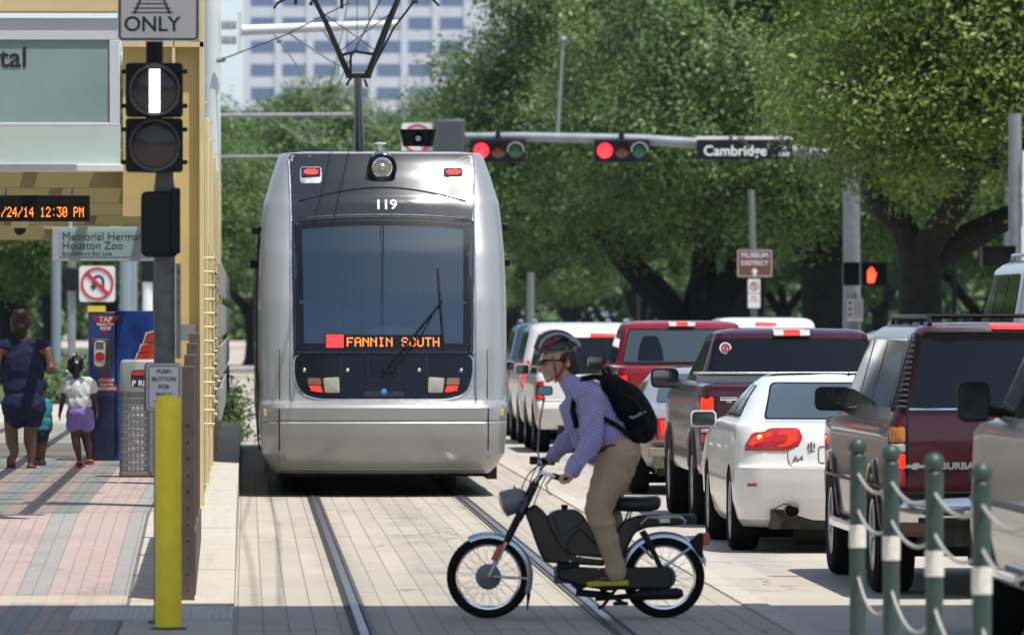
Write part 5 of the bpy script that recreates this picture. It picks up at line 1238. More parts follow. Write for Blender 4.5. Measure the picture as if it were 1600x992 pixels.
# shelter: yellow steel portal frames along the platform edge
YC = 56.0
def column(Y, label, full=False):
    xr = at(318 if full else 0, 500, YC).x if full else -.36
    a = thing('shelter_column', label, 'column', (-.44, Y, pz(Y)), group='yellow shelter columns along the platform')
    z0 = pz(Y); zt = 5.6 if full else 3.62
    b = MB(); b.box(-.565, -.375, Y, Y + .02, z0, zt); b.build('web', M_SHELT, a)
    b = MB(); b.box(-.375, -.335, Y - .10, Y + .28, z0, zt); b.box(-.585, -.565, Y - .10, Y + .28, z0, zt); b.build('flange', M_SHELT2, a, bevel=.006)
    for z in (1.0, 3.98): 
        b = MB(); b.box(-.565, -.375, Y - .09, Y - .002, z, z + .02); b.build('stiffener', M_SHELT2, a)
    return a
ca = column(YC, 'nearest yellow shelter column, right behind the tram signal pole', True)
zA = at(0, 70, YC).z; zB = at(0, 338, YC).z
for k, Y in enumerate((63.5, 71, 78.5, 86, 93.5)): column(Y, 'yellow shelter column farther along the platform edge, seen edge-on')
# bracket panel of the nearest column, canopy
b = MB(); b.box(at(192, 0, YC).x, -.59, YC + .01, YC + .03, zB, zA); b.build('bracket', M_SHELT, ca)
b = MB(); b.box(at(190, 0, YC).x, -.335, YC - .10, YC, zA - .02, zA + .02); b.build('top_flange', M_SHELT2, ca)
b = MB(); a_, q = at(277, 507, YC), at(305, 532, YC); b.box(a_.x, q.x, YC - .13, YC - .11, q.z, a_.z); b.build('steel_plate', M_GALV, ca)
# canopy with beams and a glass edge
can = thing('shelter_canopy', 'station canopy with yellow steel beams and pale glass edge, at top left', 'canopy', (-3, 62, 3.2))
M_CGL = mat('canopy_frosted_glass', (0.50, 0.62, 0.60), .3, var=.06, vscale=1.5)
zc0 = at(0, 262, 53).z
b = MB(); b.box(-8, -.95, 53.2, 53.26, at(0, 262, 53.2).z, at(0, 196, 53.2).z); b.build('glass_edge', M_CGL, can)
b = MB(); b.box(-8, -.93, 53.15, 53.32, at(0, 264, 53.2).z - .02, at(0, 257, 53.2).z); b.build('edge_channel', M_OCS, can, bevel=.005)
M_DECK = bpy.data.materials.new('canopy_glass'); M_DECK.use_nodes = True; n_ = M_DECK.node_tree.nodes; tr_ = n_.new('ShaderNodeBsdfTransparent'); ms_ = n_.new('ShaderNodeMixShader'); tr_.inputs[0].default_value = (.93, .96, .95, 1)
n_['Principled BSDF'].inputs['Base Color'].default_value = (.30, .34, .32, 1); n_['Principled BSDF'].inputs['Roughness'].default_value = .2; ms_.inputs[0].default_value = .82
for a_, b_ in ((n_['Principled BSDF'].outputs[0], ms_.inputs[1]), (tr_.outputs[0], ms_.inputs[2]), (ms_.outputs[0], n_['Material Output'].inputs[0])): M_DECK.node_tree.links.new(a_, b_)
b = MB(); b.box(-8, -.62, 53.3, 100, 3.17, 3.24); b.build('roof_deck', M_DECK, can)
for i, Y in enumerate((56.3, 59.8, 63.8, 67.5, 71.3, 75, 78.8, 86.3, 93.8)):
    b = MB(); b.box(-8, -.59, Y, Y + .16, 2.86 if i % 2 == 0 else 2.98, 3.165); b.build('cross_beam', mat('beam_shaded_yellow', (.30, .25, .11), .55), can, bevel=.006)  # beam yellow darkened in colour for the shade under the canopy
for x in (-1.05, -1.7, -2.6): MB().box(x - .04, x + .04, 53.35, 99, 3.0, 3.165).build('purlin', M_SHELT2, can)
# yellow head beam above the name sign
YN = 52.6
b = MB(); q = at(190, 20, YN); b.box(-8, q.x + .005, YN - .02, YN + .14, q.z, q.z + .4); b.build('head_beam', M_SHELT2, can, bevel=.01)
# name sign (only its right end is in the photograph)
ns_ = thing('station_sign', 'big station name sign in a white frame with a pale green panel, ending in tal', 'sign', (-1.3, YN, at(0, 196, YN).z))
a_, q = at(-260, 28, YN), at(187, 197, YN); x0, x1, z0, z1 = a_.x, q.x, q.z, a_.z
i0, i1 = at(-230, 62, YN), at(171, 192, YN)
b = MB(); b.box(x0, x1, YN + .02, YN + .10, z0, i1.z); b.box(x0, x1, YN + .02, YN + .10, i0.z, z1); b.box(i1.x, x1, YN + .02, YN + .10, i1.z, i0.z); b.box(x0, i0.x, YN + .02, YN + .10, i1.z, i0.z); b.build('frame', mat('sign_frame_white', (.56, .59, .64), .4), ns_, bevel=.004)
b = MB(); b.box(i0.x, i1.x, YN + .04, YN + .06, i1.z, i0.z); b.build('panel', mat('sign_panel_green', (.235, .335, .315), .22, coat=.6, var=.10, vscale=1.6), ns_)
text_mesh('tal', .215, 'lettering', M_INK, ns_, (at(43, 0, YN).x, YN + .036, at(0, 91, YN).z), .002, align='RIGHT', bold=.002)
# date display under the canopy
YD = 57.8
a_, q = at(-120, 305, YD), at(140, 346, YD)
dd = thing('led_display', 'hanging black LED display showing the date and 12:30 PM', 'display', ((a_.x + q.x)/2, YD, q.z))
MB().box(a_.x, q.x, YD, YD + .16, q.z, a_.z).build('case', M_SIGBLK, dd, bevel=.006)
for px in (8, 112): p = at(px, 300, YD); MB().tube([(p.x, YD + .08, a_.z - .01), (p.x + .02, YD + .08, 2.99)], .010, 8).build('hanger', M_GALV, dd)
b = MB(); f2 = lambda x, z: (x, YD - .002, z); p0 = at(-60, 339, YD); pit = (at(131, 0, YD).x - at(63, 0, YD).x) / 47.0
led_text(b, ' /24/14 12:30 PM', at(131, 0, YD).x - (16 * 6 - 1) * pit, p0.z, pit, f2, .86, zk=1.55); b.build('led_lettering', M_LEDORANGE, dd, smooth=0)
# dome camera
p = at(31, 349, 60); t = thing('dome_camera', 'cream dome camera hanging below the LED display', 'camera', (p.x, 60, p.z - .12))
MB().lathe([(.0, .10), (.06, .10), (.075, .06), (.075, .0), (.06, -.02)], (p.x, 60, p.z - .02), (0, 0, 1), 20).build('housing', M_SHELT2, t); MB().ball((p.x, 60, p.z - .045), (.055, .055, .06), 16).build('dome', M_TBLACK, t)
MB().tube([(p.x, 60, p.z + .07), (p.x, 60, 2.985)], .02, 8).build('stem', M_SHELT2, t)
# direction sign hanging deeper in the shelter
YH = 76
a_, q = at(82, 355, YH), at(262, 408, YH); i0, i1 = at(93, 361, YH), at(262, 401, YH)
hs = thing('hanging_sign', 'pale green sign reading Memorial Hermann and Houston Zoo, hanging in the shelter', 'sign', ((a_.x + q.x)/2, YH, q.z))
MB().box(a_.x, q.x, YH, YH + .08, q.z, a_.z).build('frame', mat('sign_frame_white', (.56, .59, .64), .4), hs, bevel=.006)
MB().box(i0.x, i1.x, YH - .006, YH + .01, i1.z, i0.z).build('panel', mat('sign_panel_pale', (.42, .56, .54), .3, coat=.3), hs)
for k, (tx, sz_, py) in enumerate((('Memorial Hermann H', .118, 370), ('Houston Zoo', .118, 384), ('Southbound Rail Line', .062, 396))):
    text_mesh(tx, sz_, 'lettering', mat('sign_dark_green_ink', (.05, .09, .085), .5), hs, (at(97, 0, YH).x, YH - .008, at(0, py, YH).z), .001, align='LEFT')
for px in (110, 230): p = at(px, 350, YH); MB().tube([(p.x, YH + .04, a_.z - .02), (p.x, YH + .04, 3.0)], .02, 8).build('hanger', M_OCS, hs)
# ticket machine with the tap reader
YK = 74.2
zf = pz(YK); a_, q = at(138, 487, YK), at(268, 718, YK); xm = at(180, 0, YK).x
km = thing('ticket_machine', 'blue ticket machine with TAP BEFORE YOU RIDE triangles and a card reader', 'ticket machine', ((a_.x + q.x)/2, YK + .4, zf))
M_KBLUE = mat('kiosk_blue', (0.018, 0.045, 0.21), .3, coat=.5); M_KNAVY = mat('kiosk_navy', (0.010, 0.016, 0.055), .35, coat=.4)
M_KAD = None
g = NG('kiosk_poster_blue', .3); c = g.mix(g.ramp(g.noise(2.2, 2), .35, .7), (0.012, 0.03, 0.17), (0.02, 0.12, 0.48)); M_KAD = g.col(c)
zt = a_.z
MB().box(a_.x, xm, YK, YK + .75, zf, zt).build('reader_cabinet', M_KNAVY, km, bevel=.012)
MB().box(a_.x + .004, xm - .004, YK - .006, YK + .01, zf + .68, zt - .02).build('blue_face', M_KBLUE, km)
MB().box(xm + .006, q.x, YK + .08, YK + .8, zf, zt + .01).build('side_cabinet', M_KAD, km, bevel=.012)
K_ = lambda px, py: at(px, py, YK)
for pts, nm in (([(142, 493), (187, 493), (164, 524)], 'red_triangle'), ([(145, 611.5), (187, 611.5), (166, 580)], 'red_triangle')):
    b = MB(); b.prism(pts, lambda u, v: K_(u, v) + Vector((0, -.012, 0)), lambda u, v: K_(u, v) + Vector((0, -.004, 0))); b.build(nm, M_SIGNRED, km)
for tx, sz_, px, py in (('TAP', .078, 165, 499.5), ('Before You', .040, 165, 506.5), ('RIDE!', .050, 165, 513), ('¡TOQUE', .045, 166.5, 594), ('Antes De', .036, 166.5, 600.5), ('ABORDAR!', .045, 165.5, 607)):
    p = K_(px, py); text_mesh(tx, sz_, 'lettering', M_WHITE, km, (p.x, YK - .014, p.z), .001, bold=.0012)
a2, q2 = K_(145, 529), K_(170, 577); rd_ = MB().box(a2.x, q2.x + .03, YK - .03, YK - .004, q2.z, a2.z).build('reader_plate', M_GREYPL, km, bevel=.01)
a2, q2 = K_(147, 532), K_(165, 573); cx, cz = (a2.x + q2.x)/2, (a2.z + q2.z)/2
MB().loft([[(u, y, v) for u, v in rrect(q2.x - a2.x, a2.z - q2.z, .05, 6, cx, cz)] for y in (YK - .055, YK - .03)]).build('card_reader', mat('reader_beige', (.62, .58, .47), .4), rd_, bevel=.008)
a3, q3 = K_(150, 534), K_(162, 545); MB().box(a3.x, q3.x, YK - .058, YK - .05, q3.z, a3.z).build('reader_screen', M_TGLASS, rd_)
p = K_(156, 557); MB().lathe([(.050, 0), (.050, .006), (0, .008)], (p.x, YK - .056, p.z), (0, -1, 0), 24).build('tap_target', M_SIGNRED, rd_)
MB().lathe([(.056, 0), (.056, .003), (.05, .003)], (p.x, YK - .056, p.z), (0, -1, 0), 24).build('target_ring', M_WHITE, rd_)
# red bars of the poster
for (y0, y1, xa, xb) in ((521, 536, 224, 247), (539, 551, 217, 247), (553, 562, 212, 247)):
    P = [(xa + (y1 - y0) * .35, y0), (xb, y0 - 5), (xb, y1 - 3), (xa, y1)]
    for g_, mm, k in ((1.6, M_WHITE, .066), (0, mat('poster_red', (.55, .05, .03), .4), .063)):
        pp = [(u + (-g_ if i in (0, 3) else g_), v + (-g_ if i < 2 else g_)) for i, (u, v) in enumerate(P)]
        b = MB(); b.prism(pp, lambda u, v: at(u, v, YK + k), lambda u, v: at(u, v, YK + .078)); b.build('poster_bar', mm, km)
# bin
YT_ = 66.5; zf = pz(YT_)
a_, q = at(187, 562, YT_), at(262, 745, YT_); x0, x1 = a_.x, q.x; z0, z1 = zf, a_.z
tb_ = thing('litter_bin', 'grey litter bin with a wire cage, half hidden by the signal pole', 'litter bin', ((x0+x1)/2, YT_ + .25, zf))
zl = at(0, 612, YT_).z; D = .5
M_BIN = mat('bin_grey_plastic', (.36, .36, .36), .5, var=.05)
MB().loft([[(u, YT_ + D/2 + v, z) for u, v in rrect((x1-x0)*k, D*k, .05, 5, (x0+x1)/2, 0)] for z, k in ((zl, 1.0), (zl + .02, 1.02), (z1 - .07, 1.0), (z1 - .02, .97), (z1, .88))]).build('lid', M_BIN, tb_)
a2, q2 = at(205, 578, YT_), at(240, 604, YT_); op = MB().loft([[(u, y, v) for u, v in rrect(q2.x - a2.x, a2.z - q2.z, .035, 5, (a2.x+q2.x)/2, (a2.z+q2.z)/2)] for y in (YT_ - .008, YT_ + .02)]).build('opening', M_KNAVY, tb_)
p = at(206, 599, YT_); text_mesh('P RIDE', .075, 'lettering', M_WHITE, op, (p.x, YT_ - .010, p.z), .001, align='LEFT', bold=.002)
b = MB(); b.prism([(206, 580), (232, 580), (236, 586), (206, 586)], lambda u, v: at(u, v, YT_ - .011), lambda u, v: at(u, v, YT_ - .007)); b.build('decal_bar', mat('poster_red', (.55, .05, .03), .4), op)
zb = at(0, 738, YT_).z; inner = MB(); inner.loft([[(u, YT_ + D/2 + v, z) for u, v in rrect((x1-x0)*.86, D*.86, .06, 5, (x0+x1)/2, 0)] for z in (zb, zl)]); inner.build('liner', mat('bin_liner', (.50, .49, .50), .35, var=.3, vscale=9, bump=.02, bscale=18), tb_)
cg = MB(); sec = rrect(x1-x0, D, .05, 4, (x0+x1)/2, 0)
for k in range(13): z = zb + (zl - zb) * k / 12; cg.tube([(u, YT_ + D/2 + v, z) for u, v in sec], .0045, 5, closed=True)
for i in range(24):
    s = i / 24 * len(sec); j = int(s); f_ = s - j; u = sec[j][0] + (sec[(j+1) % len(sec)][0] - sec[j][0]) * f_; v = sec[j][1] + (sec[(j+1) % len(sec)][1] - sec[j][1]) * f_
    cg.tube([(u, YT_ + D/2 + v, zb), (u, YT_ + D/2 + v, zl)], .004, 5)
for k in range(9): u = x0 + .06 + (x1 - x0 - .12) * k / 8; cg.tube([(u, YT_ - .001, zb), (u, YT_ - .001, zl)], .004, 5)
cg.build('wire_cage', M_GALV, tb_)
MB().box((x0+x1)/2 - .012 + .07, (x0+x1)/2 + .012 + .07, YT_ - .02, YT_ + .002, zb, zl).build('cage_bar', M_GALV, tb_)
MB().loft([[(u, YT_ + D/2 + v, z) for u, v in rrect((x1-x0)*k, D*k, .05, 5, (x0+x1)/2, 0)] for z, k in ((z0, .90), (zb - .03, .90), (zb - .03, 1.03), (zb, 1.03))]).build('base', mat('bin_base', (.20, .17, .155), .7), tb_)
# wire screens between the shelter columns
for k, (Y0, Y1) in enumerate(((58, 63.2), (64, 70.7), (72, 78.2), (79, 85.6))):
    wsx = thing('wire_screen', ('nearest' if k == 0 else ('second', 'third', 'farthest')[k-1]) + ' yellow wire screen with grey panels between shelter columns', 'screen', (-.34, Y0, pz(Y0)), group='wire screens between the shelter columns')
    b = MB(); z0, z1 = .95, 2.32
    for z in np.linspace(z0, z1, 13): b.tube([(-.40, Y0 + .2, z), (-.27, Y0 + .25, z), (-.27, Y1 - .2, z)], .011, 5)
    b.tube([(-.30, Y0 + .25, z0 - .1), (-.30, Y0 + .25, z1 + .1)], .012, 6); b.tube([(-.30, Y1 - .25, z0 - .1), (-.30, Y1 - .25, z1 + .1)], .012, 6); b.build('wire_frame', M_SHELT2, wsx)
    for j in range(4): MB().box(-.235, -.205, Y0 + .4 + .2*j, Y1 - .4, z0 + .03 + j * .345, z0 + .30 + j * .345).build('panel', mat('screen_panel_grey', (.27, .28, .28), .5), wsx, bevel=.004)
# catenary masts and wires
YM = 99
def mast(Y, label, r=.125):
    near = Y < 110; x = at(331, 400, Y).x; t = thing('wire_mast', label, 'mast', (x, Y, 0), group='masts of the overhead wire'); mm = M_OCS if near else M_GALV
    if not near: r = .09
    MB().lathe([(.2, 0), (.2, .03), (r*1.05, .05), (r, 5), (r*.9, 9)], (x, Y, 0), (0, 0, 1), 24).build('mast', mm, t)
    if near:
        for z in (5.72, 5.93):
            b = MB()
            for q in range(6): b.lathe([(.045, 0), (.075, .012), (.045, .024)], (x + .14 + q*.035, Y, z), (1, 0, 0), 14)
            b.build('insulator', M_GALV, t)
        MB().box(x + .36, x + .42, Y - .05, Y + .05, 5.55, 6.12).build('end_plate', M_OCS, t)
    b = MB(); b.tube([(x + (.42 if near else 0), Y, 5.86 if near else 5.92), (2.15, Y, 5.95)], [.075, .06] if near else [.045, .04], 12); b.build('cross_arm', mm, t)
    b = MB(); b.tube([(1.05, Y, 5.9), (1.43, Y, 5.35)], .012, 6); b.tube([(1.43, Y, 5.35), (1.43, Y, 5.3)], .016, 6); b.tube([(.5, Y, 5.88), (1.2, Y - .05, 5.42), (1.43, Y, 5.32)], .012, 6); b.build('registration_arm', M_GALV, t)
    return t
mast(99, 'nearest cream overhead wire mast with insulators and a cross arm, right of the platform')
mast(143, 'second overhead wire mast, its cross arm level with the tram antenna'); mast(180, 'overhead wire mast beyond the second, its arm near the tram roof'); mast(222, 'farthest overhead wire mast down the street')
wr = thing('overhead_wire', 'contact wire and messenger wire hanging above the tram track', 'wire', (1.43, 100, 5.3))
M_WIRE = mat('copper_wire_dark', (.05, .05, .05), .5, .5)
b = MB(); b.tube([(1.43 + .15 * ((i % 2) - .5), y, 5.25) for i, y in enumerate((20, 60, 99, 143, 180, 222, 300))], .010, 5); b.build('contact_wire', M_WIRE, wr)
b = MB(); pts = []
for y0, y1 in ((20, 60), (60, 99), (99, 143), (143, 180), (180, 222), (222, 300)):
    for i in range(8): f_ = i / 8; pts.append((1.43, y0 + (y1-y0)*f_, 6.3 - 1.8 * f_ * (1 - f_)))
b.tube(pts, .009, 5); b.build('messenger_wire', M_WIRE, wr)
for y in range(64, 220, 9): MB().tube([(1.43, y, 5.25), (1.43, y, 6.0)], .005, 4).build('dropper', M_WIRE, wr)
sw = thing('span_wire', 'thin guy wire crossing from the cream mast to the pantograph', 'wire', (0, 97, 5.5))
pA, pB, pC = at(345, 94, 98.8), at(446, 55, 98), at(545, 5, 97); MB().tube([pA, pB, pC], .010, 5).build('wire', M_WIRE, sw)
MB().tube([at(338, 95, 98.8), at(352, 93, 98.8)], .035, 8).build('clamp', M_GALV, sw)
sw = thing('span_wire', 'thin slanting wire below the cross arm left of the pantograph', 'wire', (0, 97, 5.5))
MB().tube([at(424, 48, 98.6), at(440, 70, 98.6), at(490, 138, 98.6), at(492, 175, 98.6)], .010, 5).build('wire', M_GALV, sw)
for px, py in ((436, 64), (490, 138)): MB().ball(at(px, py, 98.55), .04, 8).build('wire_clamp', M_GALV, sw)
# thin wire casting a line on the platform
kz = 1 / math.tan(R(SUN_EL))
for i, (yy, zz) in enumerate(((54.6, 5.2), (66.0, 5.0))):
    oy = -zz * kz * math.cos(R(SUN_AZ)); t = thing('cross_wire', ('nearer' if i == 0 else 'farther') + ' cable crossing high above the platform, casting a thin shadow line', 'cable', (-3, yy - oy, zz))
    MB().tube([(-12, yy - oy, zz + .03), (-3, yy - oy, zz), (.8, yy - oy + .2, zz + .05)], .035, 6).build('cable', M_WIRE, t)

# ------------------------------------------------------------------ far left signs
YF = 122
def fpost(px, Y, top, label, r=.05, m=None, name='sign_post'):
    p = at(px, 500, Y); t = thing(name, label, 'post', (p.x, Y, 0)); MB().tube([(p.x, Y, 0), (p.x, Y, at(0, top, Y).z)], r, 10).build('post', m or M_GALV, t); return t, p.x
t, x = fpost(151, YF, 480, 'no U-turn sign on a thin post behind the ticket machine', name='no_turn_sign'); t['category'] = 'sign'
a_, q = at(124, 416, YF), at(180, 471, YF); cx, cz, sw_ = (a_.x+q.x)/2, (a_.z+q.z)/2, q.x - a_.x
def no_turn(cx, cz, sz, Y, t):
    MB().loft([[(u, y, v) for u, v in rrect(sz, sz, .05, 4, cx, cz)] for y in (Y - .06, Y - .05)]).build('sign_plate', M_SIGNW, t)
    b = MB(); r0, r1 = sz*.46, sz*.39; b.arc_band((cx, 0, cz), r1, r0, Y - .075, Y - .070, 0, 360, 40); s = sz * .41
    d = .033 * sz / .6; c_ = math.sqrt(.5); b.prism([(-s*c_ - d*c_, s*c_ - d*c_), (-s*c_ + d*c_, s*c_ + d*c_), (s*c_ + d*c_, -s*c_ + d*c_), (s*c_ - d*c_, -s*c_ - d*c_)], lambda u, v: (cx + u, Y - .0755, cz + v), lambda u, v: (cx + u, Y - .071, cz + v)); b.build('red_ring', M_SIGNRED, t, smooth=0)
    b = MB(); k = sz; b.arc_band((cx + .03*k, 0, cz + .08*k), .10*k, .17*k, Y - .068, Y - .063, 0, 180, 18); b.box(cx + .13*k, cx + .20*k, Y - .068, Y - .063, cz - .16*k, cz + .08*k); b.box(cx - .14*k, cx - .07*k, Y - .068, Y - .063, cz - .06*k, cz + .08*k)
    b.add([(cx - .21*k, Y - .068, cz - .05*k), (cx + .0*k, Y - .068, cz - .05*k), (cx - .105*k, Y - .068, cz - .20*k)], [(0, 1, 2)]); b.build('turn_arrow', M_INK, t, smooth=0)
no_turn(cx, cz, sw_, YF, t)
a_, q = at(137, 478, YF), at(165, 489, YF); MB().box(a_.x, q.x, YF - .06, YF - .05, q.z, a_.z).build('yellow_plate', mat('sign_yellow', (.62, .42, .03), .5), t)
t, x = fpost(112, 130, 405, 'grey signal pole seen from behind, left of the no U-turn sign', .075, name='signal_pole'); t['category'] = 'traffic signal'
a_, q = at(100, 418, 130), at(124, 454, 130); MB().box(a_.x, q.x, 129.8, 130.1, q.z, a_.z).build('signal_head', M_SIGBLK, t, bevel=.03)
for i, (px, Y, r, top) in enumerate(((88, 160, .11, 360), (197, 150, .13, 330), (208, 152, .09, 330))):
    fpost(px, Y, top, ('pale blue grey post behind the woman in navy', 'thicker grey post behind the ticket machine', 'thin grey post beside a thicker one behind the ticket machine')[i], r, mat('blue_grey_post', (.22, .27, .31), .6), 'street_post')
t, x = fpost(231, 140, 425, 'white post with a black cap left of the signal pole', .10, M_WHITE, 'marker_post'); MB().cbox((x, 140, at(0, 424, 140).z), (.26, .26, .42)).build('cap', M_SIGBLK, t)

# ------------------------------------------------------------------ right: traffic signals and signs over the cross street
YA = 148
def A(px, py): return at(px, py, YA)
t = thing('signal_mast', 'grey signal mast at the right edge with a long arm across the road', 'mast', (A(1583, 0).x, YA, 0))
xm = A(1583, 0).x
MB().lathe([(.4, 0), (.4, .05), (.21, .08), (.15, 9.5), (0, 9.5)], (xm, YA, 0), (0, 0, 1), 20).build('mast', M_GALV, t)
MB().tube([A(1583, 262), A(1290, 241), A(1090, 224), A(1000, 218), A(820, 214), A(724, 214)], [.15, .13, .115, .11, .10, .085], 14).build('arm', mat('arm_galvanised', (.20, .225, .25), .5, .1, var=.2, vscale=3), t)
MB().box(xm + .12, xm + .2, YA - .25, YA - .17, A(0, 420).z, A(0, 200).z).build('conduit', M_WHITE, t)
def signal(px, cols, label):
    s = thing('traffic_light', label, 'traffic light', A(px, 236), group='traffic lights on the signal arm')
    c = A(px, 236); w_ = .36
    MB().loft([[(u, y, v) for u, v in rrect(w_*3 + .1, .48, .06, 4, c.x, c.z)] for y in (YA - .22, YA - .05)]).build('housing', M_SIGBLK, s, bevel=.01)
    MB().cbox((c.x, YA - .1, c.z + .28), (.1, .1, .22)).build('bracket', M_SIGBLK, s)
    for i in range(3):
        x = c.x + (i - 1) * w_; L = MB().lathe([(.155, 0), (.11, .03), (0, .045)], (x, YA - .225, c.z), (0, -1, 0), 20).build('lens', cols[i], s)
        v = MB(); v.arc_band((x, 0, c.z), .165, .175, YA - .46, YA - .22, -10, 190, 16); v.build('visor', M_SIGNW if i == 2 else M_SIGBLK, s)
M_LR = mat('red_signal_lit', (.5, .02, .02), .4, emit=(1, .02, .03), estr=3.5); M_LA = mat('amber_signal_off', (.16, .045, .015), .25, coat=.5); M_LG = mat('green_signal_off', (.01, .10, .06), .25, coat=.5)
signal(778, (M_LR, M_LA, M_LG), 'red traffic light just right of the tram roof'); signal(971, (M_LR, M_LA, M_LG), 'red traffic light left of the Cambridge street sign')
# street name sign
a_, q = A(1087, 219), A(1237, 250); s = thing('street_sign', 'dark street name sign reading Cambridge, hung on the signal arm', 'sign', ((a_.x+q.x)/2, YA - .3, q.z))
MB().box(a_.x, q.x, YA - .32, YA - .27, q.z, a_.z).build('sign_plate', mat('street_sign_dark', (.008, .011, .014), .6, spec=.2), s, bevel=.01)
MB().box(a_.x, q.x, YA - .325, YA - .27, a_.z + .005, a_.z + .07).build('top_strip', M_SIGNW, s)
text_mesh('Cambridge', .30, 'lettering', M_WHITE, s, (A(1147, 0).x, YA - .325, A(0, 236).z), .002, bold=.004)
text_mesh('St', .12, 'lettering', M_WHITE, s, (A(1223, 0).x, YA - .325, A(0, 230).z), .002, bold=.002); text_mesh('1300', .12, 'lettering', M_WHITE, s, (A(1223, 0).x, YA - .325, A(0, 241).z), .002, bold=.002)
b = MB(); b.cbox((A(1140, 0).x, YA - .329, a_.z + .037), (.08, .004, .05)); b.cbox((A(1156, 0).x, YA - .329, a_.z + .037), (.16, .004, .03)); b.build('strip_mark', M_INK, s)
for px in (1110, 1215): p = A(px, 226); MB().cbox((p.x, YA - .17, p.z), (.06, .3, .1)).build('bracket', M_GALV, s)
# signs at the arm's end: no turn sign and the back of a grey box
s = thing('no_turn_sign', 'no left turn sign at the end of the signal arm, above the tram roof', 'sign', A(652, 222)); c = A(652, 217); no_turn(c.x, c.z, .66, YA, s); MB().tube([(c.x, YA - .04, c.z), A(676, 214)], .05, 8).build('bracket', M_GALV, s)
a_, q = A(677, 187), A(726, 240); s = thing('sign_box', 'dark grey blank signal box on the end of the signal arm above the tram', 'signal box', ((a_.x+q.x)/2, YA, q.z)); MB().box(a_.x, q.x, YA - .3, YA - .02, q.z, a_.z).build('case', mat('box_dark_grey', (.07, .075, .085), .5), s, bevel=.03)
MB().box(a_.x + .08, q.x - .08, YA - .306, YA - .296, q.z + .08, a_.z - .08).build('screen', mat('box_screen', (.055, .06, .07), .35), s)
# street lamp post behind the arm
p = at(871, 212, YA); q = at(880, 62, YA); t = thing('antenna_pole', 'thin grey pole standing on the signal arm above the two red lights', 'pole', p)
MB().tube([(p.x, YA, p.z), (q.x, YA, q.z)], [.045, .03], 10).build('pole', M_GALV, t); MB().ball((q.x, YA, q.z), (.09, .09, .07), 12).build('cap', M_GALV, t)
# pole with pedestrian signals
YP = 128
def Pq(px, py): return at(px, py, YP)
p = Pq(1331, 0); t = thing('signal_mast', 'grey pole carrying the lit red hand pedestrian signal', 'mast', (p.x, YP, 0)); MB().tube([(p.x, YP, 0), (p.x, YP, 2.5), (p.x - .02, YP, Pq(0, 180).z)], [.175, .16, .14], 18).build('mast', M_GALV, t)
a_, q = Pq(1322, 467), Pq(1347, 502); pl = MB().box(a_.x, q.x, YP - .20, YP - .185, q.z, a_.z).build('notice_plate', M_SIGNW, t)
b = MB(); 
for k in range(3): b.cbox((a_.x + .055, YP - .203, a_.z - .07 - .11*k), (.05, .003, .06))
b.build('notice_mark', M_SIGNRED, pl)
b = MB()
for k in range(7): b.cbox((a_.x + .19, YP - .203, a_.z - .06 - .045*k), (.15, .003, .012))
b.build('notice_text', M_GREYPL, pl)
def pedbox(px, py, Y, w_, h_, label, lit=False, d=.22):
    c = at(px, py, Y); s = thing('pedestrian_signal', label, 'pedestrian signal', (c.x, Y - .3, c.z))
    MB().loft([[(u, y, v) for u, v in rrect(w_, h_, .04, 4, c.x, c.z)] for y in (Y - .3 - d, Y - .3)]).build('case', M_SIGBLK, s, bevel=.012)
    v = MB(); v.box(c.x - w_/2, c.x + w_/2, Y - .3 - d - .14, Y - .3 - d, c.z + h_/2 - .02, c.z + h_/2); v.box(c.x - w_/2, c.x - w_/2 + .02, Y - .3 - d - .12, Y - .3 - d, c.z - h_/2, c.z + h_/2); v.box(c.x + w_/2 - .02, c.x + w_/2, Y - .3 - d - .12, Y - .3 - d, c.z - h_/2, c.z + h_/2); v.build('visor', M_SIGBLK, s)
    if lit:
        hb = MB(); y = Y - .3 - d - .004; X, Z = c.x - .05, c.z - .02; k = .95
        hand = [(-.075, -.15), (.05, -.15), (.075, -.05), (.10, .03), (.085, .05), (.06, .0), (.055, .115), (.03, .12), (.025, .02), (.018, .15), (-.008, .15), (-.012, .02), (-.02, .135), (-.045, .13), (-.045, .01), (-.055, .09), (-.078, .085), (-.08, -.03)]
        hb.prism(hand, lambda u, v: (X + u*k, y - .004, Z + v*k), lambda u, v: (X + u*k, y, Z + v*k)); hb.build('hand_symbol', mat('hand_lit', (.5, .05, .02), .4, emit=(1, .055, .02), estr=3.5), s, smooth=0)
    return s
pedbox(1362, 428, YP, .46, .42, 'black pedestrian signal showing a lit red hand', True); pedbox(1326, 428, YP, .30, .42, 'dark pedestrian signal turned sideways, left of the lit red hand')
YE = 108
p = at(1586, 300, YE); t = thing('signal_pole', 'pale grey pole at the right edge carrying a dark pedestrian signal', 'pole', (p.x, YE, 0)); MB().tube([(p.x, YE, 0), (p.x, YE, at(0, 176, YE).z)], .10, 16).build('pole', M_GALV, t)
MB().box(p.x + .10, p.x + .15, YE - .16, YE - .11, 1.2, at(0, 235, YE).z).build('conduit', M_WHITE, t)
pedbox(1554, 401, YE, .52, .32, 'dark pedestrian signal on the grey pole at the right edge, seen from behind')
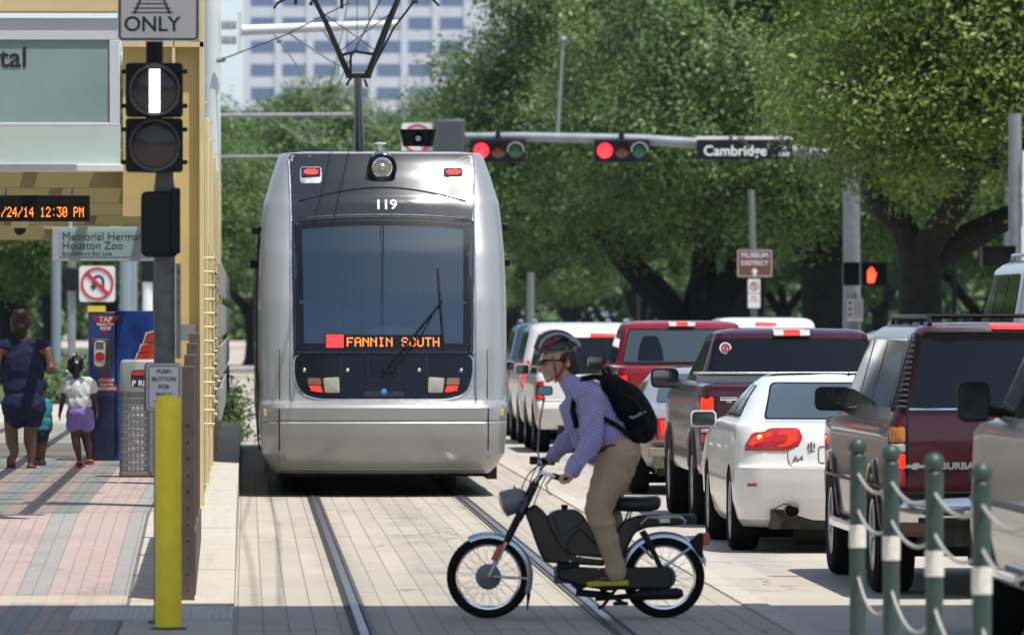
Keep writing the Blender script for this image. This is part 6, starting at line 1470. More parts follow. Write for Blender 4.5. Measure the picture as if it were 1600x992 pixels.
# brown district sign
YQ = 158
p = at(1178, 0, YQ); s = thing('district_sign', 'brown MUSEUM DISTRICT sign with an up arrow, on a thin pole before the oaks', 'sign', (p.x, YQ, 0))
MB().tube([(p.x, YQ, 0), (p.x, YQ, 2.5), (at(1174, 0, YQ).x, YQ, at(0, 296, YQ).z)], .075, 10).build('pole', mat('dull_pole', (.14, .145, .15), .6), s)
a_, q = at(1151, 390, YQ), at(1206, 433, YQ); MB().box(a_.x, q.x, YQ - .14, YQ - .11, q.z, a_.z).build('sign_plate', mat('sign_brown', (.13, .045, .035), .5), s)
border(0, q.x - a_.x, a_.z - q.z, .03, .012, (a_.x+q.x)/2, (a_.z+q.z)/2, YQ - .1425, M_SIGNW, s, .015)
for tx, py in (('MUSEUM', 399), ('DISTRICT', 411)): text_mesh(tx, .155 if tx == 'MUSEUM' else .145, 'lettering', M_SIGNW, s, ((a_.x+q.x)/2, YQ - .142, at(0, py, YQ).z), .002, bold=.002)
b = MB(); cx, cz = (a_.x+q.x)/2, at(0, 425, YQ).z; b.prism([(-.03, -.09), (.03, -.09), (.03, .0), (.085, .0), (0, .10), (-.085, .0), (-.03, .0)], lambda u, v: (cx + u, YQ - .145, cz + v), lambda u, v: (cx + u, YQ - .141, cz + v)); b.build('arrow', M_SIGNW, s, smooth=0)
a_, q = at(1168, 436, YQ), at(1187, 481, YQ); zmid = (a_.z+q.z)/2
s2 = thing('parking_sign', 'small white no parking sign under the brown district sign', 'sign', ((a_.x+q.x)/2, YQ - .12, q.z)); MB().box(a_.x, q.x, YQ - .14, YQ - .12, zmid + .01, a_.z).build('upper_plate', M_SIGNW, s2); MB().box(a_.x, q.x, YQ - .14, YQ - .12, q.z, zmid - .01).build('lower_plate', M_SIGNW, s2)
b = MB(); b.arc_band(((a_.x+q.x)/2, 0, (a_.z+zmid)/2), .075, .10, YQ - .146, YQ - .142, 0, 360, 24); c = ((a_.x+q.x)/2, YQ - .144, (a_.z+zmid)/2); b.cbox(c, (.19, .004, .022), Matrix.Rotation(R(45), 3, 'Y')); b.build('red_ring', M_SIGNRED, s2, smooth=0)
text_mesh('P', .14, 'lettering', M_INK, s2, ((a_.x+q.x)/2, YQ - .1415, (a_.z+zmid)/2), .001)
b = MB(); b.cbox(((a_.x+q.x)/2, YQ - .142, (q.z + zmid)/2), (.18, .003, .02)); b.cbox(((a_.x+q.x)/2, YQ - .142, (q.z + zmid)/2 + .08), (.14, .003, .03)); b.build('sign_text', M_SIGNRED, s2)
# black lamp post and other background posts
fpost(1491, 185, 350, 'thin black post between the oak trunk and the right edge mast', .055, M_SIGBLK, 'street_post'); fpost(829, 190, 425, 'pale grey post standing right of the tram', .10, M_GALV, 'street_post'); fpost(998, 180, 420, 'thin dark post left of the forked oak trunk', .05, mat('dull_pole', (.14, .145, .15), .6), 'street_post')

# ------------------------------------------------------------------ green bollards with white chains
M_BOL = mat('bollard_green_paint', (0.034, 0.066, 0.056), .42, var=.18, vscale=12, bump=.0015, bscale=50)
M_BAND = mat('reflective_white_band', (.70, .66, .58), .45, var=.12, vscale=25)
M_ROPE = mat('white_rope_tube', (.36, .35, .325), .6, var=.15, vscale=20)
XB = 3.12; bol = []; lbs = ['leftmost green bollard, in front of the white saloon', 'second green bollard from the left, before the estate car wheel', 'third green bollard from the left, in front of the tailgate', 'rightmost and nearest green bollard, before the silver tan car']
for i, px in enumerate((1340, 1392.5, 1460, 1534)):
    Y = XB * F / (px - 385) * .9985; p = at(px, 700, Y); t = thing('green_bollard', lbs[i], 'bollard', (p.x, Y, .0), group='green bollards along the track')
    h = 1.215
    MB().lathe([(.085, 0), (.085, .02), (.041, .03), (.041, h - .092), (.034, h - .083)], (0, 0, 0), (0, 0, 1), 28).build('post', M_BOL, t, world=False)
    MB().ball((0, 0, h - .045), (.047, .047, .046), 24).build('ball_top', M_BOL, t, world=False)
    zb = .655; MB().lathe([(.0415, zb), (.0440, zb + .002), (.0440, zb + .115), (.0415, zb + .117)], (0, 0, 0), (0, 0, 1), 28).build('white_band', M_BAND, t, world=False)
    for z in (1.02, .84, .50): 
        MB().lathe([(.016, 0), (.016, .012), (.008, .02), (0, .02)], (0, -.039, z), (0, -1, 0), 12).build('rope_eye', M_BOL, t, world=False)
    bol.append((p.x, Y))
bol.append((bol[-1][0], bol[-1][1] - 2.0))
for i in range(4):
    (xa, ya), (xb, yb) = bol[i], bol[i+1]
    for (z, sg, nm) in ((1.03, .07, 'upper'), (.84, .08, 'middle'), (.50, .14, 'lower')):
        pts = []
        for k in range(15):
            f_ = k / 14; pts.append((xa + (xb - xa) * f_ - .0, ya - .055 + (yb - ya + .0) * f_, z - sg * 4 * f_ * (1 - f_)))
        o = MB().tube(pts, .0085, 10).build('rope', M_ROPE, None); tag(o, '%s white rope hanging %s' % (nm, ('between the two leftmost green bollards', 'between the second and third green bollards', 'between the third and rightmost green bollards', 'from the rightmost green bollard out of the picture')[i]), 'rope', 'white ropes between the green bollards')
# ------------------------------------------------------------------ moped (side view, heading left) and its rider
YM0 = 42.9; PXM = F / YM0
def M(px, py, dy=0.0): q = at(px, py, YM0); return Vector((q.x, YM0 + dy, q.z))
zg = M(0, 966).z       # the tyres touch the ground here
base = M(900, 966); mop = thing('moped', 'black moped with silver mudguards, ridden across the tram track', 'moped', (base.x, YM0, 0))
M_MBLK = mat('moped_black_paint', (0.006, 0.007, 0.010), .3, coat=.3, spec=.35); M_MSIL = mat('mudguard_silver', (0.58, 0.60, 0.64), .22, .85)
M_MGREY = mat('lamp_housing_grey', (0.20, 0.215, 0.24), .35, .2); M_HUB = mat('hub_aluminium', (.20, .20, .21), .5, .7); M_SEAT = mat('saddle_vinyl', (.012, .016, .022), .4, bump=.0006, bscale=120)
M_ENG = mat('engine_black', (.010, .010, .011), .5, .3, var=.4, vscale=40); M_PURP = mat('purple_fork_paint', (.05, .03, .12), .3, coat=.5)
def mwheel(px, R_, drum):
    c = M(px, 966); c.z = R_; n = node('wheel', mop); n.location = c - Vector((base.x, YM0, 0)); L = (0, 0, 0)
    t = MB(); k = []
    tw, rt = .027, R_ - .027
    for i in range(14): a = 2*math.pi*i/14; k.append((rt + .030*math.cos(a), tw*math.sin(a)))
    t.lathe(k, L, (0, 1, 0), 56, closed=True)
    t.build('tyre', M_TYRE, n, world=False, smooth=180)
    m = MB(); ri = rt - .030; m.lathe([(ri + .004, -.016), (ri - .004, -.015), (ri - .008, -.006), (ri - .008, .006), (ri - .004, .015), (ri + .004, .016)], L, (0, 1, 0), 56); m.build('rim', M_CHROME, n, world=False)
    sp = MB()
    for i in range(36):
        a = 2*math.pi*i/36; b_ = a + (.42 if i % 2 else -.42); s = -1 if i % 4 < 2 else 1
        sp.tube([(.06*math.cos(b_), s*.022, .06*math.sin(b_)), (ri*math.cos(a), s*.004, ri*math.sin(a))], .0011, 4)
    sp.build('spoke', M_ALU, n, world=False)
    h = MB(); h.lathe([(0, -.036), (.03, -.036), (drum*.55, -.033), (drum, -.026), (drum, .02), (drum*.6, .03), (0, .032)], L, (0, 1, 0), 30); h.lathe([(.020, -.055), (.018, -.036)], L, (0, 1, 0), 14); h.lathe([(0, -.056), (.020, -.055)], L, (0, 1, 0), 14)
    h.build('hub', M_HUB, n, world=False)
    return c
RF = .2515; cF = mwheel(763, RF, .078); cR = mwheel(1037, RF - .004, .075)
# mudguards
b = MB(); r0 = RF + .014
def guard(c, a0, a1, r0, wd=.036, n=30):
    g_ = MB(); rings = []
    for i in range(n + 1):
        a = R(a0 + (a1 - a0) * i / n); ca, sa = math.cos(a), math.sin(a); prof = []
        for (dy, dr) in ((-wd, -.028), (-wd*.92, -.008), (-wd*.6, .004), (0, .009), (wd*.6, .004), (wd*.92, -.008), (wd, -.028), (wd*.9, -.028), (wd*.55, -.001), (0, .004), (-wd*.55, -.001), (-wd*.9, -.028)):
            prof.append((c.x + (r0 + dr)*ca, c.y + dy, c.z + (r0 + dr)*sa))
        rings.append(prof)
    return g_.loft(rings)
fg = guard(cF, 118, -22, r0).build('front_mudguard', M_MSIL, mop, smooth=50)
fl = MB(); a = R(-22); p = Vector((cF.x + (r0)*math.cos(a), YM0, cF.z + r0*math.sin(a))); fl.loft([[(p.x - .012, YM0 - .034, p.z), (p.x + .012, YM0 - .034, p.z), (p.x + .012, YM0 + .034, p.z), (p.x - .012, YM0 + .034, p.z)], [(p.x - .012, YM0 - .01, p.z - .105), (p.x - .006, YM0 - .01, p.z - .105), (p.x - .006, YM0 + .01, p.z - .105), (p.x - .012, YM0 + .01, p.z - .105)]]); fl.build('mud_flap', M_PLBLACK, fg)
rg = guard(cR, 185, 20, r0 + .006, .04).build('rear_mudguard', M_MSIL, mop, smooth=50)
b = MB(); b.tube([M(770, 900, -.05), M(824, 903, -.045)], .0075, 8); b.tube([M(770, 900, .05), M(824, 903, .045)], .0075, 8); b.build('mudguard_stay', M_ALU, mop)
b = MB(); b.tube([M(1037, 884, -.06), M(1078, 855, -.045)], .009, 8); b.tube([M(1020, 872, -.05), M(1000, 852, -.045)], .009, 8); b.build('mudguard_stay', M_ALU, mop)
# fork
for s in (-1, 1):
    y = s * .062; b = MB(); b.tube([M(763, 900, y), M(779, 868, y), M(793, 842, y)], [.014, .0135, .013], 10); f = b.build('fork_leg', M_ALU, mop)
    b = MB(); b.tube([M(791, 846, y), M(814, 800, y)], [.020, .021], 12); 
    for k in range(5): q = M(794 + 4*k, 840 - 8*k, y); b.ball(q, (.022, .022, .012), 10)
    b.build('fork_boot', M_PLBLACK, f)
    MB().tube([M(812, 802, y), M(822, 782, y)], .019, 10).build('fork_top', M_PURP, f)
    MB().tube([M(771, 875, y - .012), M(783, 851, y - .012)], .016, 10).build('reflector', mat('orange_reflector', (.55, .13, .01), .3, coat=.6), f)
b = MB(); b.tube([M(809, 812), M(838, 752)], [.026, .024], 12); b.cbox(M(820, 785), (.06, .15, .022)); b.cbox(M(833, 760), (.05, .15, .02)); b.build('steering_head', M_MBLK, mop, bevel=.004)
# headlamp
b = MB(); ax = (M(776, 790) - M(822, 775)).normalized(); b.lathe([(.0, -.10), (.04, -.095), (.068, -.06), (.078, -.0), (.080, .05), (.074, .06)], M(800, 783), ax, 24); hl = b.build('headlamp', M_MGREY, mop)
MB().lathe([(.074, .058), (.05, .072), (0, .078)], M(800, 783), ax, 22).build('headlamp_glass', M_LAMPGLASS, hl)
MB().tube([M(804, 768), M(803, 757), M(807, 766)], [.006, .004, .006], 6).build('lamp_trim', M_PLBLACK, hl)
# handlebar: from the near grip up over to the far grip
HB = [M(878, 746, -.30), M(858, 741, -.22), M(848, 738, -.10), M(840, 750, -.05), M(836, 756, 0), M(842, 745, .05), M(848, 729, .12), M(845, 722, .24), M(862, 723, .32)]
hb = MB().tube(HB, .0115, 10).build('handlebar', M_CHROME, mop)
for pts in ([M(884, 748, -.33), M(862, 742, -.22)], [M(868, 724, .35), M(850, 722, .25)]): MB().tube(pts, .019, 10).build('grip', M_RUBBER, hb)
for pts in ([M(860, 743, -.24), M(850, 756, -.25), M(853, 766, -.26), M(858, 771, -.27)], [M(848, 722, .25), M(838, 717, .24), M(832, 720, .24)]): MB().tube(pts, [.008] + [.006]*(len(pts)-1), 6).build('brake_lever', M_ALU, hb)
MB().cbox(M(836, 720, .2), (.05, .05, .05)).build('switch_box', M_PLBLACK, hb, bevel=.008)
b = MB()
for (p_, q_, r_, y) in (((848, 740), (826, 745), (814, 792), -.09), ((846, 726), (816, 740), (812, 785), .1), ((852, 742), (838, 770), (830, 800), -.12), ((843, 724), (822, 752), (826, 800), .08)):
    pts = [M(*p_, y)]; P0, P1, P2 = (Vector(p_), Vector(q_), Vector(r_))
    pts = []
    for k in range(9): t_ = k/8; v = P0*(1-t_)**2 + P1*2*t_*(1-t_) + P2*t_*t_; pts.append(M(v.x, v.y, y * (1 - t_*.5)))
    b.tube(pts, .0038, 6)
b.build('cable', M_RUBBER, mop)
# mirror on its stalk
ms = MB(); ms.tube([M(846, 728, .22), M(843, 705, .24), M(846, 660, .25), M(853, 622, .25)], .006, 8); st = ms.build('mirror_stalk', M_CHROME, mop)
sec = [(854 + u, 611 + v) for u, v in [(p[0]*1.0, p[1]*1.0) for p in rrect(25, 15, 5, 4)]]
b = MB(); b.loft([[M(u, v, .245) for u, v in sec], [M(854 + (u-854)*.85, 611 + (v-611)*.85, .285) for u, v in sec]]); b.build('mirror_housing', M_PLBLACK, st)
sec2 = [(854 + (u-854)*.86, 611 + (v-611)*.82) for u, v in sec]; b = MB(); b.loft([[M(u, v, .243) for u, v in sec2], [M(u, v, .246) for u, v in sec2]]); b.build('mirror_glass', mat('blue_mirror_glass', (.10, .22, .34), .05, .9), st)
# frame: down tube, centre box, rear rise
def slab(poly, y0, y1, name, m, parent, bevel=.008, rr=6):
    sg = 4 if bevel > .011 else 2
    pl = smooth_poly(poly, rr, 4); b = MB(); b.prism(pl, lambda u, v: M(u, v, y0), lambda u, v: M(u, v, y1)); return b.build(name, m, parent, bevel=bevel, seg=sg, smooth=50)
slab([(819, 798), (836, 786), (852, 800), (876, 850), (905, 856), (942, 860), (945, 884), (850, 878), (842, 862)], -.05, .05, 'frame', M_MBLK, mop, .022)
slab([(936, 862), (958, 836), (974, 812), (998, 804), (1088, 803), (1088, 818), (1010, 824), (992, 832), (972, 872), (950, 888)], -.04, .04, 'rear_frame', M_MBLK, mop, .018)
tk = slab([(852, 808), (866, 796), (902, 795), (914, 808), (937, 858), (880, 861), (868, 842)], -.085, .085, 'fuel_tank', mat('tank_black', (.008, .010, .014), .34, coat=.3, spec=.4), mop, .036, 8)
b = MB(); b.tube([M(882, 797), M(882, 788)], [.018, .022], 14); b.build('filler_cap', M_PLBLACK, tk, bevel=.003)
sm = MB(); sm.tube([M(862, 802, -.088), M(874, 838, -.089), M(905, 818, -.089), M(911, 806, -.088)], .003, 5); sm.build('tank_seam', M_RUBBER, tk)
slab([(884, 846), (904, 822), (940, 858), (938, 868), (886, 866)], -.104, -.074, 'side_cover', M_MBLK, tk, .010, 5)
# engine
b = MB()
for k in range(9):
    q = M(868 + 1.0*k, 888 + 0*k); b.box(M(866 + k*4, 0).x, M(868.4 + k*4, 0).x, YM0 - .06, YM0 + .06, M(0, 912).z, M(0, 885).z)
b.box(M(870, 0).x, M(905, 0).x, YM0 - .04, YM0 + .04, M(0, 905).z, M(0, 868).z); b.tube([M(888, 866, 0), M(888, 890, 0)], .04, 12); en = b.build('engine', M_ENG, mop)
slab([(868, 890), (900, 884), (935, 886), (1045, 884), (1053, 898), (1046, 920), (940, 920), (905, 915), (872, 905)], -.090, -.052, 'chain_case', mat('chain_case_black', (.008, .009, .011), .36, coat=.2, spec=.35), mop, .017, 9)
b = MB(); b.tube([M(905, 905, -.05), M(905, 905, .05)], .06, 20); b.tube([M(900, 925), M(955, 930)], .022, 10); b.tube([M(938, 920, -.06), M(975, 942, -.08)], .012, 8); b.cbox(M(968, 941, -.12), (.09, .05, .022)); b.build('crank_case', M_ENG, mop)
b = MB(); b.tube([M(930, 935, -.02), M(985, 930, -.05), M(1000, 928, -.07), M(1058, 926, -.08), M(1066, 925, -.08)], [.014, .018, .034, .036, .02], 16); b.build('silencer', M_PLBLACK, mop)
b = MB(); b.tube([M(962, 918, -.09), M(940, 945, -.14), M(934, 948, -.16)], .011, 8); b.build('stand', M_ENG, mop)
for (u, v) in ((905, 868), (890, 876), (935, 888)): MB().ball(M(u, v, -.092), .009, 8).build('bolt', M_CHROME, en)
b = MB(); b.tube([M(900, 868, -.06), M(940, 872, -.07)], .007, 6); b.build('control_rod', M_CHROME, en)
# shock absorbers
for s in (-1, 1):
    y = s * .075; b = MB(); b.tube([M(1004, 830, y), M(1019, 858, y)], .019, 12); b.tube([M(1019, 858, y), M(1034, 890, y)], .014, 10); b.build('shock_absorber', M_ENG, mop)
# rack, grab rail, saddle, tail lamp
b = MB()
for s in (-1, 1): b.tube([M(1000, 818, s*.06), M(1012, 807, s*.07), M(1062, 807, s*.07), M(1070, 814, s*.06), M(1066, 818, s*.05)], .0085, 8)
b.tube([M(1064, 808, -.07), M(1064, 808, .07)], .0085, 8); b.build('rack_rail', M_CHROME, mop)
rk = MB(); rk.box(M(1030, 0).x, M(1046, 0).x, YM0 - .046, YM0 - .036, M(0, 817).z, M(0, 809).z); rk.build('frame_badge', M_ALU, mop)
sd_ = []
for (u, zt, zb_, hw) in ((950, 783, 793, .03), (956, 777, 797, .05), (975, 775, 799, .075), (1000, 775, 800, .10), (1018, 774, 799, .105), (1028, 774, 796, .09), (1032, 778, 790, .06)):
    c = M(u, (zt+zb_)/2); h2 = (M(u, zt).z - M(u, zb_).z)/2; sd_.append([(c.x, YM0 + hw*math.cos(R(a)) * (1 if math.sin(R(a)) < .2 else .95), c.z + h2 * (abs(math.sin(R(a)))**.6) * (1 if math.sin(R(a)) > 0 else -1)) for a in range(0, 360, 20)])
sdl = MB().loft(sd_).build('saddle', M_SEAT, mop, smooth=50)
MB().tube([M(953, 779, -.045), M(975, 776, -.078), M(1000, 776, -.10), M(1024, 775, -.098)], .006, 6).build('saddle_piping', mat('saddle_edge', (.16, .2, .24), .4), sdl)
MB().tube([M(985, 798), M(978, 815)], .016, 10).build('seat_post', M_CHROME, mop)
tl = slab([(1076, 846), (1092, 832), (1098, 832), (1098, 872), (1090, 868)], -.04, .04, 'tail_lamp', M_PLBLACK, mop, .006, 3)
slab([(1096, 833), (1106, 831), (1109, 838), (1108, 850), (1096, 853)], -.036, .036, 'red_lens', M_REDLENS, tl, .006, 2)
slab([(1090, 868), (1098, 866), (1103, 885)], -.03, .03, 'flap', M_PLBLACK, tl, .003, 1)

# ------------------------------------------------------------------ rider
M_SKIN = mat('skin_light', (0.60, 0.385, 0.285), .5, var=.08, vscale=18); M_HAIRB = mat('hair_brown', (.05, .03, .018), .6, bump=.004, bscale=90)
rider = thing('person', 'rider in a purple checked shirt and red-strapped bike helmet, standing on the moped', 'person', (M(945, 800).x, YM0, M(0, 912).z))
g = NG('checked_shirt', .8); sc_ = 1 / .017
def line(v, w_): return g.math('LESS_THAN', g.math('PINGPONG', g.math('MULTIPLY', v, sc_), .5), w_)
xy = g.math('ADD', g.math('MULTIPLY', g.x, .96), g.math('MULTIPLY', g.z, .28)); zz = g.math('SUBTRACT', g.math('MULTIPLY', g.z, .96), g.math('MULTIPLY', g.x, .28))
chk = g.math('MAXIMUM', line(xy, .16), line(zz, .16)); nz = g.noise(9, 4)
c = g.mix(g.math('MULTIPLY', chk, .75), g.mix(nz, (0.19, 0.14, 0.42), (0.25, 0.19, 0.50)), (0.62, 0.58, 0.82)); g.b.inputs['Sheen Weight'].default_value = .2
g.bump(g.noise(22, 5), .012, .5); M_SHIRT = g.col(c)
g = NG('khaki_cloth', .85); c = g.mix(g.noise(7, 5), (0.47, 0.325, 0.195), (0.57, 0.41, 0.26)); st_ = g.noise(1, 5, g.vec(g.math('MULTIPLY', g.x, 26), g.math('MULTIPLY', g.y, 14), g.math('MULTIPLY', g.z, 9))); g.bump(st_, .022, .6); M_KHAKI = g.col(c)
def Q(px, py, dy=0.0): return M(px, py, dy)
def cap(*pts, **k): return ('c', [(*Q(u, v, dy), r) for (u, v, dy, r) in pts])
# body: one continuous figure (head, neck, trunk, arms with hands, legs)

def hand(cx, cy, dy, s):
    """fist closed on a grip that runs along the view direction; four fingers over the top and round, thumb below"""
    out = [('e', Q(cx + 6, cy - 2, dy), (.036, .036, .026), None)]
    for k in range(4):
        y = dy - s * (.030 - .021 * k); r = (.0095, .0102, .0100, .0088)[k]; e = (0, 1.0, .6, -.8)[k]
        out.append(cap((cx + 4, cy - 6, y, r + .001), (cx - 3 - e, cy - 5, y, r), (cx - 6 - e, cy + 1, y, r), (cx - 3 - e, cy + 6, y, r * .92), (cx + 1, cy + 7, y, r * .85)))
    out.append(cap((cx + 6, cy + 2, dy + s*.034, .012), (cx + 1, cy + 6, dy + s*.048, .0105), (cx - 4, cy + 5, dy + s*.052, .009)))
    return out
LEAN = Matrix.Rotation(R(-30), 3, 'Y')
NA = [(920, 617, -.175), (921, 688, -.235), (892, 732, -.275), (884, 742, -.285)]; FA = [(914, 617, .175), (900, 678, .235), (868, 713, .295), (858, 721, .30)]
NLEG = [(966, 706, -.085), (932, 795, -.105), (962, 888, -.10)]; FLEG = [(972, 708, .085), (948, 792, .10), (974, 878, .10)]
def chain(pts, rs): return cap(*[(*p, r) for p, r in zip(pts, rs)])
body_pr = [
 ('e', Q(869, 561), (.082, .074, .100), Matrix.Rotation(R(-8), 3, 'Y')), ('e', Q(877, 552), (.092, .076, .085), None),
 cap((868, 582, -.025, .040), (859, 590, 0, .024)), cap((868, 582, .025, .040), (859, 590, 0, .024)), cap((858, 574, -.03, .030), (858, 574, .03, .030)), cap((880, 583, 0, .054), (897, 612, 0, .058)),
 cap((851, 561, 0, .016), (846, 571, 0, .0165), (842.5, 577, 0, .0165), (847, 580, 0, .013)), cap((854, 583, 0, .020), (853, 587, 0, .018)), cap((851, 558, -.028, .017), (851, 558, .028, .017)),
 cap((850, 583, -.014, .0105), (850, 583, .014, .0105)), cap((850.8, 587.5, -.013, .0105), (850.8, 587.5, .013, .0105)), cap((855, 594, -.006, .016), (855, 594, .006, .016)),
 ('e', Q(886, 568, -.077), (.018, .012, .027), None), ('e', Q(886, 568, .077), (.018, .012, .027), None),
 ('e', Q(926, 642), (.115, .175, .19), LEAN), ('e', Q(954, 690), (.11, .155, .13), LEAN),
 chain(NA, (.050, .040, .028, .028)), chain(FA, (.050, .040, .028, .028)), chain(NLEG, (.085, .058, .042)), chain(FLEG, (.085, .058, .042)),
 cap((962, 890, -.10, .042), (962, 903, -.10, .035), (928, 908, -.10, .028)), cap((974, 878, .10, .042), (974, 900, .10, .035), (940, 906, .10, .028)),
] + hand(878, 746, -.29, -1) + hand(852, 723, .30, 1)
blob('body', body_pr, .0070, M_SKIN, rider, it=3)
# shirt, trousers, shoes
sh_pr = [('e', Q(924, 640), (.142, .195, .205), LEAN), ('e', Q(948, 680), (.138, .175, .15), LEAN), cap((908, 612, -.15, .075), (908, 612, .15, .075)), cap((888, 598, -.035, .055), (896, 606, -.04, .075), (905, 612, 0, .10)), cap((888, 598, .035, .055), (896, 606, .04, .075), (905, 612, 0, .10)),
 chain(NA[:3], (.072, .066, .050)), chain(FA[:3], (.072, .066, .050)), cap((900, 640, 0, .10), (918, 680, 0, .11), (940, 694, 0, .13))]
shirt = blob('shirt', sh_pr, .011, M_SHIRT, rider, it=5, disp=.014, dscale=(9, 6, 5), seed=2, ridged=True)
col_ = MB(); pts = []
for k in range(17):
    a = R(360 * k / 16); pts.append(Q(889 + 5*math.cos(a)*1.2 + 1.5, 597 - 9*math.cos(a), .075*math.sin(a)))
col_.tube(pts[:-1], .014, 8, closed=True); col_.build('collar', M_SHIRT, shirt)
tr_pr = [('e', Q(964, 706), (.150, .185, .115), LEAN), chain(NLEG, (.118, .082, .060)), chain(FLEG, (.118, .082, .060)), cap((955, 735, -.09, .112), (936, 785, -.105, .088)), cap((961, 880, -.10, .062), (962, 893, -.10, .066))]
tz = blob('trousers', tr_pr, .011, M_KHAKI, rider, it=5, disp=.011, dscale=(6, 5, 7), seed=5, ridged=True)
blt = MB(); pts = []
for k in range(24):
    a = 2*math.pi*k/24; pts.append(Q(958 + 33*math.cos(a), 697 - 7*math.cos(a), .175*math.sin(a)))
blt.tube(pts, .017, 8, closed=True, flat=.5, up=(-.3, 0, 1)); blt.build('belt', mat('belt_leather', (.13, .03, .03), .5), rider)
M_SHOE = mat('shoe_leather', (.075, .025, .018), .55); M_SOLE = mat('yellow_sole', (.62, .50, .02), .5)
for (x, y, dy) in ((0, 0, -.10), (12, -8, .10)):
    sho = blob('shoe', [cap((968 + x, 895 + y, dy, .042), (966 + x, 903 + y, dy, .040)), cap((972 + x, 905 + y, dy, .032), (945 + x, 905 + y, dy, .036), (922 + x, 908 + y, dy, .026))], .008, M_SHOE, rider, it=3)
    b = MB(); pl = smooth_poly([(914 + x, 908 + y), (930 + x, 906 + y), (955 + x, 907 + y), (980 + x, 904 + y), (981 + x, 913 + y), (950 + x, 914 + y), (917 + x, 915 + y)], 3); b.prism(pl, lambda u, v: Q(u, v, dy - .045), lambda u, v: Q(u, v, dy + .045)); b.build('sole', M_SOLE, sho, bevel=.006)
    lc = MB()
    for k in range(4): lc.tube([Q(938 + x + 6*k, 901.5 + y - 1.2*k, dy - .03), Q(939 + x + 6*k, 899 + y - 1.2*k, dy + .03)], .004, 5)
    lc.build('lace', M_WHITE, sho)
# pedals under the shoes
MB().cbox(Q(948, 918, -.12), (.10, .09, .02)).build('pedal', M_RUBBER, mop, bevel=.004); MB().cbox(Q(958, 910, .12), (.10, .09, .02)).build('pedal', M_RUBBER, mop, bevel=.004)
# hair, sunglasses
blob('hair', [('e', Q(880, 556), (.078, .078, .080), None), cap((892, 560, -.03, .05), (895, 576, -.02, .04)), cap((892, 560, .03, .05), (895, 576, .02, .04))], .010, M_HAIRB, rider, it=3)
sg_ = MB(); sg_.tube([Q(848, 565, -.066), Q(844.5, 566, -.035), Q(844.5, 566, -.010)], [.014, .019, .013], 10); sg_.tube([Q(848, 565, .066), Q(844.5, 566, .035), Q(844.5, 566, .010)], [.014, .019, .013], 10); sg_.tube([Q(848, 563, -.07), Q(884, 563, -.084)], .006, 6); sg_.tube([Q(848, 563, .07), Q(884, 563, .084)], .006, 6); sg_.build('sunglasses', M_TBLACK, rider)
# helmet
hm = node('helmet', rider); HC = Q(869, 546); M_HELB = mat('helmet_black', (.012, .012, .014), .28, coat=.6); M_HELR = mat('helmet_red', (.42, .018, .025), .35, coat=.4); M_HELS = mat('helmet_silver', (.42, .43, .45), .3, .5)
TL = Matrix.Rotation(R(-3), 3, 'Y')
def hp(u, v, k=1.0):      # u: front -1 .. rear 1, v: side -1 .. 1
    r = max(0, 1 - u*u*.96 - v*v*.96); z = math.sqrt(r); d = TL @ Vector((.128*u*k, .098*v*k, .110*z*k - .010 - (.012 if u < -.7 else 0)))
    return HC + d
b = MB(); vs_ = []; n_, m_ = 32, 10
for j in range(m_ + 1):
    rr = math.sin(R(90 * j / m_))
    for i in range(n_): a = 2*math.pi*i/n_; vs_.append(hp(rr*math.cos(a), rr*math.sin(a)))
for i in range(n_): a = 2*math.pi*i/n_; vs_.append(hp(math.cos(a), math.sin(a)) - Vector((0, 0, .022)))
fs_ = [(j*n_+i, j*n_+(i+1) % n_, (j+1)*n_+(i+1) % n_, (j+1)*n_+i) for j in range(m_ + 1) for i in range(n_)]; b.add(vs_, fs_); b.build('shell', M_HELB, hm, smooth=60)
for v, mm, nm in ((-.30, M_HELB, 'ridge'), (.30, M_HELB, 'ridge'), (0, M_HELR, 'red_ridge'), (-.62, M_HELS, 'silver_ridge'), (.62, M_HELS, 'silver_ridge'), (-.80, M_HELB, 'ridge'), (.80, M_HELB, 'ridge')):
    e = math.sqrt(max(.05, 1 - v*v)) * .97; MB().tube([hp(-e + 2*e*k/14, v * (1 - .25*(k/14)), 1.05) for k in range(15)], [.010 + .007*math.sin(math.pi*k/14) for k in range(15)], 8).build(nm, mm, hm)
for s in (-1, 1):
    MB().tube([hp(-.80, s*.45, 1.03) - Vector((0, 0, .012)), hp(-.45, s*.80, 1.05) - Vector((0, 0, .004)), hp(.15, s*.70, 1.06), hp(.45, s*.35, 1.07)], [.016, .016, .013, .009], 8).build('red_band', M_HELR, hm)
    MB().tube([hp(.55, s*.45, 1.05), hp(.9, s*.30, 1.10), hp(1.0, s*.1, 1.12)], [.014, .016, .010], 8).build('silver_fin', M_HELS, hm)
    sp = MB(); sp.tube([Q(862, 556, s*.085), Q(866, 574, s*.082), Q(869, 592, s*.05), Q(868, 597, 0)], .0075, 6); sp.tube([Q(888, 556, s*.085), Q(880, 574, s*.084), Q(869, 592, s*.05)], .0075, 6); sp.build('chin_strap', M_HELR, hm)
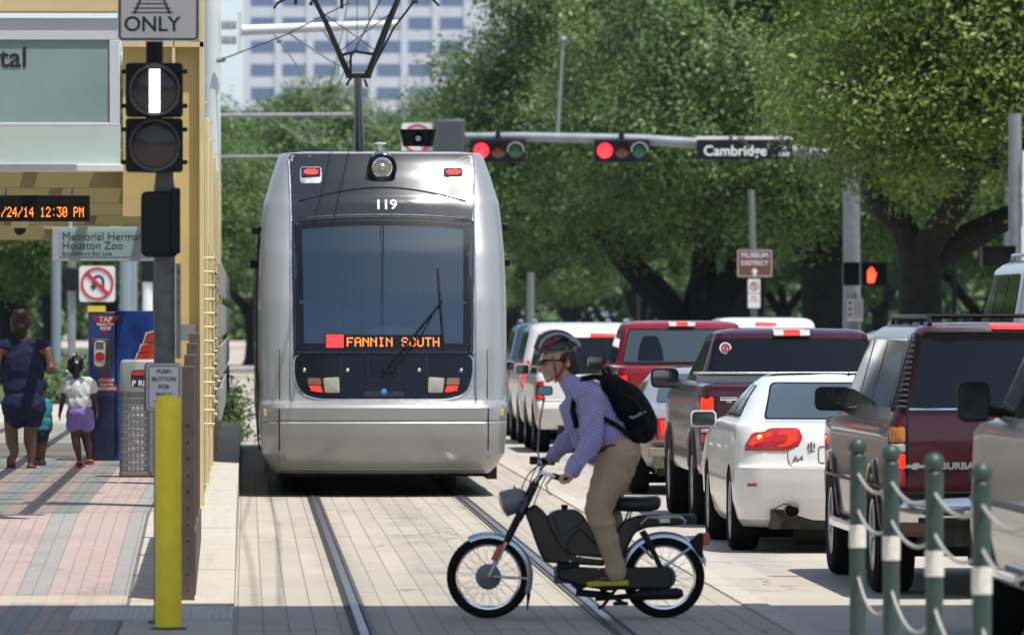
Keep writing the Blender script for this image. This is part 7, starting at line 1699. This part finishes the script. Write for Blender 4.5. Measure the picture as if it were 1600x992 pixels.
# backpack
M_PACK = mat('backpack_black', (.005, .005, .007), .8, spec=.2, bump=.004, bscale=26)
PL = Matrix.Rotation(R(-36), 3, 'Y')
pk = thing('backpack', 'black backpack worn by the moped rider', 'backpack', Q(985, 640))
blob('pack', [('e', Q(983, 636), (.118, .155, .205), PL), ('e', Q(1000, 664), (.100, .145, .120), PL), ('e', Q(958, 604), (.075, .12, .09), PL), cap((945, 590, -.02, .03), (952, 598, -.02, .05)), ('e', Q(1004, 648), (.075, .11, .12), PL), cap((992, 680, -.1, .05), (992, 680, .1, .05))], .010, M_PACK, pk, it=4, disp=.010, dscale=9, seed=8)
b = MB(); b.tube([Q(947, 586), Q(941, 578), Q(949, 574), Q(955, 588)], .012, 8); b.build('carry_loop', M_PACK, pk)
for s in (-1, 1):
    b = MB(); b.tube([Q(958, 598, s*.10), Q(930, 588, s*.135), Q(910, 592, s*.150), Q(897, 612, s*.165), Q(893, 640, s*.155), Q(900, 668, s*.16)], .018, 8, flat=.5); b.tube([Q(905, 655, s*.175), Q(935, 650, s*.190), Q(962, 664, s*.175), Q(985, 682, s*.14)], .015, 8, flat=.5); b.tube([Q(940, 655, s*.205), Q(934, 690, s*.19), Q(925, 705, s*.18)], .008, 6); b.build('strap', M_PACK, pk)
lg = MB(); lg.tube([Q(981, 650, -.152), Q(986, 652, -.150), Q(992, 650, -.148), Q(998, 646, -.142), Q(1008, 642, -.118)], [.005, .008, .006, .009, .004], 8, flat=.4); lg.build('pale_logo', mat('logo_grey', (.30, .30, .31), .6), pk)
zp = MB(); zp.tube([Q(965, 610, -.115), Q(990, 625, -.155), Q(1010, 655, -.125), Q(1012, 675, -.10)], .005, 6); zp.build('zip', M_PLBLACK, pk)

# ------------------------------------------------------------------ people walking away along the platform
M_SKD = mat('skin_brown', (0.17, 0.085, 0.055), .5, var=.08, vscale=14); M_SKD2 = mat('skin_dark_brown', (0.085, 0.042, 0.030), .5, var=.08, vscale=14)
YW = 70.6
def person_at(px, py, Y, label): p = at(px, py, Y); return thing('person', label, 'person', (p.x, Y, p.z))
def mk(Y): return lambda px, py, dy=0.0: at(px, py, Y) + Vector((0, dy, 0))
def caps(q, *pts): return ('c', [(*q(u, v, dy), r) for (u, v, dy, r) in pts])
W = mk(YW); wm = person_at(40, 733, YW, 'woman in a navy dress with her hair in a bun, walking away on the platform')
def fingers(q, cx, cy, dy, s, k=1.0):
    out = [('e', q(cx, cy, dy), (.026*k, .036*k, .04*k), None)]
    for i in range(4): y = dy + (-.028 + .019*i)*k; out.append(caps(q, (cx, cy + 4*k, y, .0105*k), (cx + s*1.0*k, cy + 9*k, y, .0095*k), (cx + s*0*k, cy + (13 + (1.2 if i in (1, 2) else 0))*k, y - .004, .0085*k)))
    out.append(caps(q, (cx, cy + 0*k, dy - .032*k, .012*k), (cx + s*2*k, cy + 6*k, dy - .05*k, .010*k))); return out
wb = [('e', W(32, 505, .01), (.085, .10, .115), None), caps(W, (34, 520, 0, .058), (37, 540, 0, .062)), caps(W, (2, 548, 0, .06), (72, 548, 0, .06)), ('e', W(37, 580), (.18, .12, .22), None), ('e', W(36, 640), (.19, .14, .16), None),
 caps(W, (74, 548, 0, .056), (80, 572, -.05, .048), (80, 580, -.10, .044), (62, 560, .22, .032), (58, 552, .27, .03)), caps(W, (0, 548, 0, .056), (-8, 578, -.02, .046), (2, 560, .2, .034), (8, 552, .26, .03)),
 caps(W, (18, 640, 0, .085), (17, 662, 0, .069), (19, 690, -.03, .066), (23, 706, -.08, .046), (19, 722, -.13, .032)), caps(W, (50, 640, 0, .085), (48, 662, 0, .069), (47, 688, 0, .068), (49, 706, 0, .048), (48, 728, 0, .031)),
 caps(W, (19, 722, -.13, .034), (17, 727, -.06, .030)), caps(W, (48, 729, -.02, .034), (49, 731, .12, .028)), ('e', W(23, 507, .0), (.014, .02, .028), None), ('e', W(44, 507, 0), (.014, .02, .028), None),
 ('e', W(30, 513, .095), (.014, .02, .016), None)] + fingers(W, 57, 550, .29, -1) + fingers(W, 10, 550, .28, 1)
blob('body', wb, .0125, M_SKD, wm, it=4)
M_NAVY = mat('navy_dress', (.010, .013, .055), .8, bump=.002, bscale=40)
blob('dress', [caps(W, (10, 540, 0, .075), (66, 540, 0, .075)), ('e', W(37, 572, 0), (.225, .15, .24), None), ('e', W(37, 605, 0), (.205, .15, .16), None), ('e', W(37, 634, -.02), (.235, .185, .17), None), caps(W, (24, 630, 0, .135), (25, 652, 0, .125)), caps(W, (50, 630, 0, .135), (49, 652, 0, .125))], .014, M_NAVY, wm, it=5, disp=.014, dscale=(4, 4, 9), seed=3, ridged=True)
wh = blob('hair', [('e', W(32, 503, .0), (.105, .115, .105), None), caps(W, (30, 512, -.04, .085), (33, 522, -.03, .06)), ('e', W(32, 491, -.085), (.078, .06, .062), None)], .011, mat('hair_dark_red_brown', (.035, .013, .012), .5, bump=.008, bscale=60), wm, it=3, disp=.008, dscale=25)
for (px, py, dy, t_) in ((18, 727, -.10, 1), (49, 732, .02, 0)):
    s_ = MB(); 
    if t_: s_.loft([[(W(px + u*.9, py + v).x, YW - .12 + (0), W(px + u*.9, py + v).z) for u, v in rrect(16, 32, 7, 5)], [(W(px + u*.85, py + v).x, YW - .09, W(px + u*.85, py + v).z) for u, v in rrect(16, 32, 7, 5)]])
    else: s_.loft([[(W(px, py).x + u, YW + .02 + v, z) for u, v in rrect(.10, .26, .045, 5)] for z in (pz(YW) + .004, pz(YW) + .024)])
    so = s_.build('sandal', mat('sandal_brown', (.10, .055, .035), .6), wm, bevel=.006)
    if not t_: MB().tube([W(px - 7, py - 2, -.03), W(px, py - 7, .03), W(px + 7, py - 2, -.03)], .010, 6).build('sandal_strap', mat('sandal_tan', (.30, .14, .09), .6), so)
# girl
YGi = 70.9; Gq = mk(YGi); gi = person_at(123, 728, YGi, 'little girl in a white T-shirt and purple shorts, walking beside the woman in navy')
gb = [('e', Gq(118, 573), (.075, .085, .09), None), caps(Gq, (119, 585, 0, .035), (121, 596, 0, .04)), caps(Gq, (106, 597, 0, .038), (140, 597, 0, .038)), ('e', Gq(123, 615), (.115, .08, .14), None), ('e', Gq(125, 645), (.115, .09, .09), None),
 caps(Gq, (104, 598, 0, .036), (99, 620, -.01, .028), (94, 643, .02, .021)), caps(Gq, (142, 598, 0, .036), (147, 622, -.01, .028), (151, 643, .02, .021)), caps(Gq, (117, 650, 0, .065), (118, 680, 0, .050), (120, 696, -.02, .044), (124, 716, 0, .026), (125, 724, 0, .026)), caps(Gq, (134, 650, 0, .065), (133, 680, .06, .050), (137, 696, .04, .044), (139, 712, .04, .026), (140, 720, .06, .026)),
 ('e', Gq(110, 575, 0), (.010, .014, .02), None), ('e', Gq(128, 575, 0), (.010, .014, .02), None)] + fingers(Gq, 93, 648, .02, 1, .72) + fingers(Gq, 151, 648, .02, -1, .72)
blob('body', gb, .0105, M_SKD2, gi, it=3)
blob('t_shirt', [caps(Gq, (108, 597, 0, .052), (139, 597, 0, .052)), ('e', Gq(123, 612), (.135, .10, .13), None), ('e', Gq(124, 628), (.132, .105, .10), None), caps(Gq, (104, 598, 0, .050), (101, 609, 0, .050)), caps(Gq, (142, 598, 0, .050), (145, 609, 0, .050))], .011, mat('white_cotton', (.74, .74, .76), .85, bump=.001, bscale=40), gi, it=4, disp=.012, dscale=(9, 9, 7), seed=1, ridged=True)
blob('shorts', [('e', Gq(125, 645), (.135, .115, .085), None), caps(Gq, (116, 648, 0, .080), (115, 664, 0, .078)), caps(Gq, (134, 648, 0, .080), (135, 664, .02, .078))], .011, mat('purple_cotton', (.27, .19, .56), .85, bump=.001, bscale=40), gi, it=4, disp=.010, dscale=(10, 10, 7), seed=4, ridged=True)
gh = blob('hair', [('e', Gq(118, 569, -.01), (.088, .095, .085), None), caps(Gq, (118, 580, -.05, .05), (119, 588, -.04, .03))] + [caps(Gq, (x, y, dy, .022), (x2, y2, dy2, .014)) for (x, y, dy, x2, y2, dy2) in ((108, 560, -.05, 104, 556, -.07), (118, 556, -.05, 117, 551, -.08), (128, 560, -.05, 133, 556, -.07), (108, 574, -.07, 105, 582, -.08), (130, 574, -.07, 134, 580, -.07), (119, 572, -.09, 119, 578, -.11))], .010, mat('hair_black', (.012, .009, .009), .55, bump=.006, bscale=70), gi, it=2)
for i, (px, py) in enumerate(((106, 560), (116, 554), (129, 558), (105, 580), (132, 578), (120, 566))): MB().ball(Gq(px, py, -.10), .017, 10).build('hair_bead', mat('bead_white', (.75, .72, .76), .3) if i % 2 else mat('bead_lilac', (.5, .25, .5), .3), gh)
for (px, py, dy) in ((125, 726, .02), (140, 724, .09)):
    p = Gq(px, py); so = MB().loft([[(p.x + u, YGi + dy + v, z) for u, v in rrect(.075, .17, .035, 5)] for z in (pz(70) + .004 + (.02 if dy > .05 else 0), pz(70) + .024 + (.02 if dy > .05 else 0))]).build('sandal', mat('sandal_magenta', (.45, .03, .22), .5), gi, bevel=.006)
    MB().tube([Gq(px - 5.5, py - 1, dy - .02), Gq(px - 4, py - 4, dy - .06), Gq(px, py - 5, dy - .075), Gq(px + 4, py - 4, dy - .06), Gq(px + 5.5, py - 1, dy - .02)], .013, 6).build('sandal_strap', mat('sandal_orange', (.55, .20, .05), .5), so); MB().tube([Gq(px - 5, py - 1, dy + .02), Gq(px, py - 4, dy + .03), Gq(px + 5, py - 1, dy + .02)], .011, 6).build('sandal_strap', mat('sandal_magenta', (.45, .03, .22), .5), so)
# small child half hidden behind the woman
YCh = 71.8; Cq = mk(YCh); ch = person_at(66, 727, YCh, 'small child in a teal shirt, half hidden behind the woman in navy')
cbp = [('e', Cq(62, 606), (.075, .085, .09), None), caps(Cq, (62, 618, 0, .035), (62, 630, 0, .038)), ('e', Cq(62, 645), (.10, .075, .12), None), caps(Cq, (73, 632, 0, .032), (78, 650, -.01, .025), (80, 664, 0, .02)), caps(Cq, (51, 632, 0, .032), (47, 650, 0, .025), (46, 664, 0, .02)),
 caps(Cq, (56, 670, 0, .055), (57, 695, .02, .042), (58, 720, .04, .026)), caps(Cq, (67, 670, 0, .055), (67, 695, 0, .044), (66, 706, -.01, .036), (66, 721, 0, .026))] + fingers(Cq, 80, 669, 0, -1, .62) + fingers(Cq, 46, 669, 0, 1, .62)
blob('body', cbp, .0105, M_SKD2, ch, it=3)
blob('shirt', [('e', Cq(62, 640), (.125, .10, .13), None), ('e', Cq(62, 660), (.125, .10, .11), None), caps(Cq, (73, 630, 0, .048), (76, 640, 0, .046)), caps(Cq, (51, 630, 0, .048), (48, 640, 0, .046)), caps(Cq, (60, 664, 0, .1), (64, 668, 0, .1))], .011, mat('teal_cotton', (.03, .30, .33), .85), ch, it=4, disp=.009, dscale=(9, 9, 7), ridged=True)
blob('shorts', [('e', Cq(62, 672), (.12, .10, .06), None), caps(Cq, (56, 672, 0, .066), (56, 684, 0, .064)), caps(Cq, (67, 672, 0, .066), (67, 684, 0, .064))], .011, mat('dark_denim', (.02, .03, .05), .85), ch, it=4)
blob('hair', [('e', Cq(62, 602, -.01), (.082, .09, .08), None)], .011, mat('hair_black', (.012, .009, .009), .55, bump=.006, bscale=70), ch, it=2)
for (px, py, dy) in ((58, 724, .06), (66, 727, .02)):
    p = Cq(px, py); MB().loft([[(p.x + u*k, YCh + dy + v*k, z) for u, v in rrect(.075, .16, .03, 5)] for z, k in ((pz(70) + .004, 1), (pz(70) + .03, 1), (pz(70) + .06, .75))]).build('shoe', mat('dark_shoe', (.03, .022, .02), .6), ch, bevel=.006)
# ------------------------------------------------------------------ summer haze: one box of thin air round the whole scene
hz = bpy.data.materials.new('haze_air'); hz.use_nodes = True; n_ = hz.node_tree.nodes
n_.remove(n_['Principled BSDF']); pv = n_.new('ShaderNodeVolumePrincipled'); pv.inputs['Color'].default_value = (.72, .84, 1.0, 1); pv.inputs['Density'].default_value = .000045; pv.inputs['Anisotropy'].default_value = .2
hz.node_tree.links.new(pv.outputs[0], n_['Material Output'].inputs['Volume'])
hb = MB().box(-2600, 2600, -700, 4600, -1.2, 320).build('haze', hz, smooth=0); hb['kind'] = 'stuff'; hb['label'] = 'thin blue summer haze over the street'
